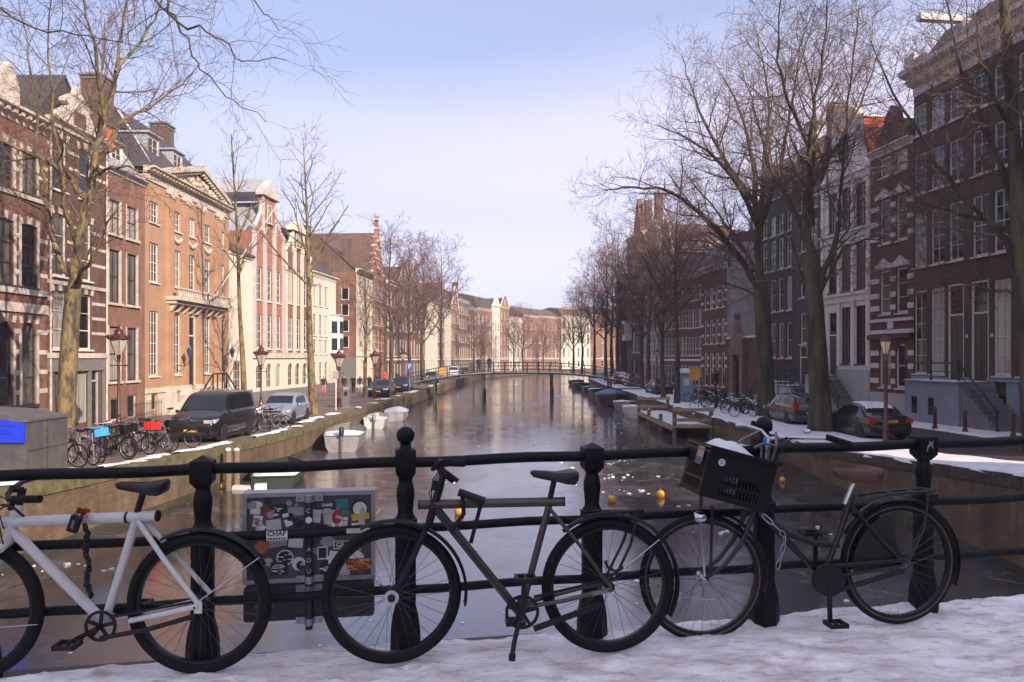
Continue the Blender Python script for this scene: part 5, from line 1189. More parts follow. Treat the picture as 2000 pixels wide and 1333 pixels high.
for i in range(60):
    v = Vector((rg.gauss(0, 1), rg.gauss(0, 1), rg.gauss(0, .6))).normalized(); l = rg.uniform(.012, .042); b.tube([c0, c0 + v * l * .6 + Vector((0, 0, .004)), c0 + v * l + Vector((0, 0, -.004))], .0024, 4, caps=False)
tag(b.obj('red_yarn_tuft', mat('red_yarn', (0.36, 0.02, 0.025), .9, var=.3)), 'tuft of red yarn tied round the white top tube', 'yarn')
# ---------------- dark bicycle with crate at the right
bk = Bike('crate_bicycle', 'black green step-through bicycle with brown saddle and front crate at the right', at(1371, 1128, 4.20), at(1754, 1099, 4.34), .347); P = bk.P
bk.wheel(bk.f, turn=R(-3), tyre=.020, wall=M_tan, nsp=32, hub=M_chrome); bk.wheel(bk.r, tyre=.020, wall=M_tan, nsp=32, hub=M_chrome)
bk.tubes('frame', [([(1478, 990), (1497, 1012), (1535, 1042), (1585, 1060), (1638, 1066)], .0155), ([(1487, 1003), (1545, 1066), (1606, 1128)], .0165), ([(1664, 966), (1640, 1040), (1608, 1124)], .0165), ([(1497, 905), (1466, 1000)], .019),
                   ([P(1656, 985, .03), P(1700, 1040, .055), P(1752, 1096, .062)], .009), ([P(1656, 985, -.03), P(1700, 1040, -.055), P(1752, 1096, -.062)], .009), ([P(1610, 1126, .03), P(1752, 1099, .062)], .010), ([P(1610, 1126, -.03), P(1752, 1099, -.062)], .010)], M_green)
bk.tubes('fork', [([P(1466, 998, .045), P(1440, 1058, .05), P(1408, 1100, .05), P(1374, 1124, .05)], [.014, .013, .011, .009]), ([P(1466, 998, -.045), P(1440, 1058, -.05), P(1408, 1100, -.05), P(1374, 1124, -.05)], [.014, .013, .011, .009]), ([P(1468, 995, -.05), P(1468, 995, .05)], .014)], M_green)
bk.tubes('fork_stay', [([P(1358, 1008, .07), P(1368, 1120, .06)], .0075)], M_chrome); bk.tubes('carrier_leg', [([P(1383, 985, .06), P(1380, 1110, .06), P(1374, 1126, .06)], .008), ([P(1362, 960, .06), P(1358, 1000, .07)], .009)], M_green)
bk.tubes('stem', [([(1497, 905), (1502, 858)], .013)], M_chrome)
hc = P(1503, 858)
bk.tubes('handlebar', [([P(1478, 840, -.27), P(1490, 838, -.22), P(1504, 845, -.10), hc, P(1520, 852, .08), P(1545, 848, .19), P(1566, 846, .26)], .0115)], M_chrome)
bk.tubes('grip', [([P(1505, 834, -.24), P(1545, 846, -.24)], .0165)], M_tyre); bk.tubes('grip', [([P(1566, 845, .26), P(1608, 858, .27)], .0165)], M_tyre)
bk.tubes('brake_cable', [([P(1520, 850, .1), P(1478, 880, .1), P(1470, 960, .06), P(1462, 1000, .05)], .003), ([P(1530, 848, .12), P(1500, 900, .05), P(1490, 1000, .03), P(1600, 1120, .03)], .003)], M_plastic)
bk.part('bell', MB().sphere(P(1550, 838, .15), .022, 12, 8, sc=(1, 1, .6)), M_chrome)
bk.tubes('front_carrier', [([P(1455, 870, .12), P(1470, 862, .13), P(1497, 866, .12), P(1490, 900, .1)], .008), ([P(1455, 870, -.1), P(1470, 862, -.12), P(1500, 845, -.1)], .008), ([P(1472, 868, .1), P(1470, 900, .1)], .006), ([P(1484, 868, .1), P(1482, 900, .1)], .006), ([P(1497, 866, .12), P(1512, 845, .02)], .007)], mat('green_grey_tube', (0.12, 0.14, 0.13), .4, .3))
bk.part('blue_tape', MB().sphere(P(1474, 858, .13), .014, 8, 6, sc=(.8, 1, 2.0)), mat('blue_tape', (0.02, 0.16, 0.6), .5))
bk.tubes('seat_post', [([(1650, 985), (1667, 945)], .0135)], M_chrome); bk.saddle((1628, 922), (1712, 917), M_leather, .21, 1.5)
bk.crank((1606, 1127), [(1607, 1203), (1606, 1052)], .08)
ccs = []
N = 34; c0, c1 = P(1606, 1127, .06), P(1752, 1099, .06); pts = [c0 + bk.d * .10 * math.cos(t) + Vector((0, 0, .085 * math.sin(t))) for t in np.linspace(R(-85), R(85), N // 2)] + [c1 + bk.d * .03 * math.cos(t) + Vector((0, 0, .018 * math.sin(t))) for t in np.linspace(R(95), R(265), N // 2)]
bk.part('chain_case', MB().lathe([(.088, -.02), (.092, 0), (.085, .014), (.02, .018)], n=26, axis='y').xf(Matrix.Translation(c0)).tube([c0 + Vector((0, 0, .075)), c1 + Vector((0, 0, .03))], .014, 8).tube([c0 + Vector((0, 0, -.075)), c1 + Vector((0, 0, -.03))], .014, 8), M_plastic)
mudguard(bk, bk.r, 62, -112, M_green, bk.R + .016, .03); mudguard(bk, bk.f, 8, -105, M_green, bk.R + .016, .028)
bk.tubes('rear_rack', [([P(1690, 972, .06), P(1720, 962, .065), P(1812, 955, .06)], .008), ([P(1690, 972, -.06), P(1720, 966, -.065), P(1812, 958, -.06)], .008), ([P(1812, 955, .06), P(1812, 958, -.06)], .008), ([P(1740, 962, .06), P(1742, 964, -.06)], .006), ([P(1780, 958, .06), P(1782, 962, -.06)], .006), ([P(1800, 956, .062), P(1790, 1030, .066), P(1757, 1096, .066)], .007)], M_green)
bk.part('tail_lamp', MB().box(-.02, .02, -.03, .03, -.02, .02).xf(Matrix.Translation(P(1820, 972, 0))), M_plastic)
bk.part('skirt_guard', MB().poly([bk.r + bk.n * .05, *[q + bk.n * .05 for q in bk.arc(bk.r, .30, 18, 95, 12)]]).poly([bk.r - bk.n * .05, *[q - bk.n * .05 for q in bk.arc(bk.r, .30, 18, 95, 12)]]), mat('dark_mesh_cloth', (0.012, 0.012, 0.012), .9))
bk.part('headlamp', MB().lathe([(.02, -.03), (.03, -.015), (.03, .02), (.024, .03)], n=12, axis='x').xf(Matrix.Translation(P(1357, 1005, .07))), M_chrome)
bk.tubes('ring_lock', [([(1665, 1003), (1690, 1000), (1700, 1015)], .012)], M_plastic)
ln = thing('chain_lock', 'steel chain hanging from the down tube of the crate bicycle', 'chain', P(1515, 1105, .08)); q0 = ln.location.copy()
pts = [P(1482, 1003, .05), P(1497, 1018, .07), P(1512, 1032, .075), P(1520, 1042, .075), P(1519, 1058, .075), P(1514, 1074, .075), P(1509, 1090, .075), P(1506, 1104, .075)]
for i, (a, c) in enumerate(zip(pts, pts[1:])):
    v = (c - a); m_ = (a + c) / 2; l = v.length * .62; v.normalize(); sd2 = bk.n if i % 2 else v.cross(bk.n)
    ring = [m_ + v * l * math.cos(t) + sd2 * .012 * math.sin(t) - q0 for t in np.linspace(0, 2 * math.pi, 12, endpoint=False)]
    MB().tube(ring, .0045, 6, closed=True).obj('chain_link', M_steel, ln, 180)
# ---------------- crate on the front carrier
M_panelgrey = mat('grey_print', (0.2, 0.2, 0.21), .7)
M_crate = mat('black_crate_plastic', (0.005, 0.005, 0.006), .55, var=.2, spec=.3)
A = P(1365, 862, .17); Bq = P(1490, 896, .17); Cq = P(1343, 957, .17)
ex = (Bq - A); Lx = ex.length; ex.normalize(); ez = (A - Cq); Lz = ez.length; ez = (ez - ex * ez.dot(ex)).normalized(); ey = ez.cross(ex); 
if ey.y < 0: ey = -ey
MC = Matrix(((ex.x, ey.x, ez.x, 0), (ex.y, ey.y, ez.y, 0), (ex.z, ey.z, ez.z, 0), (0, 0, 0, 1)))
cr0 = thing('plastic_crate', 'black slotted plastic crate mounted on the front of the right bicycle', 'crate', Cq); cr0.rotation_euler = MC.to_euler(); D = .30
def slotted(b, Lx, Lz, put, slots):
    """a wall of the crate in (a, b) with slots cut through"""
    xs = sorted(set([0, Lx] + [v for s_ in slots for v in s_[:2]])); zs_ = sorted(set([0, Lz] + [v for s_ in slots for v in s_[2:]]))
    for a, c in zip(xs, xs[1:]):
        for e_, f_ in zip(zs_, zs_[1:]):
            if any(s_[0] < (a + c) / 2 < s_[1] and s_[2] < (e_ + f_) / 2 < s_[3] for s_ in slots): continue
            put(a, c, e_, f_)
def slots(x0, x1, n, z0, z1): return [(x0 + (x1 - x0) * i / n, x0 + (x1 - x0) * (i + .5) / n, z0, z1) for i in range(n)]
b = MB(); sl_ = slots(.10, Lx - .05, 12, .03, .075) + slots(.10, Lx - .05, 12, .09, .135)
slotted(b, Lx, Lz, lambda a, c, e_, f_: b.box(a, c, 0, .006, e_, f_), sl_); b.obj('long_side', M_crate, cr0); b = MB()
slotted(b, Lx, Lz, lambda a, c, e_, f_: b.box(a, c, D - .006, D, e_, f_), sl_); b.obj('long_side', M_crate, cr0)
sl2 = slots(.04, D - .04, 14, .03, .08) + slots(.04, D - .04, 14, .095, .15)
for x in (0, Lx - .006):
    b = MB(); slotted(b, D, Lz, lambda a, c, e_, f_: b.box(x, x + .006, a + (.007 if a == 0 else 0), c - (.007 if c == D else 0), e_, f_), sl2); b.obj('short_side', M_crate, cr0)
MB().box(.007, Lx - .007, .007, D - .007, 0, .008).obj('bottom', M_crate, cr0)
MB().box(-.012, Lx + .012, -.012, -.001, Lz - .02, Lz).box(-.012, Lx + .012, D + .001, D + .012, Lz - .02, Lz).box(-.012, -.001, -.001, D + .001, Lz - .02, Lz).box(Lx + .001, Lx + .012, -.001, D + .001, Lz - .02, Lz).obj('rim', M_crate, cr0)
MB().lathe([(.019, 0), (.019, .002)], (.075, -.003, Lz - .075), 20, axis='y').obj('round_sticker', M_white, cr0)
for i_ in range(3): MB().box(.064, .086, -.0042, -.0032, Lz - .068 - i_ * .007, Lz - .065 - i_ * .007).obj('sticker_print', M_panelgrey, cr0)
MB().box(-.010, -.0065, .06, .15, .17, Lz - .012).obj('card_label', mat('cardboard_label', (0.42, 0.28, 0.21), .7), cr0)
MB().box(-.0115, -.0102, .06, .15, .155, .195).obj('label_foot', mat('grey_label', (0.10, 0.11, 0.13), .6), cr0)
wl = MB()
for z in (Lz - .035, Lz - .012, .086): wl.tube([(-.014, -.03, z), (-.014, D + .03, z)], .0022, 5)
wl.obj('elastic_cord', mat('brown_cord', (0.16, 0.11, 0.08), .7), cr0)
# snow lying in the crate on a bag
from mathutils import noise as mn2
rings = []
for i in range(13):
    t = i / 12; x = .03 + (Lx - .09) * t; hh = .075 * math.sin(math.pi * min(1, max(0, t * 1.0))) ** .45 * (1 - .35 * t); ring = []
    for j in range(13): a = math.pi * j / 12; y = D * .5 - D * .40 * math.cos(a); ring.append((x, y, Lz - .04 + hh * math.sin(a) * 1.35 * (1 + .25 * mn2.noise((x * 14, y * 14, 3)))))
    rings.append(ring)
o = tag(MB().loft(rings, closed_ring=False).obj('snow_heap', M_snow, smooth=180), 'heap of white snow filling the top of the black crate', 'snow heap'); o.location = Cq; o.rotation_euler = MC.to_euler()
# ================================================================== sticker covered metal cabinet strapped behind the railing
M_alu = mat('brushed_aluminium', (0.33, 0.33, 0.34), .4, .7, var=.15, scale=9)
M_panel = mat('grey_panel', (0.065, 0.065, 0.068), .5, .2, var=.25, scale=7)
M_boxblack = mat('black_case', (0.018, 0.018, 0.019), .5, var=.25, scale=6)
def pR(px, py, off):                                                   # the upright plane behind the railing
    o = Vector((0, 0, EYE)); d = Vector(((px - 1000) / F_PX, 1, -(py - HOR) / F_PX)); q = rp(0, 0, off); t = (q - o).dot(RN) / d.dot(RN); return o + d * t
O = pR(473, 1143, .09); U = pR(733, 1143, .09); T = pR(473, 965, .09)
W = (U - O).dot(RDn); H = T.z - O.z
cs = thing('sticker_cabinet', 'grey aluminium framed cabinet covered in stickers hanging behind the railing', 'cabinet', O, ang)
MB().box(.02, W - .02, .012, .10, .02, H - .02).obj('panel', M_panel, cs)
f = .022
MB().box(0, W, 0, .11, H - f, H).obj('frame_bar', M_alu, cs); MB().box(0, W, 0, .11, 0, f).obj('frame_bar', M_alu, cs)
MB().box(0, f, 0.001, .11, f, H - f).obj('frame_bar', M_alu, cs); MB().box(W - f, W, 0.001, .11, f, H - f).obj('frame_bar', M_alu, cs)
lb = MB(); zl, zh = -.205, -.008; pts = []
for cx, cz, a0 in ((W - .025, zh - .025, 0), (.025, zh - .025, 90), (.025, zl + .025, 180), (W - .025, zl + .025, 270)):
    pts += [(cx + .02 * math.cos(R(a0 + t)), cz + .02 * math.sin(R(a0 + t))) for t in (0, 30, 60, 90)]
lb.prism(pts, 0.004, .12); lower = lb.obj('lower_box', M_boxblack, cs, recalc=True); MB().box(.06, .16, .001, .0045, -.135, -.10).obj('makers_plate', M_panel, lower)
xs = (603 - 473) / 260 * W
MB().tube([(xs, -.030, H - .02), (xs, -.030, -.24)], .019, 14).obj('upright_tube', M_boxblack, cs, 60)
for z in (H - .03, .02, -.03, -.20):
    b = MB().box(xs - .07, xs - .022, -.012, .001, z - .018, z + .018).box(xs + .022, xs + .07, -.012, .001, z - .018, z + .018).lathe([(.024, z - .018), (.024, z + .018)], (xs, -.030, 0), 14)
    o = b.obj('clamp', M_alu, cs, 40)
    for x in (xs - .055, xs + .055): MB().sphere((x, -.014, z), .006, 8, 5).obj('bolt', M_steel, o)
for x, z in ((f * .5, H * .55), (W - f * .5, H * .55)): MB().box(x - .014, x + .014, -.01, .0, z - .03, z + .03).obj('catch', M_alu, cs)
cols = dict(w=M_white, k=M_black, r=mat('sticker_red', (0.33, 0.03, 0.025), .6), t=mat('sticker_teal', (0.03, 0.20, 0.19), .6), y=mat('sticker_yellow', (0.55, 0.36, 0.04), .6), o=mat('sticker_orange', (0.42, 0.12, 0.04), .6), g=mat('sticker_grey', (0.27, 0.26, 0.26), .6), p=mat('sticker_paper', (0.42, 0.38, 0.35), .7))
_st = [0]
def S(px, py): q = pR(px, py, .09); return (q - O).dot(RDn), q.z - O.z
def sticker(px, py, w, h, c, rot=0, shape='rect', lv=0):
    x, z = S(px, py); y = .0105 - .0012 * _st[0] * .05 - lv * .001; _st[0] += 1
    w, h = w / 1462 * 340 / 372 , h / 1462 * 340 / 372
    M = Matrix.Translation((x, y, z)) @ Matrix.Rotation(R(rot), 4, 'Y')
    b = MB()
    if shape == 'rect': b.box(-w / 2, w / 2, -.0006, .0006, -h / 2, h / 2, M=M)
    else: b.lathe([(w / 2, -.0006), (w / 2, .0006)], n=22, axis='y').xf(M @ Matrix.Diagonal((1, 1, h / w, 1)))
    return b.obj('sticker', cols[c], cs), (x, y - .0016, z)
def zp(x, y): return 440 + x * 340 / 1462, 930 + y * 310 / 1333
for x, y, w, h, c, r_, sh in [(255, 245, 110, 60, 'w', 0, 'disc'), (250, 300, 80, 50, 'w', 4, 'rect'), (440, 295, 160, 105, 'k', -4, 'rect'), (360, 315, 80, 80, 'r', 0, 'disc'), (270, 385, 75, 95, 'w', 8, 'rect'), (290, 440, 70, 60, 'p', 0, 'rect'), (405, 415, 120, 90, 'p', -6, 'rect'), (532, 230, 50, 50, 'g', 0, 'disc'),
        (590, 300, 130, 70, 'g', 0, 'rect'), (600, 400, 110, 80, 'k', 0, 'disc'), (530, 395, 60, 60, 'w', -20, 'rect'), (865, 270, 125, 90, 'k', 0, 'rect'), (975, 235, 110, 75, 't', 3, 'rect'), (890, 350, 130, 120, 'p', -8, 'rect'), (960, 390, 130, 90, 'w', 5, 'rect'),
        (940, 345, 90, 130, 'r', 10, 'disc'), (1010, 310, 60, 45, 't', 20, 'rect'), (1125, 270, 145, 150, 'k', 0, 'disc'), (1130, 278, 118, 118, 'w', 0, 'disc'), (1135, 345, 150, 55, 'y', -6, 'rect'), (1115, 420, 110, 50, 'w', -3, 'rect'), (810, 435, 85, 50, 'k', 0, 'rect'), (765, 340, 70, 110, 'w', 6, 'rect'),
        (300, 605, 115, 110, 'o', 0, 'disc'), (435, 560, 150, 80, 'g', -8, 'rect'), (590, 565, 120, 80, 'w', 6, 'rect'), (500, 690, 140, 135, 'w', 0, 'disc'), (500, 690, 118, 112, 'k', 0, 'disc'), (615, 740, 110, 115, 'w', 0, 'disc'), (630, 755, 70, 80, 'k', 0, 'disc'), (450, 780, 140, 110, 'k', 0, 'rect'), (445, 765, 100, 45, 'g', 0, 'disc'), (225, 800, 90, 90, 'k', 0, 'rect'),
        (860, 555, 125, 90, 'g', 0, 'disc'), (1020, 580, 220, 70, 'w', 0, 'rect'), (1020, 580, 205, 56, 'k', 0, 'rect'), (815, 650, 85, 110, 'w', 0, 'rect'), (815, 650, 66, 88, 'k', 0, 'rect'), (930, 690, 120, 110, 'w', 8, 'rect'), (825, 770, 70, 100, 'k', 0, 'disc'), (1095, 690, 140, 120, 'w', 0, 'disc'), (1120, 745, 200, 105, 'r', 0, 'rect'), (1125, 745, 185, 85, 'y', -3, 'rect'), (1000, 800, 90, 80, 'p', 0, 'rect')]:
    sticker(*zp(x, y), w, h, c, r_, sh)
def stxt(body, x, y, size, m, rot=0, off=.0045):
    sx, sz = S(*zp(x, y)); text('sticker_lettering', body, size, Matrix.Translation((sx, off, sz)) @ Matrix.Rotation(R(rot), 4, 'Y') @ Matrix.Rotation(R(90), 4, 'X'), m, cs, bold=True)
stxt('SAME', 855, 245, .024, M_white, off=.0005); stxt('SO', 832, 298, .024, M_white, off=.0005); stxt('1992', 1116, 424, .026, M_black, -3, .0005); stxt('GE', 965, 582, .036, M_white, 0, .0005); stxt('H3\nA', 262, 385, .022, M_black, 8, .0005)
rg = random.Random(21)
for _ in range(34): sticker(*zp(rg.uniform(190, 1210), rg.choice([rg.uniform(200, 450), rg.uniform(550, 830)])), rg.uniform(30, 85), rg.uniform(25, 70), rg.choice('wgkpgkgptk'), rg.uniform(-25, 25), rg.choice(['rect', 'rect', 'disc']), lv=-2.4)
b_ = MB(); rg = random.Random(11)
for i in range(26):
    sx, sz = S(*zp(rg.choice([1050, 1090, 1130, 1170, 1210]) + rg.uniform(-15, 15), 745 + rg.uniform(-35, 35))); b_.box(sx - .012, sx + .012, .0002, .0012, sz - .003, sz + .003)
for (cx, cy, n) in ((440, 300, 10), (270, 390, 5), (960, 395, 8), (500, 690, 9), (825, 770, 6), (450, 790, 8)):
    for i in range(n): sx, sz = S(*zp(cx + rg.uniform(-45, 45), cy + rg.uniform(-35, 35))); w_ = rg.uniform(.004, .016); b_.box(sx - w_, sx + w_, .0004, .0016, sz - .002, sz + .002, mi=1 if cx not in (270, 960) else 0)
tag(b_.obj('sticker_scribble', [cols['r'], cols['w']], cs), kind='stuff')
for i, (ch, y) in enumerate((('C', 280), ('A', 600), ('O', 690), ('U', 780))): sx, sz = S(*zp(700, y)); text('tube_lettering', ch, .034, Matrix.Translation((xs, -.0505, sz)) @ Matrix.Rotation(R(90), 4, 'X'), cols['p'], cs)
sx, sz = S(*zp(700, 355)); MB().lathe([(.017, -.001), (.017, .001)], (xs, -.0505, sz), 18, axis='y').obj('sticker', cols['w'], cs)
# stickers on the rail itself
q = rp(1.36, top_z(1.36) - .349, -.0325) - bs0
so = MB().box(-.052, .052, -.0022, -.001, -.024, .024).xf(Matrix.Translation(q) @ Matrix.Rotation(ang, 4, 'Z')).obj('rail_sticker', M_white, rail)
text('rail_lettering', 'CHAF', .036, Matrix.Translation(q + Vector((0, -.0032, .010))) @ Matrix.Rotation(ang, 4, 'Z') @ Matrix.Rotation(R(90), 4, 'X'), M_black, rail, bold=True)
for i_ in range(7): MB().box(-.046 + i_ * .0135, -.037 + i_ * .0135, -.0035, -.0024, -.020, -.010).xf(Matrix.Translation(q) @ Matrix.Rotation(ang, 4, 'Z')).obj('worn_print', M_black, rail)
q = rp(1.76, top_z(1.76) - .343, -.0325) - bs0
MB().box(-.06, .06, -.002, -.001, -.014, .012).xf(Matrix.Translation(q) @ Matrix.Rotation(ang, 4, 'Z')).obj('rail_sticker', cols['p'], rail)
# ================================================================== bare winter trees
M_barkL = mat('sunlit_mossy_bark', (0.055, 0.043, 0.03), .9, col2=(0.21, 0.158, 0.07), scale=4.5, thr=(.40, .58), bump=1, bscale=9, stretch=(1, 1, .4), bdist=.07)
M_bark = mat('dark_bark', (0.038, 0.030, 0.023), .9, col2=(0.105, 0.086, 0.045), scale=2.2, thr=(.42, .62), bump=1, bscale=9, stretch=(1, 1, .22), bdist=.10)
M_twig = mat('brown_twigs', (0.135, 0.088, 0.068), .85, var=.3, scale=1.0)
M_twigR = mat('red_brown_twigs', (0.15, 0.085, 0.072), .85, var=.3, scale=1.0)
class Tree:
    def __init__(s, seed): s.rg = np.random.RandomState(seed); s.lines = {0: [], 1: []}
    def add(s, pts, rad, lv): s.lines[0 if lv <= 1 else 1].append((np.asarray(pts, float), np.asarray(rad, float), lv))
    def limb(s, pts, r0, r1, lv, P, spawn=True, sub=4):
        pts = np.asarray([tuple(p) for p in pts], float); n = (len(pts) - 1) * sub + 1; t = np.linspace(0, len(pts) - 1, n); q = np.empty((n, 3))
        pp = np.vstack([2 * pts[0] - pts[1], pts, 2 * pts[-1] - pts[-2]])          # smooth curve through the given points
        for i, u in enumerate(t):
            k = min(int(u), len(pts) - 2); f = u - k; a, b, c, d = pp[k], pp[k + 1], pp[k + 2], pp[k + 3]
            q[i] = .5 * ((2 * b) + (-a + c) * f + (2 * a - 5 * b + 4 * c - d) * f * f + (-a + 3 * b - 3 * c + d) * f ** 3)
        q[1:-1] += s.rg.normal(0, .025 * P.get('scale', 1), (n - 2, 3)) * (lv > 0)
        rad = r0 + (r1 - r0) * np.linspace(0, 1, n) ** .8
        s.add(q, rad, lv)
        if spawn: s.spawn(q, rad, lv + 1, P)
    def spawn(s, q, rad, lv, P):
        if lv > P['max']: return
        seg = np.linalg.norm(np.diff(q, axis=0), axis=1); cum = np.concatenate([[0], np.cumsum(seg)]); Lq = cum[-1]
        n = max(1, int(round(Lq * P['dens'][lv]))); t0 = P['t0'][lv]; az = s.rg.uniform(0, 6.28)
        for i in range(n):
            t = t0 + (1 - t0) * (i + s.rg.uniform(.1, .9)) / n; d = t * Lq; k = min(np.searchsorted(cum, d) - 1, len(seg) - 1); k = max(k, 0); f = (d - cum[k]) / max(seg[k], 1e-6)
            p = q[k] + (q[k + 1] - q[k]) * f; T = (q[k + 1] - q[k]) / max(seg[k], 1e-6); r = rad[k] + (rad[k + 1] - rad[k]) * f
            az += 2.4 + s.rg.uniform(-.5, .5); a = np.cross(T, (0, 0, 1.0) if abs(T[2]) < .9 else (1.0, 0, 0)); a /= np.linalg.norm(a); b = np.cross(T, a)
            ang_ = R(s.rg.uniform(*P['ang'][lv])); D = T * math.cos(ang_) + (a * math.cos(az) + b * math.sin(az)) * math.sin(ang_)
            ln = P['len'][lv] * (1 - P['tap'] * t) * s.rg.uniform(.6, 1.25)
            m = P['seg'][lv]; pts = [p]; st = ln / m
            for j in range(m):
                D = D + s.rg.normal(0, P['wig'], 3) + np.array([0, 0, P['up'][lv]]); D = D / np.linalg.norm(D); pts.append(pts[-1] + D * st)
            pts = np.array(pts); rr0 = max(P['rmin'], min(r * P['rr'], P['rcap'][lv])); rd = np.linspace(rr0, max(P['rmin'] * .6, rr0 * .35), m + 1)
            s.add(pts, rd, lv); s.spawn(pts, rd, lv + 1, P)
    def mesh(s, which, name, m, sides):
        V, Fc = [], []; o = 0; groups = {}
        for q, r, lv in s.lines[which]: groups.setdefault((len(q), sides[min(lv, len(sides) - 1)]), []).append((q, r))
        for (n, k), L_ in groups.items():
            Q = np.array([a for a, _ in L_]); Rr = np.array([b for _, b in L_]); B = len(L_)
            T = np.gradient(Q, axis=1); T /= np.linalg.norm(T, axis=2, keepdims=True) + 1e-9
            ref = np.where(np.abs(T[:, :1, 2:3]) < .9, np.array([[[0, 0, 1.]]]), np.array([[[1., 0, 0]]])); ref = np.broadcast_to(ref, T.shape)
            A = np.cross(T, ref); A /= np.linalg.norm(A, axis=2, keepdims=True) + 1e-9; Bn = np.cross(T, A)
            th = np.linspace(0, 2 * np.pi, k, endpoint=False)
            ring = Q[:, :, None, :] + (A[:, :, None, :] * np.cos(th)[None, None, :, None] + Bn[:, :, None, :] * np.sin(th)[None, None, :, None]) * Rr[:, :, None, None]
            V.append(ring.reshape(-1, 3)); bi = np.arange(B)[:, None, None] * n * k; ji = np.arange(n - 1)[None, :, None] * k; ki = np.arange(k)[None, None, :]; kn = (ki + 1) % k
            f = np.stack([bi + ji + ki, bi + ji + kn, bi + ji + k + kn, bi + ji + k + ki], -1).reshape(-1, 4) + o; Fc.append(f); o += B * n * k
        V = np.concatenate(V); Fc = np.concatenate(Fc)
        me = bpy.data.meshes.new(name); me.vertices.add(len(V)); me.vertices.foreach_set('co', V.astype(np.float32).ravel())
        me.loops.add(Fc.size); me.loops.foreach_set('vertex_index', Fc.astype(np.int32).ravel()); me.polygons.add(len(Fc)); me.polygons.foreach_set('loop_start', np.arange(0, Fc.size, 4, dtype=np.int32))
        me.polygons.foreach_set('use_smooth', np.ones(len(Fc), bool)); me.materials.append(m); me.update(calc_edges=True); return me
BIG = dict(max=5, dens=[0, .5, 1.7, 2.4, 3.2, 3.5], t0=[0, .35, .15, .12, .1, .1], ang=[(0, 0), (30, 60), (28, 62), (25, 60), (25, 60), (20, 55)], len=[0, 7, 3.4, 1.8, 1.0, .6], seg=[0, 8, 6, 5, 4, 3], wig=.13, up=[0, .05, .05, .03, .02, .02], tap=.45, rmin=.0065, rr=.5, rcap=[0, .2, .055, .024, .012, .008], scale=1.6)
MID = dict(max=4, dens=[0, .9, 1.5, 2.6, 3.4], t0=[0, .25, .15, .1, .1], ang=[(0, 0), (35, 60), (28, 60), (25, 55), (20, 55)], len=[0, 5.0, 2.2, 1.15, .65], seg=[0, 7, 5, 4, 3], wig=.11, up=[0, .09, .05, .03, .02], tap=.6, rmin=.008, rr=.55, rcap=[0, .12, .05, .022, .012], scale=1)
def tree(name, label, base, tr, mt, mtw, group=None, sides=(12, 8, 5, 3, 3, 3)):
    e = thing(name, label, 'tree', base, 0, group); off = np.array(tuple(base))
    for w in (0, 1): tr.lines[w] = [(q - off, r, lv) for q, r, lv in tr.lines[w]]
    link('trunk', tr.mesh(0, 'trunk', mt, sides), e); link('crown', tr.mesh(1, 'crown', mtw, sides), e); return e
def PTS(Y, *l): return [at(p[0], p[1], Y + (p[2] if len(p) > 2 else 0)) for p in l]
# ---- right bank, big elms
t = Tree(11); Y = 43
t.limb(PTS(Y, (1498, 822), (1494, 705), (1489, 610), (1484, 545)), .50, .40, 0, BIG, spawn=False); t.add([tuple(at(1498, 822, Y)), tuple(at(1498, 800, Y)), tuple(at(1497, 770, Y))], [.72, .58, .5], 0)
for pts, r in ((((1486, 570), (1445, 505, -1), (1385, 432, -2), (1315, 376, -3), (1240, 368, -4), (1175, 372, -4.5)), .27), (((1484, 545), (1479, 430), (1470, 320, 1), (1445, 215, 2), (1400, 130, 3)), .33),
               (((1482, 470), (1492, 330, 2), (1500, 190, 3), (1478, 60, 4)), .24), (((1480, 440), (1430, 345, -2), (1365, 285, -4), (1285, 245, -5)), .22), (((1476, 400), (1410, 300, 1), (1355, 190, 2), (1330, 105, 3)), .20),
               (((1482, 450), (1522, 330, -2), (1545, 215, -4), (1562, 90, -5)), .22), (((1470, 530), (1400, 480, 3), (1330, 470, 5)), .14), (((1488, 590), (1440, 560, 3), (1380, 550, 5), (1340, 570, 6)), .12), (((1484, 540), (1440, 470, 4), (1390, 400, 6), (1330, 330, 7)), .18)):
    t.limb(PTS(Y, *pts), r * .8, .022, 1, BIG)
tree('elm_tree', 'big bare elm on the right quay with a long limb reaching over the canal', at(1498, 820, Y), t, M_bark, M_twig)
t = Tree(23); Y = 34
t.limb(PTS(Y, (1604, 852), (1598, 715), (1591, 605), (1585, 500)), .47, .36, 0, BIG, spawn=False); t.add([tuple(at(1604, 850, Y)), tuple(at(1603, 825, Y)), tuple(at(1601, 780, Y))], [.66, .54, .47], 0)
for pts, r in ((((1585, 510), (1572, 420), (1588, 310, 1), (1590, 200, 1), (1562, 70, 2)), .28), (((1592, 590), (1632, 470, -1), (1642, 370, -1), (1656, 200, -2), (1678, 10, -2)), .20), (((1583, 480), (1540, 395, 1), (1500, 320, 2), (1478, 235, 3), (1450, 140, 4)), .20),
               (((1585, 440), (1582, 300, -2), (1602, 150, -3), (1622, -40, -3)), .2), (((1600, 575), (1645, 492, -2), (1700, 468, -3), (1752, 462, -4)), .09), (((1585, 360), (1640, 280, 2), (1690, 180, 3), (1720, 90, 4)), .14), (((1575, 560), (1552, 495, 1), (1543, 450, 1)), .17), (((1590, 300), (1540, 200, -1), (1520, 90, -2), (1530, -30, -2)), .14)):
    t.limb(PTS(Y, *pts), r * .8, .02, 1, BIG)
tree('elm_tree', 'forked dark bare tree beside the parked black sedan', at(1604, 850, Y), t, M_bark, M_twig)
t = Tree(31); Y = 25
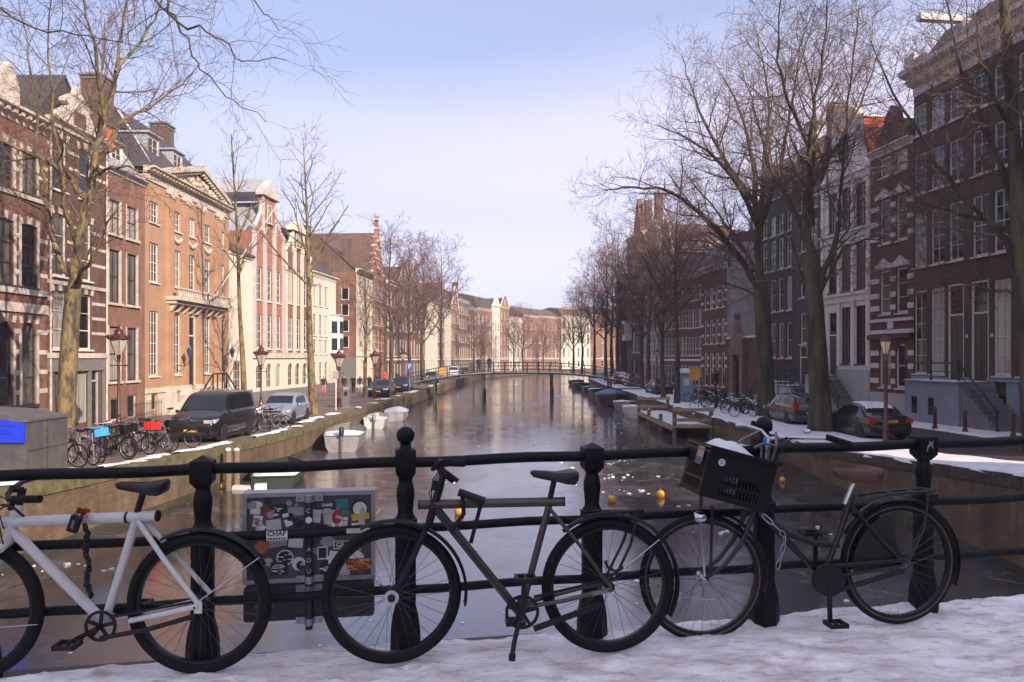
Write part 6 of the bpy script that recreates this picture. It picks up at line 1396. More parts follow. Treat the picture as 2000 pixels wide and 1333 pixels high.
t.limb(PTS(Y, (2022, 905), (2012, 700), (2002, 560), (1990, 440), (1984, 330), (1974, 190), (1962, 20), (1955, -120)), .36, .12, 0, BIG, spawn=False)
for pts, r in ((((2000, 545), (1945, 450, .5), (1855, 350, 1), (1765, 215, 1.5), (1700, 80, 2)), .13), (((1990, 430), (1930, 260, 1), (1872, 100, 1.5), (1838, -40, 2)), .13), (((1994, 460), (1905, 425, 1), (1800, 395, 2), (1740, 340, 3)), .10), (((1985, 360), (2015, 200, -1), (1995, 40, -1)), .12), (((2004, 580), (1930, 565, 1.5), (1850, 545, 2.5), (1770, 555, 3)), .06), (((1978, 260), (1930, 150, -1), (1900, 20, -1)), .10), (((1995, 470), (2060, 380, 1), (2120, 250, 1)), .12)):
    t.limb(PTS(Y, *pts), r, .02, 1, BIG)
tree('elm_tree', 'bare tree whose trunk runs up the right edge of the picture', at(2022, 900, Y), t, M_bark, M_twig)
# ---- left bank, mossy tree by the grey box
t = Tree(41); Y = 24.7
t.limb(PTS(Y, (127, 905), (129, 810), (133, 715), (138, 640), (144, 560)), .30, .24, 0, BIG, spawn=False)
SM = dict(BIG); SM['len'] = [0, 5, 2.6, 1.4, .8, .45]; SM['dens'] = [0, .5, 1.5, 2.3, 3.4, 3.8]; SM['rcap'] = [0, .14, .05, .022, .012, .007]
for pts, r in ((((144, 565), (156, 480), (170, 395), (190, 290), (218, 175, 1), (240, 60, 1), (252, -60, 2)), .20), (((147, 555), (170, 520, -1), (205, 450, -1.5), (232, 395, -2)), .08), (((142, 550), (116, 500, .5), (96, 420, 1), (78, 300, 1.5), (60, 150, 2), (35, -20, 2)), .11), (((152, 500), (128, 400, -1), (112, 290, -1.5), (95, 150, -2), (100, 0, -2)), .09),
               (((172, 390), (120, 335, -.5), (60, 300, -1), (0, 272, -1.5), (-80, 240, -2)), .12), (((188, 300), (250, 235, 1), (320, 190, 1.5), (385, 140, 2)), .075), (((178, 350), (230, 328, -1), (290, 338, -1.5)), .06), (((205, 230), (185, 100, -1), (160, -30, -2)), .09), (((165, 430), (185, 330, 1.5), (195, 200, 2), (205, 40, 3)), .09), (((225, 140), (290, 60, 1), (330, -20, 1)), .06)):
    t.limb(PTS(Y, *pts), r, .018, 1, SM)
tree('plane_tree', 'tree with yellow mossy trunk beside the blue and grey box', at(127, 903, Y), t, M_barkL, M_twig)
# ---- tree outside the left edge whose branches hang into the top left corner
t = Tree(43); Y = 13
b0 = Vector((-13.2, 14.2, 0)); t.limb([b0, b0 + Vector((.1, 0, 3)), b0 + Vector((.4, -.1, 6)), b0 + Vector((.7, -.2, 9.5)), b0 + Vector((.8, 0, 13))], .32, .12, 0, BIG, spawn=False)
NR = dict(SM); NR['max'] = 4; NR['up'] = [0, 0, -.03, -.05, -.04, 0]; NR['len'] = [0, 3, 1.7, .9, .5, .3]; NR['rmin'] = .003; NR['dens'] = [0, .5, 2.4, 3.2, 4.0, 0]; NR['rcap'] = [0, .06, .02, .009, .005, .004]
for pts, r in (([b0 + Vector((.5, -.1, 7)), at(60, -160, Y + .8), at(280, -60, Y), at(345, 45, Y), at(425, 70, Y), at(470, 115, Y), at(560, 118, Y - .5)], .075), ([b0 + Vector((.5, -.1, 6.5)), at(0, -120, Y + 1), at(250, -40, Y + .6), at(360, 60, Y + .8), at(385, 120, Y + .8), at(440, 185, Y + 1), at(520, 240, Y + 1)], .07), ([b0 + Vector((.4, 0, 5.6)), at(-100, 20, Y + 1), at(60, 55, Y + 1), at(170, 70, Y + 1.2), at(300, 90, Y + 1.5)], .06), ([b0 + Vector((.6, 0, 9)), at(150, -250, Y), at(350, -120, Y - .5), at(470, -20, Y - .5), at(545, 60, Y - .5)], .07)):
    t.limb(pts, r * .55, .006, 1, NR)
tree('plane_tree', 'bare tree off the left edge whose branches hang into the top left corner', b0, t, M_bark, M_twig)
# ---- slimmer trees with one straight stem
def slim(seed, Y, path, r0, crown, P, n=16):
    t = Tree(seed); pts = PTS(Y, *path); t.limb(pts, r0, .02, 0, P, spawn=False); q, rad, _ = t.lines[0][0]
    zb, zt = crown; P2 = dict(P); idx = [i for i in range(len(q)) if q[i][2] > zb]; sub = q[idx]; rs = rad[idx]
    P2['dens'] = [0, n / max(1, (zt - zb))] + P['dens'][2:]; P2['t0'] = [0, 0.0] + P['t0'][2:]; t.spawn(sub, rs, 1, P2); return t
P1 = dict(MID); P1['len'] = [0, 3.2, 1.5, .8, .5]; P1['up'] = [0, .14, .06, .03, .02]; P1['ang'] = [(0, 0), (30, 48), (28, 50), (25, 50), (20, 50)]
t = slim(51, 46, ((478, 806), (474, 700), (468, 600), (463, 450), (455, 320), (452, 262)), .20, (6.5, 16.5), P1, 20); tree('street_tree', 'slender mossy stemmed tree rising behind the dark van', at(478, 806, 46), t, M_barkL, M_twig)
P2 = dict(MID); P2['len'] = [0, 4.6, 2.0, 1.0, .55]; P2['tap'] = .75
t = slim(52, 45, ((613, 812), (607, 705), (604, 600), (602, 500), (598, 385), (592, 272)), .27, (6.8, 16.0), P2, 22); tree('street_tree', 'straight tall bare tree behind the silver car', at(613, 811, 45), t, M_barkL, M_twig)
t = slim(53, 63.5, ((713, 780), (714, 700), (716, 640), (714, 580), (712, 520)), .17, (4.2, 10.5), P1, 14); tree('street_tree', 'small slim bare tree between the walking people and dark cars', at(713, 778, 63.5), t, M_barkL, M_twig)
P3 = dict(MID); P3['dens'] = [0, .9, 2.0, 3.2, 4.0]; P3['rmin'] = .012; P3['tap'] = .5
def mid(seed, h, crown_z, w=1.0, n=18):
    t = Tree(seed); t.limb([Vector((0, 0, 0)), Vector((.15, 0, h * .3)), Vector((-.1, .1, h * .6)), Vector((.1, 0, h))], .26, .03, 0, P3, spawn=False); q, rad, _ = t.lines[0][0]
    idx = [i for i in range(len(q)) if q[i][2] > crown_z]; Pq = dict(P3); Pq['dens'] = [0, n / (h - crown_z)] + P3['dens'][2:]; Pq['t0'] = [0, 0, .15, .1, .1]; Pq['len'] = [0, 4.6 * w, 2.0, 1.05, .6]; t.spawn(q[idx], rad[idx], 1, Pq); return t
protos = []
for sdd, h_, cz, w_, n_ in ((61, 15.5, 4.0, 1.0, 26), (62, 15.0, 4.5, 1.3, 25), (63, 13.0, 3.5, 1.15, 24)):
    protos.append((mid(sdd, h_, cz, w_, n_), h_))
pm_ = [(t.mesh(0, 'trunk', M_bark, (8, 6, 4, 3, 3)), t.mesh(1, 'crown', M_twigR, (8, 6, 4, 3, 3))) for t, _ in protos]
def far_tree(label, px, Y, topy, k, rz, group, gx=None):
    b = at(px, 0, Y); b.z = 0; h = EYE + (HOR - topy) * Y / F_PX; e = thing('canal_tree', label, 'tree', b, rz, group); s = h / protos[k][1]; e.scale = (s, s, s)
    link('trunk', pm_[k][0], e); link('crown', pm_[k][1], e)
GL, GR = 'bare trees along the left quay', 'bare trees along the right quay'
for a in [('bare tree directly right of the red stepped gable', 762, 86, 455, 0, 0.3), ('second bare tree right of the red stepped gable', 800, 93, 485, 0, 1.9), ('bare tree by the blue parking sign', 826, 104, 500, 2, 4.0), ('wide crowned bare tree left of the white classical front', 863, 118, 498, 1, 2.2),
          ('small bare tree against the white classical front', 925, 158, 600, 2, 5.0), ('small bare tree at the left end of the footbridge railing', 945, 150, 640, 2, 0.9), ('far bare tree before the brick house in mid view', 1003, 178, 615, 2, 1.2), ('far bare tree before the pale bell gable house', 1022, 188, 610, 2, 2.7), ('far bare tree before the salmon brick house', 1062, 205, 628, 2, 3.3), ('far bare tree right of the salmon brick house', 1094, 214, 630, 2, 4.4)]: far_tree(*a, GL)
for a in [('bare tree behind the yellow sign on the right quay', 1322, 55, 395, 1, 1.0), ('bare tree rising by the parked estate cars on the right', 1254, 84, 480, 0, 2.0), ('bare tree before the dark corner block', 1208, 97, 468, 1, 3.0), ('dense bare tree right of the footbridge end', 1184, 112, 490, 0, 4.1), ('bare tree behind the footbridge right end', 1160, 124, 520, 1, 5.2), ('bare tree where the right bank begins to curve', 1136, 138, 560, 0, .4), ('farthest bare tree on the right bank curve', 1120, 152, 585, 2, 1.4), ('bare tree half behind the dense one at the right bend', 1196, 132, 520, 2, 2.4), ('bare tree between the corner block and parked cars', 1232, 106, 500, 2, 5.6), ('bare tree left of the blue cabin with reddish crown', 1296, 62, 430, 0, 2.9), ('bare tree over the navy car on the right quay', 1268, 74, 450, 1, 3.7)]: far_tree(*a, GR)
# ================================================================== cars
M_tyrec = mat('car_tyre', (0.014, 0.014, 0.014), .8); M_alloy = mat('alloy_wheel', (0.38, 0.38, 0.39), .35, .8)
M_cglass = mat('car_glass', (0.010, 0.012, 0.014), .05, var=.3, spec=.8); M_trim = mat('black_trim', (0.015, 0.015, 0.016), .55)
M_hl = mat('headlamp_glass', (0.55, 0.56, 0.58), .12, .3, spec=.8); M_tl = mat('red_lamp', (0.42, 0.012, 0.015), .2, spec=.7); M_plate = mat('yellow_plate', (0.62, 0.33, 0.03), .5); M_ind = mat('orange_lamp', (0.6, 0.2, 0.02), .3)
TYPES = {   # t, roof or bonnet line, underside, width
 'hatch': (4.1, 1.76, .92, [(0, .60, .34, .74), (.025, .70, .22, .86), (.09, .80, .18, .95), (.18, .91, .18, 1), (.26, .97, .18, 1), (.33, 1.16, .18, 1), (.42, 1.40, .18, 1), (.50, 1.47, .18, 1), (.65, 1.48, .18, 1), (.80, 1.44, .18, 1), (.89, 1.35, .19, .985), (.96, 1.06, .22, .95), (.985, .92, .26, .92), (1, .74, .34, .86)], (.27, .42), (.885, .955)),
 'sedan': (4.5, 1.80, .93, [(0, .60, .34, .76), (.025, .70, .22, .87), (.09, .80, .18, .95), (.18, .90, .18, 1), (.27, .96, .18, 1), (.34, 1.16, .18, 1), (.43, 1.37, .18, 1), (.52, 1.43, .18, 1), (.65, 1.43, .18, 1), (.74, 1.36, .18, 1), (.85, 1.08, .18, .99), (.89, 1.03, .19, .98), (.965, 1.0, .22, .94), (.985, .92, .26, .92), (1, .70, .34, .87)], (.28, .43), (.745, .845)),
 'estate': (4.6, 1.80, .96, [(0, .62, .34, .76), (.025, .72, .22, .87), (.09, .84, .18, .95), (.17, .95, .18, 1), (.25, 1.00, .18, 1), (.32, 1.2, .18, 1), (.40, 1.44, .18, 1), (.50, 1.53, .18, 1), (.70, 1.53, .18, 1), (.88, 1.47, .18, 1), (.94, 1.38, .2, .985), (.975, 1.0, .22, .96), (.99, .92, .28, .94), (1, .74, .34, .88)], (.26, .41), (.935, .972)),
 'van': (4.75, 1.86, 1.10, [(0, .72, .32, .78), (.02, .88, .22, .89), (.07, 1.02, .2, .96), (.15, 1.13, .2, 1), (.20, 1.18, .2, 1), (.25, 1.38, .2, 1), (.32, 1.70, .2, 1), (.37, 1.84, .2, 1), (.48, 1.90, .2, 1), (.75, 1.90, .2, 1), (.93, 1.86, .2, 1), (.97, 1.74, .22, .985), (.99, 1.1, .26, .97), (1, .8, .32, .93)], (.205, .345), (.965, .987))}
def car(label, kind, x, y, heading, paint, cat='car', rim=None, plate='', snow=False, z=None, rack=False):
    Lc, Wc, belt, st, ws, rw = TYPES[kind]; hw = Wc / 2; Hm = max(s_[1] for s_ in st); pm = MATS[paint]
    e = thing('parked_' + ('van' if kind == 'van' else 'car'), label, cat, (x, y, z if z is not None else (zL(y) if x < 0 else zR(y))), R(heading), 'cars parked along the quays')
    def row(t):
        for (a, *p), (b, *q) in zip(st, st[1:]):
            if a <= t <= b: f = (t - a) / (b - a); return [u + (v - u) * f for u, v in zip(p, q)]
    def ring(t):
        zt, zb, wf = row(t); w = hw * wf; b_ = min(belt, zt - .05); k = max(0, (zt - belt) / (Hm - belt)); wt = w * (.95 - .17 * k); X = Lc / 2 - t * Lc
        half = [(w * .80, zb), (w * .95, zb + .08), (w * .995, .40), (w, .62), (w * .985, b_ - .03), (w * .965, b_), (wt, zt - .06 if k > 0 else zt - .02), (wt * .86, zt), (wt * .4, zt + .012)]
        return [(X, a, c) for a, c in half] + [(X, -a, c) for a, c in reversed(half)]
    ts = sorted(set([s_[0] for s_ in st] + [.13, .22, .30, .37, .58, .72]))
    b = MB().loft([ring(t) for t in ts]); b.obj('body', pm, e, 32)
    def patch(name, t0, t1, f0, f1, side, n=6):
        g = MB(); rs = []
        for t in np.linspace(t0, t1, n):
            r = ring(t); p5, p6 = Vector(r[5]), Vector(r[6])
            rs.append([tuple((p5 + (p6 - p5) * f + Vector((0, .008, .003))) * 1 if side > 0 else Vector(((p5 + (p6 - p5) * f).x, -(p5 + (p6 - p5) * f).y - .008, (p5 + (p6 - p5) * f).z + .003))) for f in (f0, f1)])
        g.loft(rs, closed_ring=False, cap0=False, cap1=False); g.obj(name, M_cglass, e)
    a0, a1 = ws[1] - .055, rw[0] - .02; mids = [.565] if kind != 'van' else [.50]
    segs = [(a0, mids[0] - .008), (mids[0] + .008, min(a1, .77 if kind in ('hatch', 'sedan') else .74))] + ([(.755, a1)] if kind in ('estate', 'van') else [])
    for s_ in (1, -1):
        for t0, t1 in segs: patch('side_window', t0, t1, .12, .86, s_)
    def screen(name, t0, t1):
        g = MB(); rs = []
        for t in np.linspace(t0, t1, 7):
            r = ring(t); w = r[7][1]; zt = r[7][2]; rs.append([(r[0][0] + (.012 if t < .5 else -.012), w * u * 1.02, zt + .012 * (1 - u * u) + .006) for u in (-.96, -.5, 0, .5, .96)])
        g.loft(rs, closed_ring=False, cap0=False, cap1=False); g.obj(name, M_cglass, e, 60)
    screen('windscreen', ws[0] + .012, ws[1] - .012); screen('rear_window', rw[0] + .008, rw[1] - .006)
    rw_ = .33 if kind == 'van' else .315
    for fx in (.185, .80):
        for s_ in (1, -1):
            w = link('wheel', None, e, (Lc / 2 - fx * Lc, s_ * (hw - .085), rw_))
            MB().lathe([(rw_ * .62, -.10), (rw_ * .93, -.105), (rw_, -.08), (rw_, .08), (rw_ * .93, .105), (rw_ * .62, .10)], n=22, axis='y').obj('tyre', M_tyrec, w, 40)
            rb = MB().lathe([(rw_ * .64, .085), (rw_ * .66, .10), (rw_ * .56, .10), (rw_ * .54, .07), (.05, .06)] if s_ > 0 else [(.05, -.06), (rw_ * .54, -.07), (rw_ * .56, -.10), (rw_ * .66, -.10), (rw_ * .64, -.085)], n=22, axis='y')
            for k in range(6): t = k * math.pi / 3; rb.bar((.04 * math.cos(t), s_ * .085, .04 * math.sin(t)), (rw_ * .58 * math.cos(t), s_ * .085, rw_ * .58 * math.sin(t)), .05, .02, up=(0, 1, 0))
            rb.obj('rim', rim or M_alloy, w, 40)
            N = 20; ri, ro = rw_ + .005, rw_ + .055; cx, cy, cz = Lc / 2 - fx * Lc, s_ * (hw + .004), rw_
            ar = MB().loft([[(cx + q * math.cos(t), cy, cz + q * math.sin(t)) for t in np.linspace(R(-8), R(188), N)] for q in (ri * .5, ro)], closed_ring=False, cap0=False, cap1=False); ar.obj('wheel_arch', M_trim, e)
            w.location.y = s_ * (hw - .088)
    X0, X1 = Lc / 2, -Lc / 2; zl = .70 if kind != 'van' else .86
    for s_ in (1, -1):
        MB().prism([(X0 - .10, zl - .07), (X0 - .42, zl + .02), (X0 - .46, zl + .09), (X0 - .16, zl + .06)], s_ * (hw * .84), s_ * (hw * .965), 'xz').obj('headlight', M_hl, e, recalc=True)
        MB().box(X0 - .14, X0 - .035, s_ * hw * .52 if s_ > 0 else -hw * .84, hw * .84 if s_ > 0 else -hw * .52, zl - .07, zl + .05).obj('headlight_lens', M_hl, e)
        zt_ = 1.1 if kind in ('van', 'estate') else .84
        MB().box(X1 + .012, X1 + .16, *(sorted((s_ * hw * .66, s_ * hw * .955))), zt_ - (.32 if kind in ('van', 'estate') else .10), zt_ + .08).obj('tail_light', M_tl, e)
        MB().sphere((X0 - (ws[0] + .06) * Lc, s_ * (hw + .09), belt + .06), .11, 10, 6, sc=(.6, .8, .65)).obj('door_mirror', pm, e, 60)
        for t in (.50, .70): MB().box(X0 - t * Lc - .09, X0 - t * Lc + .09, *(sorted((s_ * (hw - .01), s_ * (hw + .012)))), belt - .13, belt - .10).obj('door_handle', M_trim, e)
        for t in (.36, .565, .76): MB().box(X0 - t * Lc - .004, X0 - t * Lc + .004, *(sorted((s_ * (hw - .02), s_ * (hw + .0015)))), .32, belt - .04).obj('door_gap', M_trim, e)
        MB().box(X1 + .35, X0 - .35, *(sorted((s_ * hw * .9, s_ * hw * .975))), .17, .26).obj('sill', M_trim, e)
    MB().box(X0 - .10, X0 - .012, -hw * .48, hw * .48, zl - .08, zl + .02).obj('grille', M_trim, e); MB().box(X0 - .12, X0 + .004, -hw * .62, hw * .62, .36, .47).obj('bumper_intake', M_trim, e)
    MB().box(X0 - .02, X0 + .012, -.24, .24, .47, .57).obj('front_plate', M_plate, e)
    zp_ = .80 if kind == 'sedan' else .66
    MB().box(X1 - .012, X1 + .06, -.25, .25, zp_ - .055, zp_ + .055).obj('rear_plate', M_plate, e)
    if plate: text('plate_lettering', plate, .10, Matrix.Translation((X1 - .0135, 0, zp_)) @ Matrix.Rotation(R(-90), 4, 'Z') @ Matrix.Rotation(R(90), 4, 'X'), M_trim, e, bold=True)
    if kind == 'van':
        for zz in (zl + .0, zl + .05): MB().tube([(X0 - .06, -hw * .6, zz), (X0 + .005, -.12, zz), (X0 + .02, 0, zz + .05), (X0 + .005, .12, zz), (X0 - .06, hw * .6, zz)], .008, 5).obj('grille_bar', M_chrome, e)
    if snow:
        from mathutils import noise as nn
        rs = []
        for t in np.linspace(.50, rw[0] + .05, 12):
            r = ring(t); w = r[7][1] * .98; rs.append([(r[0][0] + .03 * nn.noise((t * 30, i, 0)), w * u, r[7][2] + .012 * (1 - u * u) + (.045 + .02 * nn.noise((t * 20, i * .8, 2)) if abs(u) < .99 else -.02)) for i, u in enumerate(np.linspace(-1, 1, 11))])
        MB().loft(rs, closed_ring=False, cap0=False, cap1=False).obj('roof_snow', M_snow, e, 180)
    return e
mat('paint_charcoal', (0.014, 0.0145, 0.016), .25, .3, var=.08, coat=.5); mat('paint_silver_blue', (0.30, 0.35, 0.41), .28, .5, var=.06, coat=.4); mat('paint_black', (0.013, 0.014, 0.016), .22, .2, var=.08, coat=.5)
mat('paint_navy', (0.015, 0.022, 0.06), .22, .3, var=.08, coat=.5); mat('paint_graphite', (0.055, 0.058, 0.062), .25, .5, var=.08, coat=.5); mat('paint_white', (0.66, 0.66, 0.66), .3, var=.05, coat=.4); mat('paint_greyblue', (0.09, 0.11, 0.13), .3, .4, var=.06, coat=.4)
car('dark grey delivery van parked by the mansion stoop', 'van', -11.95, 30.9, -90, 'paint_charcoal', 'van')
car('silver blue hatchback parked behind the heaped bicycles', 'hatch', -11.75, 39.6, -90, 'paint_silver_blue')
car('black hatchback with yellow plate parked ahead of the navy car', 'hatch', -11.2, 66.4, -92, 'paint_black')
car('navy blue hatchback behind the black one near the footbridge', 'hatch', -10.9, 76.0, -92, 'paint_navy')
car('grey blue estate beyond the footbridge landing on the left quay', 'estate', -10.7, 102, -88, 'paint_greyblue'); car('white van far along the left quay', 'van', -10.1, 134, -88, 'paint_white', 'van'); car('dark hatchback farthest along the left quay', 'hatch', -9.4, 152, -80, 'paint_black')
car('black sedan with snow on its roof parked behind the right lamp post', 'sedan', 14.95, 32.5, 90, 'paint_black', plate='YR VB', snow=True)
car('graphite estate car half hidden behind the forked tree', 'estate', 14.4, 39.2, 90, 'paint_graphite')
car('dark navy car with yellow plate by the right bank lamp', 'sedan', 13.5, 70.5, 91, 'paint_navy')
car('grey estate parked beyond the navy car on the right quay', 'estate', 13.9, 88.5, 91, 'paint_graphite'); car('dark estate with snowy roof farthest along the right quay', 'estate', 13.6, 97, 91, 'paint_black', snow=True)

# ================================================================== boats
M_alub = mat('boat_aluminium', (0.34, 0.33, 0.32), .45, .55, var=.2, scale=4); M_boatw = mat('white_boat', (0.62, 0.60, 0.57), .4, var=.12); M_boatg = mat('green_boat', (0.022, 0.036, 0.022), .5, var=.2); M_boatk = mat('dark_boat', (0.02, 0.021, 0.024), .45, var=.25); M_tarp = mat('blue_tarpaulin', (0.07, 0.115, 0.20), .55, var=.2, bump=.3); M_wood = mat('weathered_wood', (0.17, 0.125, 0.085), .85, var=.3, scale=4, stretch=(1, 1, 6), bump=.4); M_woody = mat('pale_rail_wood', (0.34, 0.25, 0.15), .8, var=.25, scale=4)
def hull_ring(t, L_, W_b, H_b, inset=0.0, floor=0.0):
    """section at t: 0 stern .. 1 bow"""
    w = W_b / 2 * (.82 + .18 * math.sin(min(t / .45, 1) * math.pi / 2)) * (1 - max(0, (t - .5) / .5) ** 2.4); w = max(.02, w) - inset; w = max(.01, w); zt = H_b * (1 + .30 * max(0, (t - .3) / .7) ** 1.6); rise = H_b * .55 * max(0, (t - .75) / .25) ** 2
    zb = -.12 + rise if not floor else floor + rise * .5; x = -L_ / 2 + t * L_ - inset * (1 if t > .9 else -1 if t < .1 else 0); f = .72
    return [(x, w, zt), (x, w * .93, zt * .45 + zb * .55), (x, w * f, zb + .05), (x, 0, zb), (x, -w * f, zb + .05), (x, -w * .93, zt * .45 + zb * .55), (x, -w, zt)]
def boat(label, L_, W_b, H_b, hullm, x, y, heading, motor=False, snow=0, tarp=None, benches=2, name='moored_boat', inner=None, deck=False):
    e = thing(name, label, 'boat', (x, y, WATER), R(heading), 'boats moored along the quays'); ts = np.linspace(0, 1, 15)
    o = MB().loft([hull_ring(t, L_, W_b, H_b) for t in ts], closed_ring=False, cap0=True, cap1=False); o.obj('hull', hullm, e, 50, recalc=False)
    i = MB().loft([[p for p in reversed(hull_ring(min(max(t, .015), .985), L_, W_b, H_b, .04, .10))] for t in ts], closed_ring=False, cap0=True, cap1=False); i.obj('inner_hull', inner or hullm, e, 50)
    for s_ in (0, 6): MB().tube([hull_ring(t, L_, W_b, H_b)[s_] for t in ts], .035, 6).obj('gunwale', hullm if not tarp else M_boatk, e, 60)
    r0 = hull_ring(0, L_, W_b, H_b); MB().tube([r0[0], r0[6]], .035, 6).obj('transom_rail', hullm, e, 60)
    for k in range(benches):
        t = .3 + .3 * k; r = hull_ring(t, L_, W_b, H_b, .05); MB().box(r[0][0] - .16, r[0][0] + .16, -r[0][1], r[0][1], H_b * .58, H_b * .63).obj('bench', M_wood if not deck else hullm, e)
    if motor:
        m = link('outboard_motor', None, e, (-L_ / 2 - .12, 0, H_b)); MB().lathe([(.02, .0), (.13, .02), (.15, .15), (.15, .34), (.10, .42), (.02, .44)], n=12, M=Matrix.Diagonal((1.3, .8, 1))).obj('cowling', M_boatk if motor == 'k' else M_plast, m, 50)
        MB().box(-.05, .05, -.035, .035, -.75, .02).box(.03, .16, -.07, .07, -.22, .05).obj('shaft', M_steel, m); MB().tube([(.1, 0, .12), (.45, .05, .16)], .016, 6).obj('tiller', M_trim, m)
    if snow:
        from mathutils import noise as nn
        rs = []
        t0, t1 = (0.02, .42) if snow == 1 else (.03, .97)
        for t in np.linspace(t0, t1, 16):
            r = hull_ring(t, L_, W_b, H_b, .02); w = r[0][1]; zt = r[0][2]; rs.append([(r[0][0], w * u, zt + (.10 * (1 - u * u) + .05 * nn.noise((t * 7, u * 2, x)) - (.02 if abs(u) > .98 else 0)) * (1 if t0 < t < t1 else .2)) for u in np.linspace(-1, 1, 9)])
        MB().loft(rs, closed_ring=False, cap0=True, cap1=True).obj('snow_cover', M_snow, e, 180)
    if tarp:
        rs = []
        for t in np.linspace(0.0, .98, 14):
            r = hull_ring(t, L_, W_b, H_b, -.03); w = r[0][1]; zt = r[0][2]; hh = .55 * math.sin(math.pi * min(1, .12 + t * .9)) ** .6; rs.append([(r[0][0], w, zt - .12)] + [(r[0][0], w * u, zt + hh * (1 - abs(u) ** 1.6)) for u in (1, .75, .5, .25, 0, -.25, -.5, -.75, -1)] + [(r[0][0], -w, zt - .12)])
        MB().loft(rs, closed_ring=False).obj('tarpaulin', tarp, e, 60)
    return e
boat('grey aluminium open boat with snow in its stern', 4.9, 2.0, .78, M_alub, -8.45, 39.2, 97, motor='k', snow=1)
boat('white dinghy with grey outboard beyond the aluminium boat', 3.9, 1.6, .6, M_boatw, -8.9, 50.6, 95, motor='g', snow=1)
boat('snow filled white rowing boat ahead of the white dinghy', 3.9, 1.7, .62, M_boatw, -8.5, 56.6, 94, snow=2)
boat('green flat boat by the left wall partly behind the railing', 4.4, 1.8, .42, M_boatg, -8.6, 28.6, 100, snow=1, benches=3)
boat('large dark boat under a blue tarpaulin on the right', 7.5, 2.9, 1.0, M_boatk, 9.5, 73.5, -90, tarp=M_tarp)
boat('snow covered white boat moored before the wooden landing', 5.5, 2.2, .75, M_boatw, 9.6, 58.5, -92, snow=2)
boat('snow covered grey boat behind the white one at the landing stage', 5.0, 2.0, .7, M_alub, 9.8, 66.0, -91, snow=2)
boat('dark snowy sloop beyond the blue covered boat', 7.0, 2.6, 1.0, M_boatk, 9.9, 85, -88, snow=1); boat('small snowy boat near the footbridge right end', 5.5, 2.2, .8, M_boatk, 10.0, 97, -88, snow=2); boat('snow topped boat past the footbridge on the right', 6, 2.4, .8, M_boatk, 10.0, 112, -88, snow=2); boat('farthest snow topped boat on the right', 6, 2.4, .8, M_boatk, 10.6, 126, -86, snow=2)
boat('dark low boat under the right wall below the crate bicycle', 4.5, 1.8, .6, M_boatk, 9.7, 33.5, -90, snow=2)
# ================================================================== lamps, signs, landing stage, footbridge, people, parked bicycles, things on the ice
M_lampred = mat('oxblood_paint', (0.07, 0.016, 0.015), .45, var=.2); M_lglass = mat('lantern_glass', (0.42, 0.38, 0.34), .12, var=.1, spec=.7); M_lampbr = mat('brown_red_paint', (0.10, 0.036, 0.028), .5, var=.2)
def crown_lamp(label, px, Y, H, group='crowned street lamps'):
    b = at(px, 0, Y); b.z = zL(Y); e = thing('street_lamp', label, 'street lamp', b, 0, group); zl = H - 1.25
    MB().lathe([(.20, 0), (.21, .08), (.15, .12), (.14, .5), (.17, .55), (.12, .62), (.075, .9), (.09, .95), (.06, 1.0), (.05, zl - .45), (.08, zl - .42), (.05, zl - .36), (.045, zl - .1), (.09, zl)], n=10).obj('post', M_lampred, e, 40)
    MB().tube([(-.28, 0, zl - .42), (.28, 0, zl - .42)], .022, 6).sphere((-.3, 0, zl - .42), .045, 8, 6).sphere((.3, 0, zl - .42), .045, 8, 6).obj('ladder_bar', M_lampred, e, 40)
    b4 = MB(); 
    for k in range(4): t = k * math.pi / 2 + .8; b4.tube([(.06 * math.cos(t), .06 * math.sin(t), zl - .28), (.20 * math.cos(t), .20 * math.sin(t), zl - .1), (.15 * math.cos(t), .15 * math.sin(t), zl + .03)], .016, 5)
    b4.obj('bracket', M_lampred, e)
    MB().lathe([(.13, zl), (.36, zl + .62)], n=6).obj('lantern_glass', M_lglass, e)
    g = MB()
    for k in range(6): t = k * math.pi / 3; g.tube([(.135 * math.cos(t), .135 * math.sin(t), zl), (.365 * math.cos(t), .365 * math.sin(t), zl + .62)], .014, 4)
    g.obj('lantern_frame', M_lampred, e)
    MB().lathe([(.38, zl + .62), (.43, zl + .65), (.43, zl + .72), (.30, zl + .80), (.17, zl + .86), (.15, zl + .95), (.19, zl + .97), (.14, zl + 1.02), (.05, zl + 1.08), (.06, zl + 1.14), (.01, zl + 1.25)], n=12).obj('lantern_roof', M_lampred, e, 30)
    c = MB()
    for k in range(12): t = k * math.pi / 6; c.lathe([(.035, 0), (.05, .05), (.01, .13)], (.42 * math.cos(t), .42 * math.sin(t), zl + .70), 5)
    c.obj('crown', M_lampred, e)
crown_lamp('red crowned street lamp before the salmon brick house', 232, 31, 4.6); crown_lamp('red crowned street lamp behind the heaped bicycles', 510, 46.5, 4.15); crown_lamp('red crowned street lamp beside the grey parking meter', 662, 52.5, 3.95); crown_lamp('red crowned street lamp before the black hatchback', 732, 63, 4.1); crown_lamp('red crowned street lamp near the blue parking sign', 787, 88, 4.4)
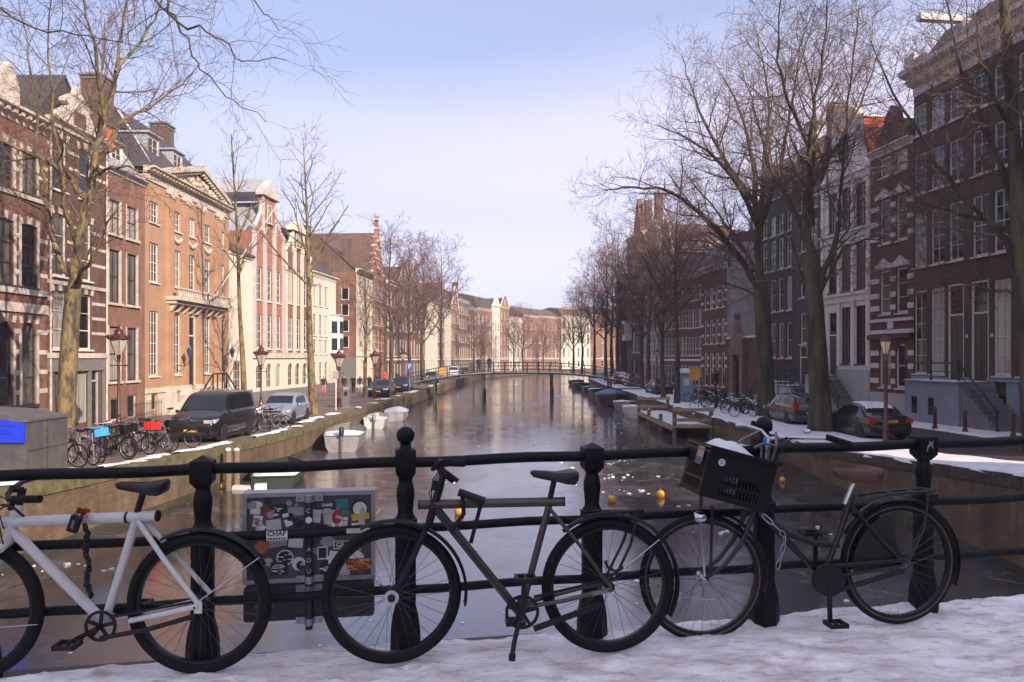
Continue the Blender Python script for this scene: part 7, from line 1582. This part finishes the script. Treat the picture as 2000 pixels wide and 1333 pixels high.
def plain_lamp(label, px, Y, H, m, glass):
    b = at(px, 0, Y); b.z = zR(Y); e = thing('street_lamp', label, 'street lamp', b, 0, 'lamps on the right bank'); zl = H - .78
    MB().lathe([(.15, 0), (.15, .1), (.11, .15), (.10, .7), (.12, .75), (.075, .82), (.06, zl - .3), (.09, zl - .26), (.06, zl - .2), (.06, zl)], n=10).obj('post', m, e, 40)
    MB().lathe([(.09, zl), (.21, zl + .46)], n=6).obj('lantern_glass', glass, e); MB().lathe([(.25, zl + .46), (.25, zl + .49), (.07, zl + .68), (.03, zl + .72), (.035, zl + .75), (.005, zl + .80)], n=6).obj('lantern_roof', m, e)
    g = MB()
    for k in range(6): t = k * math.pi / 3; g.tube([(.095 * math.cos(t), .095 * math.sin(t), zl), (.215 * math.cos(t), .215 * math.sin(t), zl + .46)], .01, 4)
    g.obj('lantern_frame', m, e)
plain_lamp('brown red street lamp with pale lantern before the black sedan', 1730, 29.3, 4.25, M_lampbr, mat('sunlit_lantern_glass', (0.80, 0.66, 0.38), .25, spec=.5)); plain_lamp('dark street lamp beside the dark navy car', 1283, 67.5, 4.2, M_black, M_lglass); plain_lamp('dark lamp post among the parked bicycles on the right', 1398, 49.0, 2.6, M_black, M_black)  # the first lantern's pale yellow colour stands for sunlight glowing in the glass
# blue wall lanterns and flagpole of the mansion
hm = M_mansion
for px, which in ((352, 'left'), (437, 'right')):
    x = hm.lx(px) - .4; z = hm.z(px, 690); o = MB().lathe([(.06, 0), (.17, .45), (.20, .46), (.07, .62), (.02, .75)], (x, -.75, z - .3), 6).obj('wall_lantern', mat('blue_glass_lantern', (0.03, 0.05, 0.16), .25, spec=.6), hm.e); MB().tube([(x, .0, z - .75), (x, -.4, z - .8), (x, -.7, z - .6), (x, -.75, z - .32)], .025, 6).obj('lantern_bracket', M_black, o)
x = hm.lx(404); zf = hm.z(390, 584); hm.part('flagpole', MB().tube([(x - 1.3, -.9, zf), (x + .9, -4.4, hm.z(404, 560) + 5.6)], [.05, .035], 8), M_white)
# signs and meters on the left
def sign_post(name, label, px, Y, H, w, h, m, txt=None, tm=None, cat='sign'):
    b = at(px, 0, Y); b.z = zL(Y) if px < 1000 else zR(Y); e = thing(name, label, cat, b); MB().tube([(0, .03, 0), (0, .03, H)], .035, 8).obj('post', M_steel, e, 40); MB().box(-w / 2, w / 2, -.02, .0, H - h, H).obj('panel', m, e)
    if txt: text('sign_lettering', txt, h * .8, Matrix.Translation((0, -.024, H - h / 2)) @ Matrix.Rotation(R(90), 4, 'X'), tm or M_white, e, bold=True)
    return e
sign_post('parking_sign', 'blue parking sign on a grey post on the left quay', 800, 72, 2.9, .5, .75, mat('sign_blue', (0.03, 0.16, 0.55), .5), 'P'); sign_post('orange_sign', 'small orange road works board far on the left quay', 863, 108, 2.0, .8, 1.1, mat('sign_orange', (0.75, 0.28, 0.03), .5), cat='sign')
b = ground(676, 797, 0); e = thing('parking_meter', 'grey parking meter column beside the third crowned lamp', 'parking meter', b); MB().box(-.2, .2, -.16, .16, .04, 1.25).obj('column', mat('meter_grey', (0.14, 0.15, 0.16), .5), e); MB().prism([(-.2, 1.25), (.2, 1.25), (.14, 1.38), (-.14, 1.38)], -.16, .16).obj('cap', mat('meter_blue', (0.25, 0.30, 0.36), .4), e); MB().box(-.3, .3, -.3, .3, 0, .04).obj('base', M_kerb, e); MB().box(-.12, .12, -.17, -.161, .8, 1.1).obj('screen', M_trim, e)
b = ground(656, 802, 0); e = thing('white_pole', 'thin white pole next to the third crowned lamp', 'pole', b); MB().tube([(0, 0, 0), (0, 0, 2.6)], .04, 8).obj('pole', M_white, e, 40); MB().box(-.18, .18, -.05, -.02, 2.0, 2.5).obj('panel', M_plast, e)
# blue and grey street box
e = thing('street_box', 'grey street box with bright blue upper front at the left edge', 'container', (-12.75, 18.0, zL(18))); MB().box(-.3, 1.35, 0.02, 1.7, 0, 1.42).obj('body', mat('box_grey', (0.075, 0.072, 0.07), .6, var=.3, scale=2.5), e)
MB().prism([(-.34, 1.40), (1.39, 1.40), (1.39, 1.46), (.4, 1.62), (-.34, 1.66)], -.03, 1.74).obj('lid', mat('box_lid_grey', (0.10, 0.097, 0.094), .55, var=.25), e, recalc=True); MB().prism([(-.3, .92), (1.33, .92), (1.33, 1.38), (.4, 1.52), (-.3, 1.56)], -.045, .019).obj('blue_panel', mat('bright_blue', (0.012, 0.04, 0.62), .45), e, recalc=True)
MB().box(1.3505, 1.3535, .06, 1.66, .70, .715).obj('seam', M_trim, e); MB().box(1.3505, 1.3535, .85, .862, .05, 1.38).obj('seam', M_trim, e); MB().box(1.3505, 1.37, .74, .80, .85, 1.0).obj('latch', M_steel, e)
for z in (1.12, 1.30): MB().box(.5, 1.1, -.052, -.046, z, z + .012).obj('slot', M_trim, e)
# mooring posts
for i, (px, lab) in enumerate(((420, 'left one of two wooden mooring posts at the left wall'), (437, 'right one of two wooden mooring posts at the left wall'))):
    q = at(px, 880, 26.2 + i * .5); e = thing('mooring_post', lab, 'post', (q.x + .45, q.y, WATER), 0, 'mooring posts'); MB().lathe([(.11, -.2), (.11, q.z - WATER - .05), (.09, q.z - WATER)], n=9).obj('pile', M_wood, e, 40); MB().lathe([(.10, q.z - WATER), (.085, q.z - WATER + .06), (.02, q.z - WATER + .09)], n=9).obj('snow_cap', M_snow, e, 60)
# bollards on the right pavement
def bollard(label, px, py):
    b = ground(px, py, .05); e = thing('bollard', label, 'bollard', b, 0, 'brown red bollards'); MB().lathe([(.12, 0), (.12, .12), (.09, .16), (.08, .8), (.10, .84), (.10, .92), (.06, 1.0), (.01, 1.04)], n=4, rot=R(45)).obj('shaft', M_lampbr, e); MB().box(-.04, .04, -.09, -.06, .3, .75).obj('relief_mark', M_lampred, e)
bollard('bollard left of the blue grey stoop', 1826, 838); bollard('bollard before the stoop steps', 1885, 845); bollard('bollard at the right edge of the pavement', 1979, 855); bollard('bollard before the carved gateway', 1462, 775); bollard('bollard left of the carved gateway', 1428, 772); bollard('bollard right of the yellow sign', 1385, 765)
# yellow board and blue kiosk on the right
b = at(1356, 0, 50.5); b.z = 0; e = thing('yellow_sign', 'yellow notice board on posts among the parked bicycles', 'sign', b); 
for x in (-.28, .28): MB().tube([(x, .03, 0), (x, .03, 2.65)], .03, 8).obj('post', M_steel, e, 40)
pn = MB().box(-.34, .34, -.02, 0, 1.85, 2.7).obj('panel', mat('sign_yellow', (0.66, 0.36, 0.02), .5, var=.08), e)
b_ = MB(); rg = random.Random(4)
for k, (z, w) in enumerate(((2.62, .4), (2.54, .5), (2.40, .42), (2.33, .5), (2.26, .3), (2.08, .24))): b_.box(-.26, -.26 + w, -.0235, -.021, z - .02, z)
for x in (-.2, .0, .2): b_.box(x - .03, x + .03, -.0235, -.021, 1.92, 1.98)
b_.obj('printed_lines', M_trim, pn)
b = at(1338, 0, 57); b.z = 0; e = thing('blue_cabin', 'small blue portable cabin with white roof behind the yellow sign', 'cabin', b); MB().box(-.55, .55, -.55, .55, .08, 2.2).obj('walls', mat('cabin_blue', (0.14, 0.24, 0.34), .5), e); MB().lathe([(.82, 2.2), (.80, 2.28), (.5, 2.5), (.05, 2.56)], n=4, rot=R(45)).obj('roof', M_boatw, e); MB().box(-.4, .4, -.57, -.551, .15, 2.0).obj('door', mat('cabin_door', (0.22, 0.33, 0.42), .5), e); MB().box(-.25, .25, -.58, -.571, 1.3, 1.8).obj('vent', M_white, e)
# wooden landing stage
e = thing('landing_stage', 'snowy wooden landing stage with pale rails on the right bank', 'jetty', (10.2, 43, WATER)); w0, w1 = -1.1, .95
for k in range(16): MB().box(w0, w1, k * .75, k * .75 + .70, .62, .70).obj('plank', M_wood, e)
from mathutils import noise as nn
rs = [[(x, y, .70 + (.05 + .02 * nn.noise((x * 2, y, 0)) if w0 < x < w1 else 0)) for x in np.linspace(w0, w1, 7)] for y in np.linspace(.5, 12, 24)]
MB().loft(rs, closed_ring=False, cap0=False, cap1=False).obj('snow_cover', M_snow, e, 180)
for y in (0, 4, 8, 12):
    for x in (w0, w1): MB().lathe([(.12, -.3), (.12, 1.75 if y in (0, 12) else 1.1)], (x, y, 0), 8).obj('pile', M_wood, e, 40); MB().lathe([(.11, 0), (.08, .05), (.01, .07)], (x, y, 1.75 if y in (0, 12) else 1.1), 8).obj('snow_cap', M_snow, e, 60)
for y in (0, 12):
    for z in (1.62, 1.05): MB().box(w0 - .15, w1 + .15, y - .17, y - .12, z - .09, z + .09).obj('rail_board', M_woody, e)
for x in (w0,): MB().box(x - .17, x - .13, 0, 12, .45, .68).obj('edge_beam', M_woody, e)
MB().box(w0 - .15, w1 + .15, -.2, .6, .60, .72).obj('end_beam', M_woody, e)
MB().bar((w1 - .2, 2, .7), (w1 + .9, 2, 1.2), 1.0, .06).obj('gangplank', M_wood, e)
# ---- footbridge
M_fb = mat('dark_green_steel', (0.055, 0.075, 0.066), .5, var=.25); FY0, FY1 = 79.5, 82.3; FX0, FX1 = -12.6, 14.6
e = thing('footbridge', 'low arched green steel footbridge across the canal in mid distance', 'footbridge', (1.0, 81, 0))
def fz(x): u = (x - 1.0) / 13.6; return .05 + 1.75 * max(0, 1 - abs(u) ** 2.6)
xs_ = np.linspace(FX0, FX1, 25)
MB().loft([[(x - 1, FY0 - 81, fz(x) - .09), (x - 1, FY0 - 81, fz(x)), (x - 1, FY1 - 81, fz(x)), (x - 1, FY1 - 81, fz(x) - .09)] for x in xs_]).obj('deck', M_fb, e)
for y in (FY0 - .05, FY1 + .05): MB().tube([(x - 1, y - 81, fz(x) - .08) for x in xs_], .065, 6).obj('girder', M_fb, e, 60)
MB().loft([[(x - 1, y - 81, fz(x) + .02 + .03 * (FY0 + .15 < y < FY1 - .15)) for y in np.linspace(FY0 + .1, FY1 - .1, 4)] for x in xs_], closed_ring=False, cap0=False, cap1=False).obj('snow_on_deck', M_snow, e)
for y in (FY0, FY1):
    for z in (.35, .70, 1.05): MB().tube([(x - 1, y - 81, fz(x) + z) for x in xs_], .028 if z < 1 else .04, 6).obj('rail', M_fb, e, 60)
    for x in np.linspace(FX0, FX1, 24): MB().box(x - 1.04, x - .96, y - 81.04, y - 80.96, fz(x) - .1, fz(x) + 1.12).obj('post', M_fb, e)
for px in (850, 945, 1077, 1190):
    x = (px - 1000) * 81 / F_PX
    for y in (FY0 + .3, FY1 - .3): MB().lathe([(.11, -1.6), (.11, fz(x) - .2)], (x - 1, y - 81, 0), 8).obj('pier', M_fb, e, 40)
    MB().box(x - 1.12, x - .88, FY0 - 81, FY1 - 81, fz(x) - .45, fz(x) - .2).obj('cross_beam', M_fb, e)
for i, px in enumerate((946, 1078)):
    q = ground(px, 783 if i == 0 else 780, WATER); p_ = thing('fender_pile', 'wooden fender pile before the %s footbridge pier' % ('left' if not i else 'right'), 'pile', q, 0, 'fender piles'); MB().lathe([(.2, -.2), (.2, 1.15), (.17, 1.25), (.02, 1.3)], n=9).obj('pile', M_wood, p_, 40)
# ---- people
def person(label, x, y, z, rz, jacket, trousers, hair, h=1.72, step=.18, arms=(.1, -.1)):
    """one continuous body grown from its bones"""
    jc = [((0, 0, .93), .13), ((0, 0, 1.12), .135), ((0, 0, 1.36), .15), ((0, 0, 1.50), .07), ((.02, 0, 1.60), .085), ((.02, 0, 1.70), .075),
          ((step * .5, .09, .88), .10), ((step * .9, .10, .48), .07), ((step * .6, .10, .08), .05), ((step * .6 + .14, .10, .04), .042),
          ((-step * .2, -.09, .88), .10), ((-step * .1, -.10, .48), .07), ((-step * 1.1, -.10, .08), .05), ((-step * 1.1 + .14, -.10, .04), .042),
          ((0, .19, 1.42), .068), ((arms[0] * .3, .25, 1.14), .055), ((arms[0] + .06, .24, .90), .042), ((arms[0] + .1, .23, .82), .036), ((0, -.19, 1.42), .068), ((arms[1] * .3, -.25, 1.14), .055), ((arms[1] + .06, -.24, .90), .042), ((arms[1] + .1, -.23, .82), .036)]
    ed = [(0, 1), (1, 2), (2, 3), (3, 4), (4, 5), (0, 6), (6, 7), (7, 8), (8, 9), (0, 10), (10, 11), (11, 12), (12, 13), (2, 14), (14, 15), (15, 16), (16, 17), (2, 18), (18, 19), (19, 20), (20, 21)]
    me = bpy.data.meshes.new('person'); me.from_pydata([p for p, _ in jc], ed, []); o = link('person', me); s = o.modifiers.new('s', 'SKIN'); o.modifiers.new('d', 'SUBSURF').levels = 1
    for v, (_, r) in zip(me.skin_vertices[0].data, jc): v.radius = (r, r)
    me.skin_vertices[0].data[0].use_root = True
    for m in (jacket, trousers, M_skin, hair, M_trim): me.materials.append(m)
    o.location = (x, y, z); o.rotation_euler = (0, 0, rz); o.scale = (h / 1.78,) * 3; tag(o, label, 'person'); PEOPLE.append(o)
PEOPLE = []; M_skin = mat('skin', (0.42, 0.24, 0.17), .6)
def finish_people():
    bpy.context.view_layer.update(); dg = bpy.context.evaluated_depsgraph_get()
    for o in PEOPLE:
        me = bpy.data.meshes.new_from_object(o.evaluated_get(dg)); mats = [m for m in o.data.materials]; o.modifiers.clear(); o.data = me; me.materials.clear()
        for m in mats: me.materials.append(m)
        for p in me.polygons:
            c = p.center; p.use_smooth = True
            p.material_index = 4 if c.z < .12 else 1 if c.z < .90 and abs(c.y) < .2 else (2 if c.z < .88 else 0) if c.z < 1.50 else (3 if c.z > 1.68 or c.x < -.01 else 2)
Mj = {k: mat('cloth_' + k, c, .85, var=.15) for k, c in dict(black=(.014, .014, .016), pink=(.62, .16, .15), maroon=(.20, .02, .03), white=(.62, .6, .58), blue=(.02, .06, .38), red=(.75, .04, .03), navy=(.02, .025, .05), brown=(.08, .05, .035), khaki=(.16, .13, .09)).items()}
def walker(label, px, py, rz, j, t, hh='brown', **k): b = ground(px, py, .0); person(label, b.x, b.y, 0, rz, Mj[j], Mj[t], Mj[hh], **k)
walker('person in black jacket and pink trousers walking past the white house', 632, 771, -1.2, 'black', 'pink'); walker('person in black jacket and maroon trousers by the alley', 672, 768, -1.0, 'black', 'maroon'); walker('person all in black walking beyond the alley', 690, 768, -1.5, 'black', 'black'); walker('person in dark jacket and white trousers walking by the alley', 703, 769, -1.3, 'navy', 'white'); walker('person in black jacket and blue trousers behind the slim tree', 721, 767, -1.6, 'black', 'blue'); walker('person in navy coat just left of the black hatchback', 735, 764, 1.5, 'navy', 'brown')
walker('person in bright red jacket behind the black hatchback', 751, 754, -1.4, 'red', 'navy', h=1.8); walker('person in black coat behind the navy hatchback', 776, 753, -1.4, 'black', 'navy')
for px, lab in ((935, 'left of two dark dressed people standing on the footbridge'), (956, 'right of two dark dressed people standing on the footbridge')):
    x = (px - 1000) * 80.9 / F_PX; person(lab, x, 80.9, fz(x) + .05, -1.0 if px == 935 else 2.0, Mj['black'], Mj['navy'], Mj['brown'], step=.06)
finish_people()
# ---- parked bicycles (one built, the others copies of it and of its parts)
M_bkframe = mat('black_bike_frame', (0.018, 0.018, 0.02), .4, .3)
def park_bike(frame_m=None, basket=None):
    e = thing('parked_bicycle', 'x', 'bicycle', (0, 0, 0), 0, 'parked bicycles'); r = .335; fm = frame_m or M_bkframe
    for x in (.53, -.53):
        w = link('wheel', None, e, (x, 0, r)); N = 28; c = [((r - .02) * math.cos(2 * math.pi * i / N), 0, (r - .02) * math.sin(2 * math.pi * i / N)) for i in range(N)]
        MB().tube(c, .019, 6, closed=True).obj('tyre', M_tyre, w, 180); MB().tube([(p[0] * .93, 0, p[2] * .93) for p in c], .010, 5, closed=True).obj('rim', M_steel, w, 180)
        s = MB()
        for k in range(14): t = 2 * math.pi * k / 14; s.tube([(.02 * math.cos(t + 1), .02 * (-1) ** k, .02 * math.sin(t + 1)), ((r - .04) * math.cos(t), 0, (r - .04) * math.sin(t))], .0022, 3, caps=False)
        s.obj('spokes', M_steel, w)
    hb, bb, st, sb = (.36, 0, .86), (-.08, 0, .28), (-.22, 0, .74), (-.53, 0, r)
    MB().tube([(.40, 0, .72), (-.19, 0, .62)], .018, 7).tube([(.42, 0, .66), bb], .019, 7).tube([st, bb], .017, 7).tube([bb, sb], .013, 6).tube([st, sb], .011, 6).tube([(.36, 0, .90), (.43, 0, .62), (.53, 0, r)], .015, 7).obj('frame', fm, e, 50)
    MB().tube([(.18, .30, 1.0), (.34, .24, 1.05), (.36, 0, 1.02), (.34, -.24, 1.05), (.18, -.30, 1.0)], .014, 7).tube([(.36, 0, 1.02), (.35, 0, .88)], .014, 6).obj('handlebar', M_chrome, e, 50)
    MB().loft([[(.0, -.02, .96), (.0, .02, .96), (.0, .02, .92), (.0, -.02, .92)], [(-.13, -.05, .97), (-.13, .05, .97), (-.13, .04, .90), (-.13, -.04, .90)], [(-.26, -.10, .985), (-.26, .10, .985), (-.26, .08, .90), (-.26, -.08, .90)]]).tube([(-.21, 0, .9), st], .013, 6).obj('saddle', M_saddle, e, 60)
    MB().box(-.80, -.30, -.06, .06, .72, .735).tube([(-.75, .06, .72), sb], .008, 5).tube([(-.75, -.06, .72), sb], .008, 5).obj('rear_rack', fm, e)
    ar = [(-.53 + (r + .025) * math.cos(t), 0, r + (r + .025) * math.sin(t)) for t in np.linspace(R(20), R(190), 14)]; MB().tube(ar, .017, 5).obj('mudguard', fm, e, 60)
    MB().lathe([(.09, -.03), (.09, -.02)], (bb[0], 0, bb[2]), 14, axis='y').tube([(bb[0], -.08, bb[2]), (bb[0] + .1, -.08, bb[2] - .13)], .01, 5).obj('crank', M_plastic, e)
    if basket: 
        b = MB(); x0, x1, y0, y1, z0, z1 = .44, .76, -.19, .19, .80, 1.04
        b.box(x0, x1, y0, y1, z0, z0 + .015).box(x0, x0 + .012, y0, y1, z0 + .016, z1).box(x1 - .012, x1, y0, y1, z0 + .016, z1).box(x0 + .013, x1 - .013, y0, y0 + .012, z0 + .016, z1).box(x0 + .013, x1 - .013, y1 - .012, y1, z0 + .016, z1); b.obj('crate', basket, e)
    return e
src = {'plain': park_bike(), 'blue': park_bike(mat('white_bike_frame', (.45, .45, .44), .4), mat('blue_crate', (.03, .28, .55), .6)), 'red': park_bike(None, mat('red_crate', (.68, .02, .02), .6)), 'black': park_bike(None, M_crate), 'steel': park_bike(mat('grey_bike_frame', (.22, .22, .22), .4, .4))}
used = set()
def put_bike(kind, label, x, y, deg, lean=0.0, z=None):
    s = src[kind]; z = z if z is not None else (zL(y) if x < 0 else zR(y) + .08)
    if kind not in used: used.add(kind); o = s; o.location = (x, y, z); o['label'] = label
    else: o = place(s, label, (x, y, z), 0)
    o.rotation_euler = (R(lean), 0, R(deg)); o['group'] = 'parked bicycles'
# left cluster between the mossy tree and the van
Lb = [('plain', 'bicycle nearest the grey street box', -12.25, 20.9, -12), ('steel', 'second bicycle from the grey street box', -12.1, 21.6, -30), ('blue', 'pale bicycle carrying a bright blue crate', -12.15, 22.3, -40), ('plain', 'bicycle just right of the blue crate one', -12.0, 23.1, -15), ('black', 'bicycle with black crate left of the red one', -12.2, 23.8, -28), ('red', 'bicycle carrying a bright red crate', -12.0, 24.5, -20), ('steel', 'grey bicycle just right of the red crate one', -11.7, 25.2, -10), ('black', 'bicycle with black crate nearest the van', -11.9, 25.9, -35), ('plain', 'dark bicycle just before the dark van', -11.6, 26.7, -5), ('steel', 'bicycle in the back row behind the blue crate', -13.0, 22.0, -70), ('plain', 'bicycle in the back row behind the red crate', -12.9, 24.4, -60), ('plain', 'bicycle in the back row nearest the mossy tree', -13.1, 21.0, 40), ('black', 'black crate bicycle in the back row near the lamp post', -12.9, 25.6, 35)]
for i, (k, l, x, y, d) in enumerate(Lb): put_bike(k, l, x, y, d, lean=(-1) ** i * 5)
for i, (k, x, y, d) in enumerate((('steel', -11.9, 33.9, -20), ('plain', -11.6, 34.4, 10), ('steel', -11.5, 34.9, -35), ('plain', -11.2, 35.3, 0), ('steel', -11.0, 35.8, -15), ('plain', -11.7, 36.0, 35))): put_bike(k, ['nearest', 'second', 'third', 'fourth', 'fifth', 'last'][i] + ' bicycle of the heap between van and silver car', x, y, d, lean=(-1) ** i * 7)
RB = []
rg = random.Random(8)
for i in range(14):
    y = 44.5 + i * 1.15; RB.append((rg.choice(['plain', 'plain', 'steel', 'black']), 12.9 + rg.uniform(-.5, .9) + (.7 if i % 2 else 0), y, rg.uniform(150, 215)))
ordn = 'nearest second third fourth fifth sixth seventh eighth ninth tenth eleventh twelfth thirteenth farthest'.split()
for i, (k, x, y, d) in enumerate(RB): put_bike(k, ordn[i] + ' bicycle in the row behind the right landing stage', x, y, d, lean=rg.uniform(-6, 6))
put_bike('plain', 'lone bicycle seen side on left of the big elm trunk', 12.75, 42.2, 3); put_bike('black', 'bicycle leaning at the foot of the big elm', 13.9, 44.2, 20)
for i, (x, y) in enumerate(((-10.4, 85.5), (-10.6, 88.5), (-10.2, 93))): put_bike('plain', ['first', 'second', 'third'][i] + ' bicycle along the left quay beside the footbridge landing', x, y, 80 + 20 * i)
for i, (x, y) in enumerate(((12.3, 92), (12.6, 102.5), (12.6, 106))): put_bike('plain', ['first', 'second', 'third'][i] + ' bicycle along the right quay beyond the footbridge', x, y, 80 + 20 * i)
# ---- things frozen into the ice
M_float = mat('yellow_float', (0.72, 0.36, 0.03), .55, var=.3, scale=8)
for px, py, rr, lab in ((437, 949, .16, 'yellow float beside the left mooring posts'), (897, 1000, .17, 'yellow float seen under the grey bicycle top tube'), (1195, 976, .16, 'yellow float right of the pyramid topped post'), (1290, 966, .16, 'yellow float left of the black crate'), (1528, 936, .13, 'small yellow float right of the crate bicycle handlebar')):
    q = ground(px, py + 6, WATER); e = thing('yellow_float', lab, 'float', q, px, 'yellow floats in the ice'); rr *= .85; MB().lathe([(.02, -.05), (rr * .8, .0), (rr, rr * .6), (rr * .95, rr * 1.1), (rr * .6, rr * 1.6), (.02, rr * 1.75)], n=12).obj('ball', M_float, e, 60); MB().lathe([(.03, 0), (.03, .06), (.015, .08)], (0, 0, rr * 1.72), 6).obj('eyelet', M_steel, e)
q = ground(509, 962, WATER); e = thing('foam_block', 'white foam block floating above the sticker cabinet', 'block', q, .3); MB().prism([(-.2, 0), (.2, 0), (.2, .26), (.17, .29), (-.17, .29), (-.2, .26)], -.15, .15).obj('block', M_boatw, e, recalc=True)
q = ground(472, 956, WATER); e = thing('foam_block', 'flat white foam slab next to the yellow float at left', 'block', q, -.1); MB().prism([(-.3, 0), (.3, 0), (.26, .12), (-.27, .14)], -.12, .12).obj('block', M_boatw, e, recalc=True)
rg = random.Random(17); b = MB()
def chunk(x, y, s):
    n = 5; pts = [(x + s * rg.uniform(.5, 1.2) * math.cos(2 * math.pi * i / n), y + s * rg.uniform(.5, 1.2) * math.sin(2 * math.pi * i / n)) for i in range(n)]; b.prism(pts, WATER + .001, WATER + s * rg.uniform(.15, .5), 'xy')
for _ in range(110):
    Yc = rg.uniform(9, 60) if rg.random() < .7 else rg.uniform(9, 30); u = rg.gauss(.25, .45); x = u * 11
    if line_x(QL, Yc) + .6 < x < line_x(QR, Yc) - .6: chunk(x, Yc, rg.uniform(.02, .055) * (1 + Yc / 45))
for cx, cy, n, sp in ((1190, 905, 12, 2.6), (1240, 930, 10, 1.2), (130, 1110, 14, .8), (1270, 830, 30, 2.5), (1235, 960, 10, .5), (1500, 1040, 16, 1.2)):
    c = ground(cx, cy, WATER)
    for _ in range(n): chunk(c.x + rg.gauss(0, sp), c.y + rg.gauss(0, sp * .4), rg.uniform(.025, .09))
tag(b.obj('ice_chunks', mat('ice_white', (.72, .72, .75), .5), recalc=True), 'scattered white ice and snow crumbs on the frozen canal', 'ice', kind='stuff')
# ================================================================== thin winter haze over the canal
mh = bpy.data.materials.new('winter_haze'); mh.use_nodes = True; tt = mh.node_tree; tt.nodes.clear()
pv = tt.nodes.new('ShaderNodeVolumePrincipled'); pv.inputs['Color'].default_value = (0.93, 0.92, 0.97, 1); pv.inputs['Density'].default_value = 0.0005; pv.inputs['Anisotropy'].default_value = 0.0
oo = tt.nodes.new('ShaderNodeOutputMaterial'); tt.links.new(pv.outputs[0], oo.inputs['Volume'])
tag(MB().box(-1520, 1520, -620, 2520, -3.3, 30).obj('haze', mh), 'thin pale winter haze along the canal', 'haze', kind='stuff')
finish_texts()
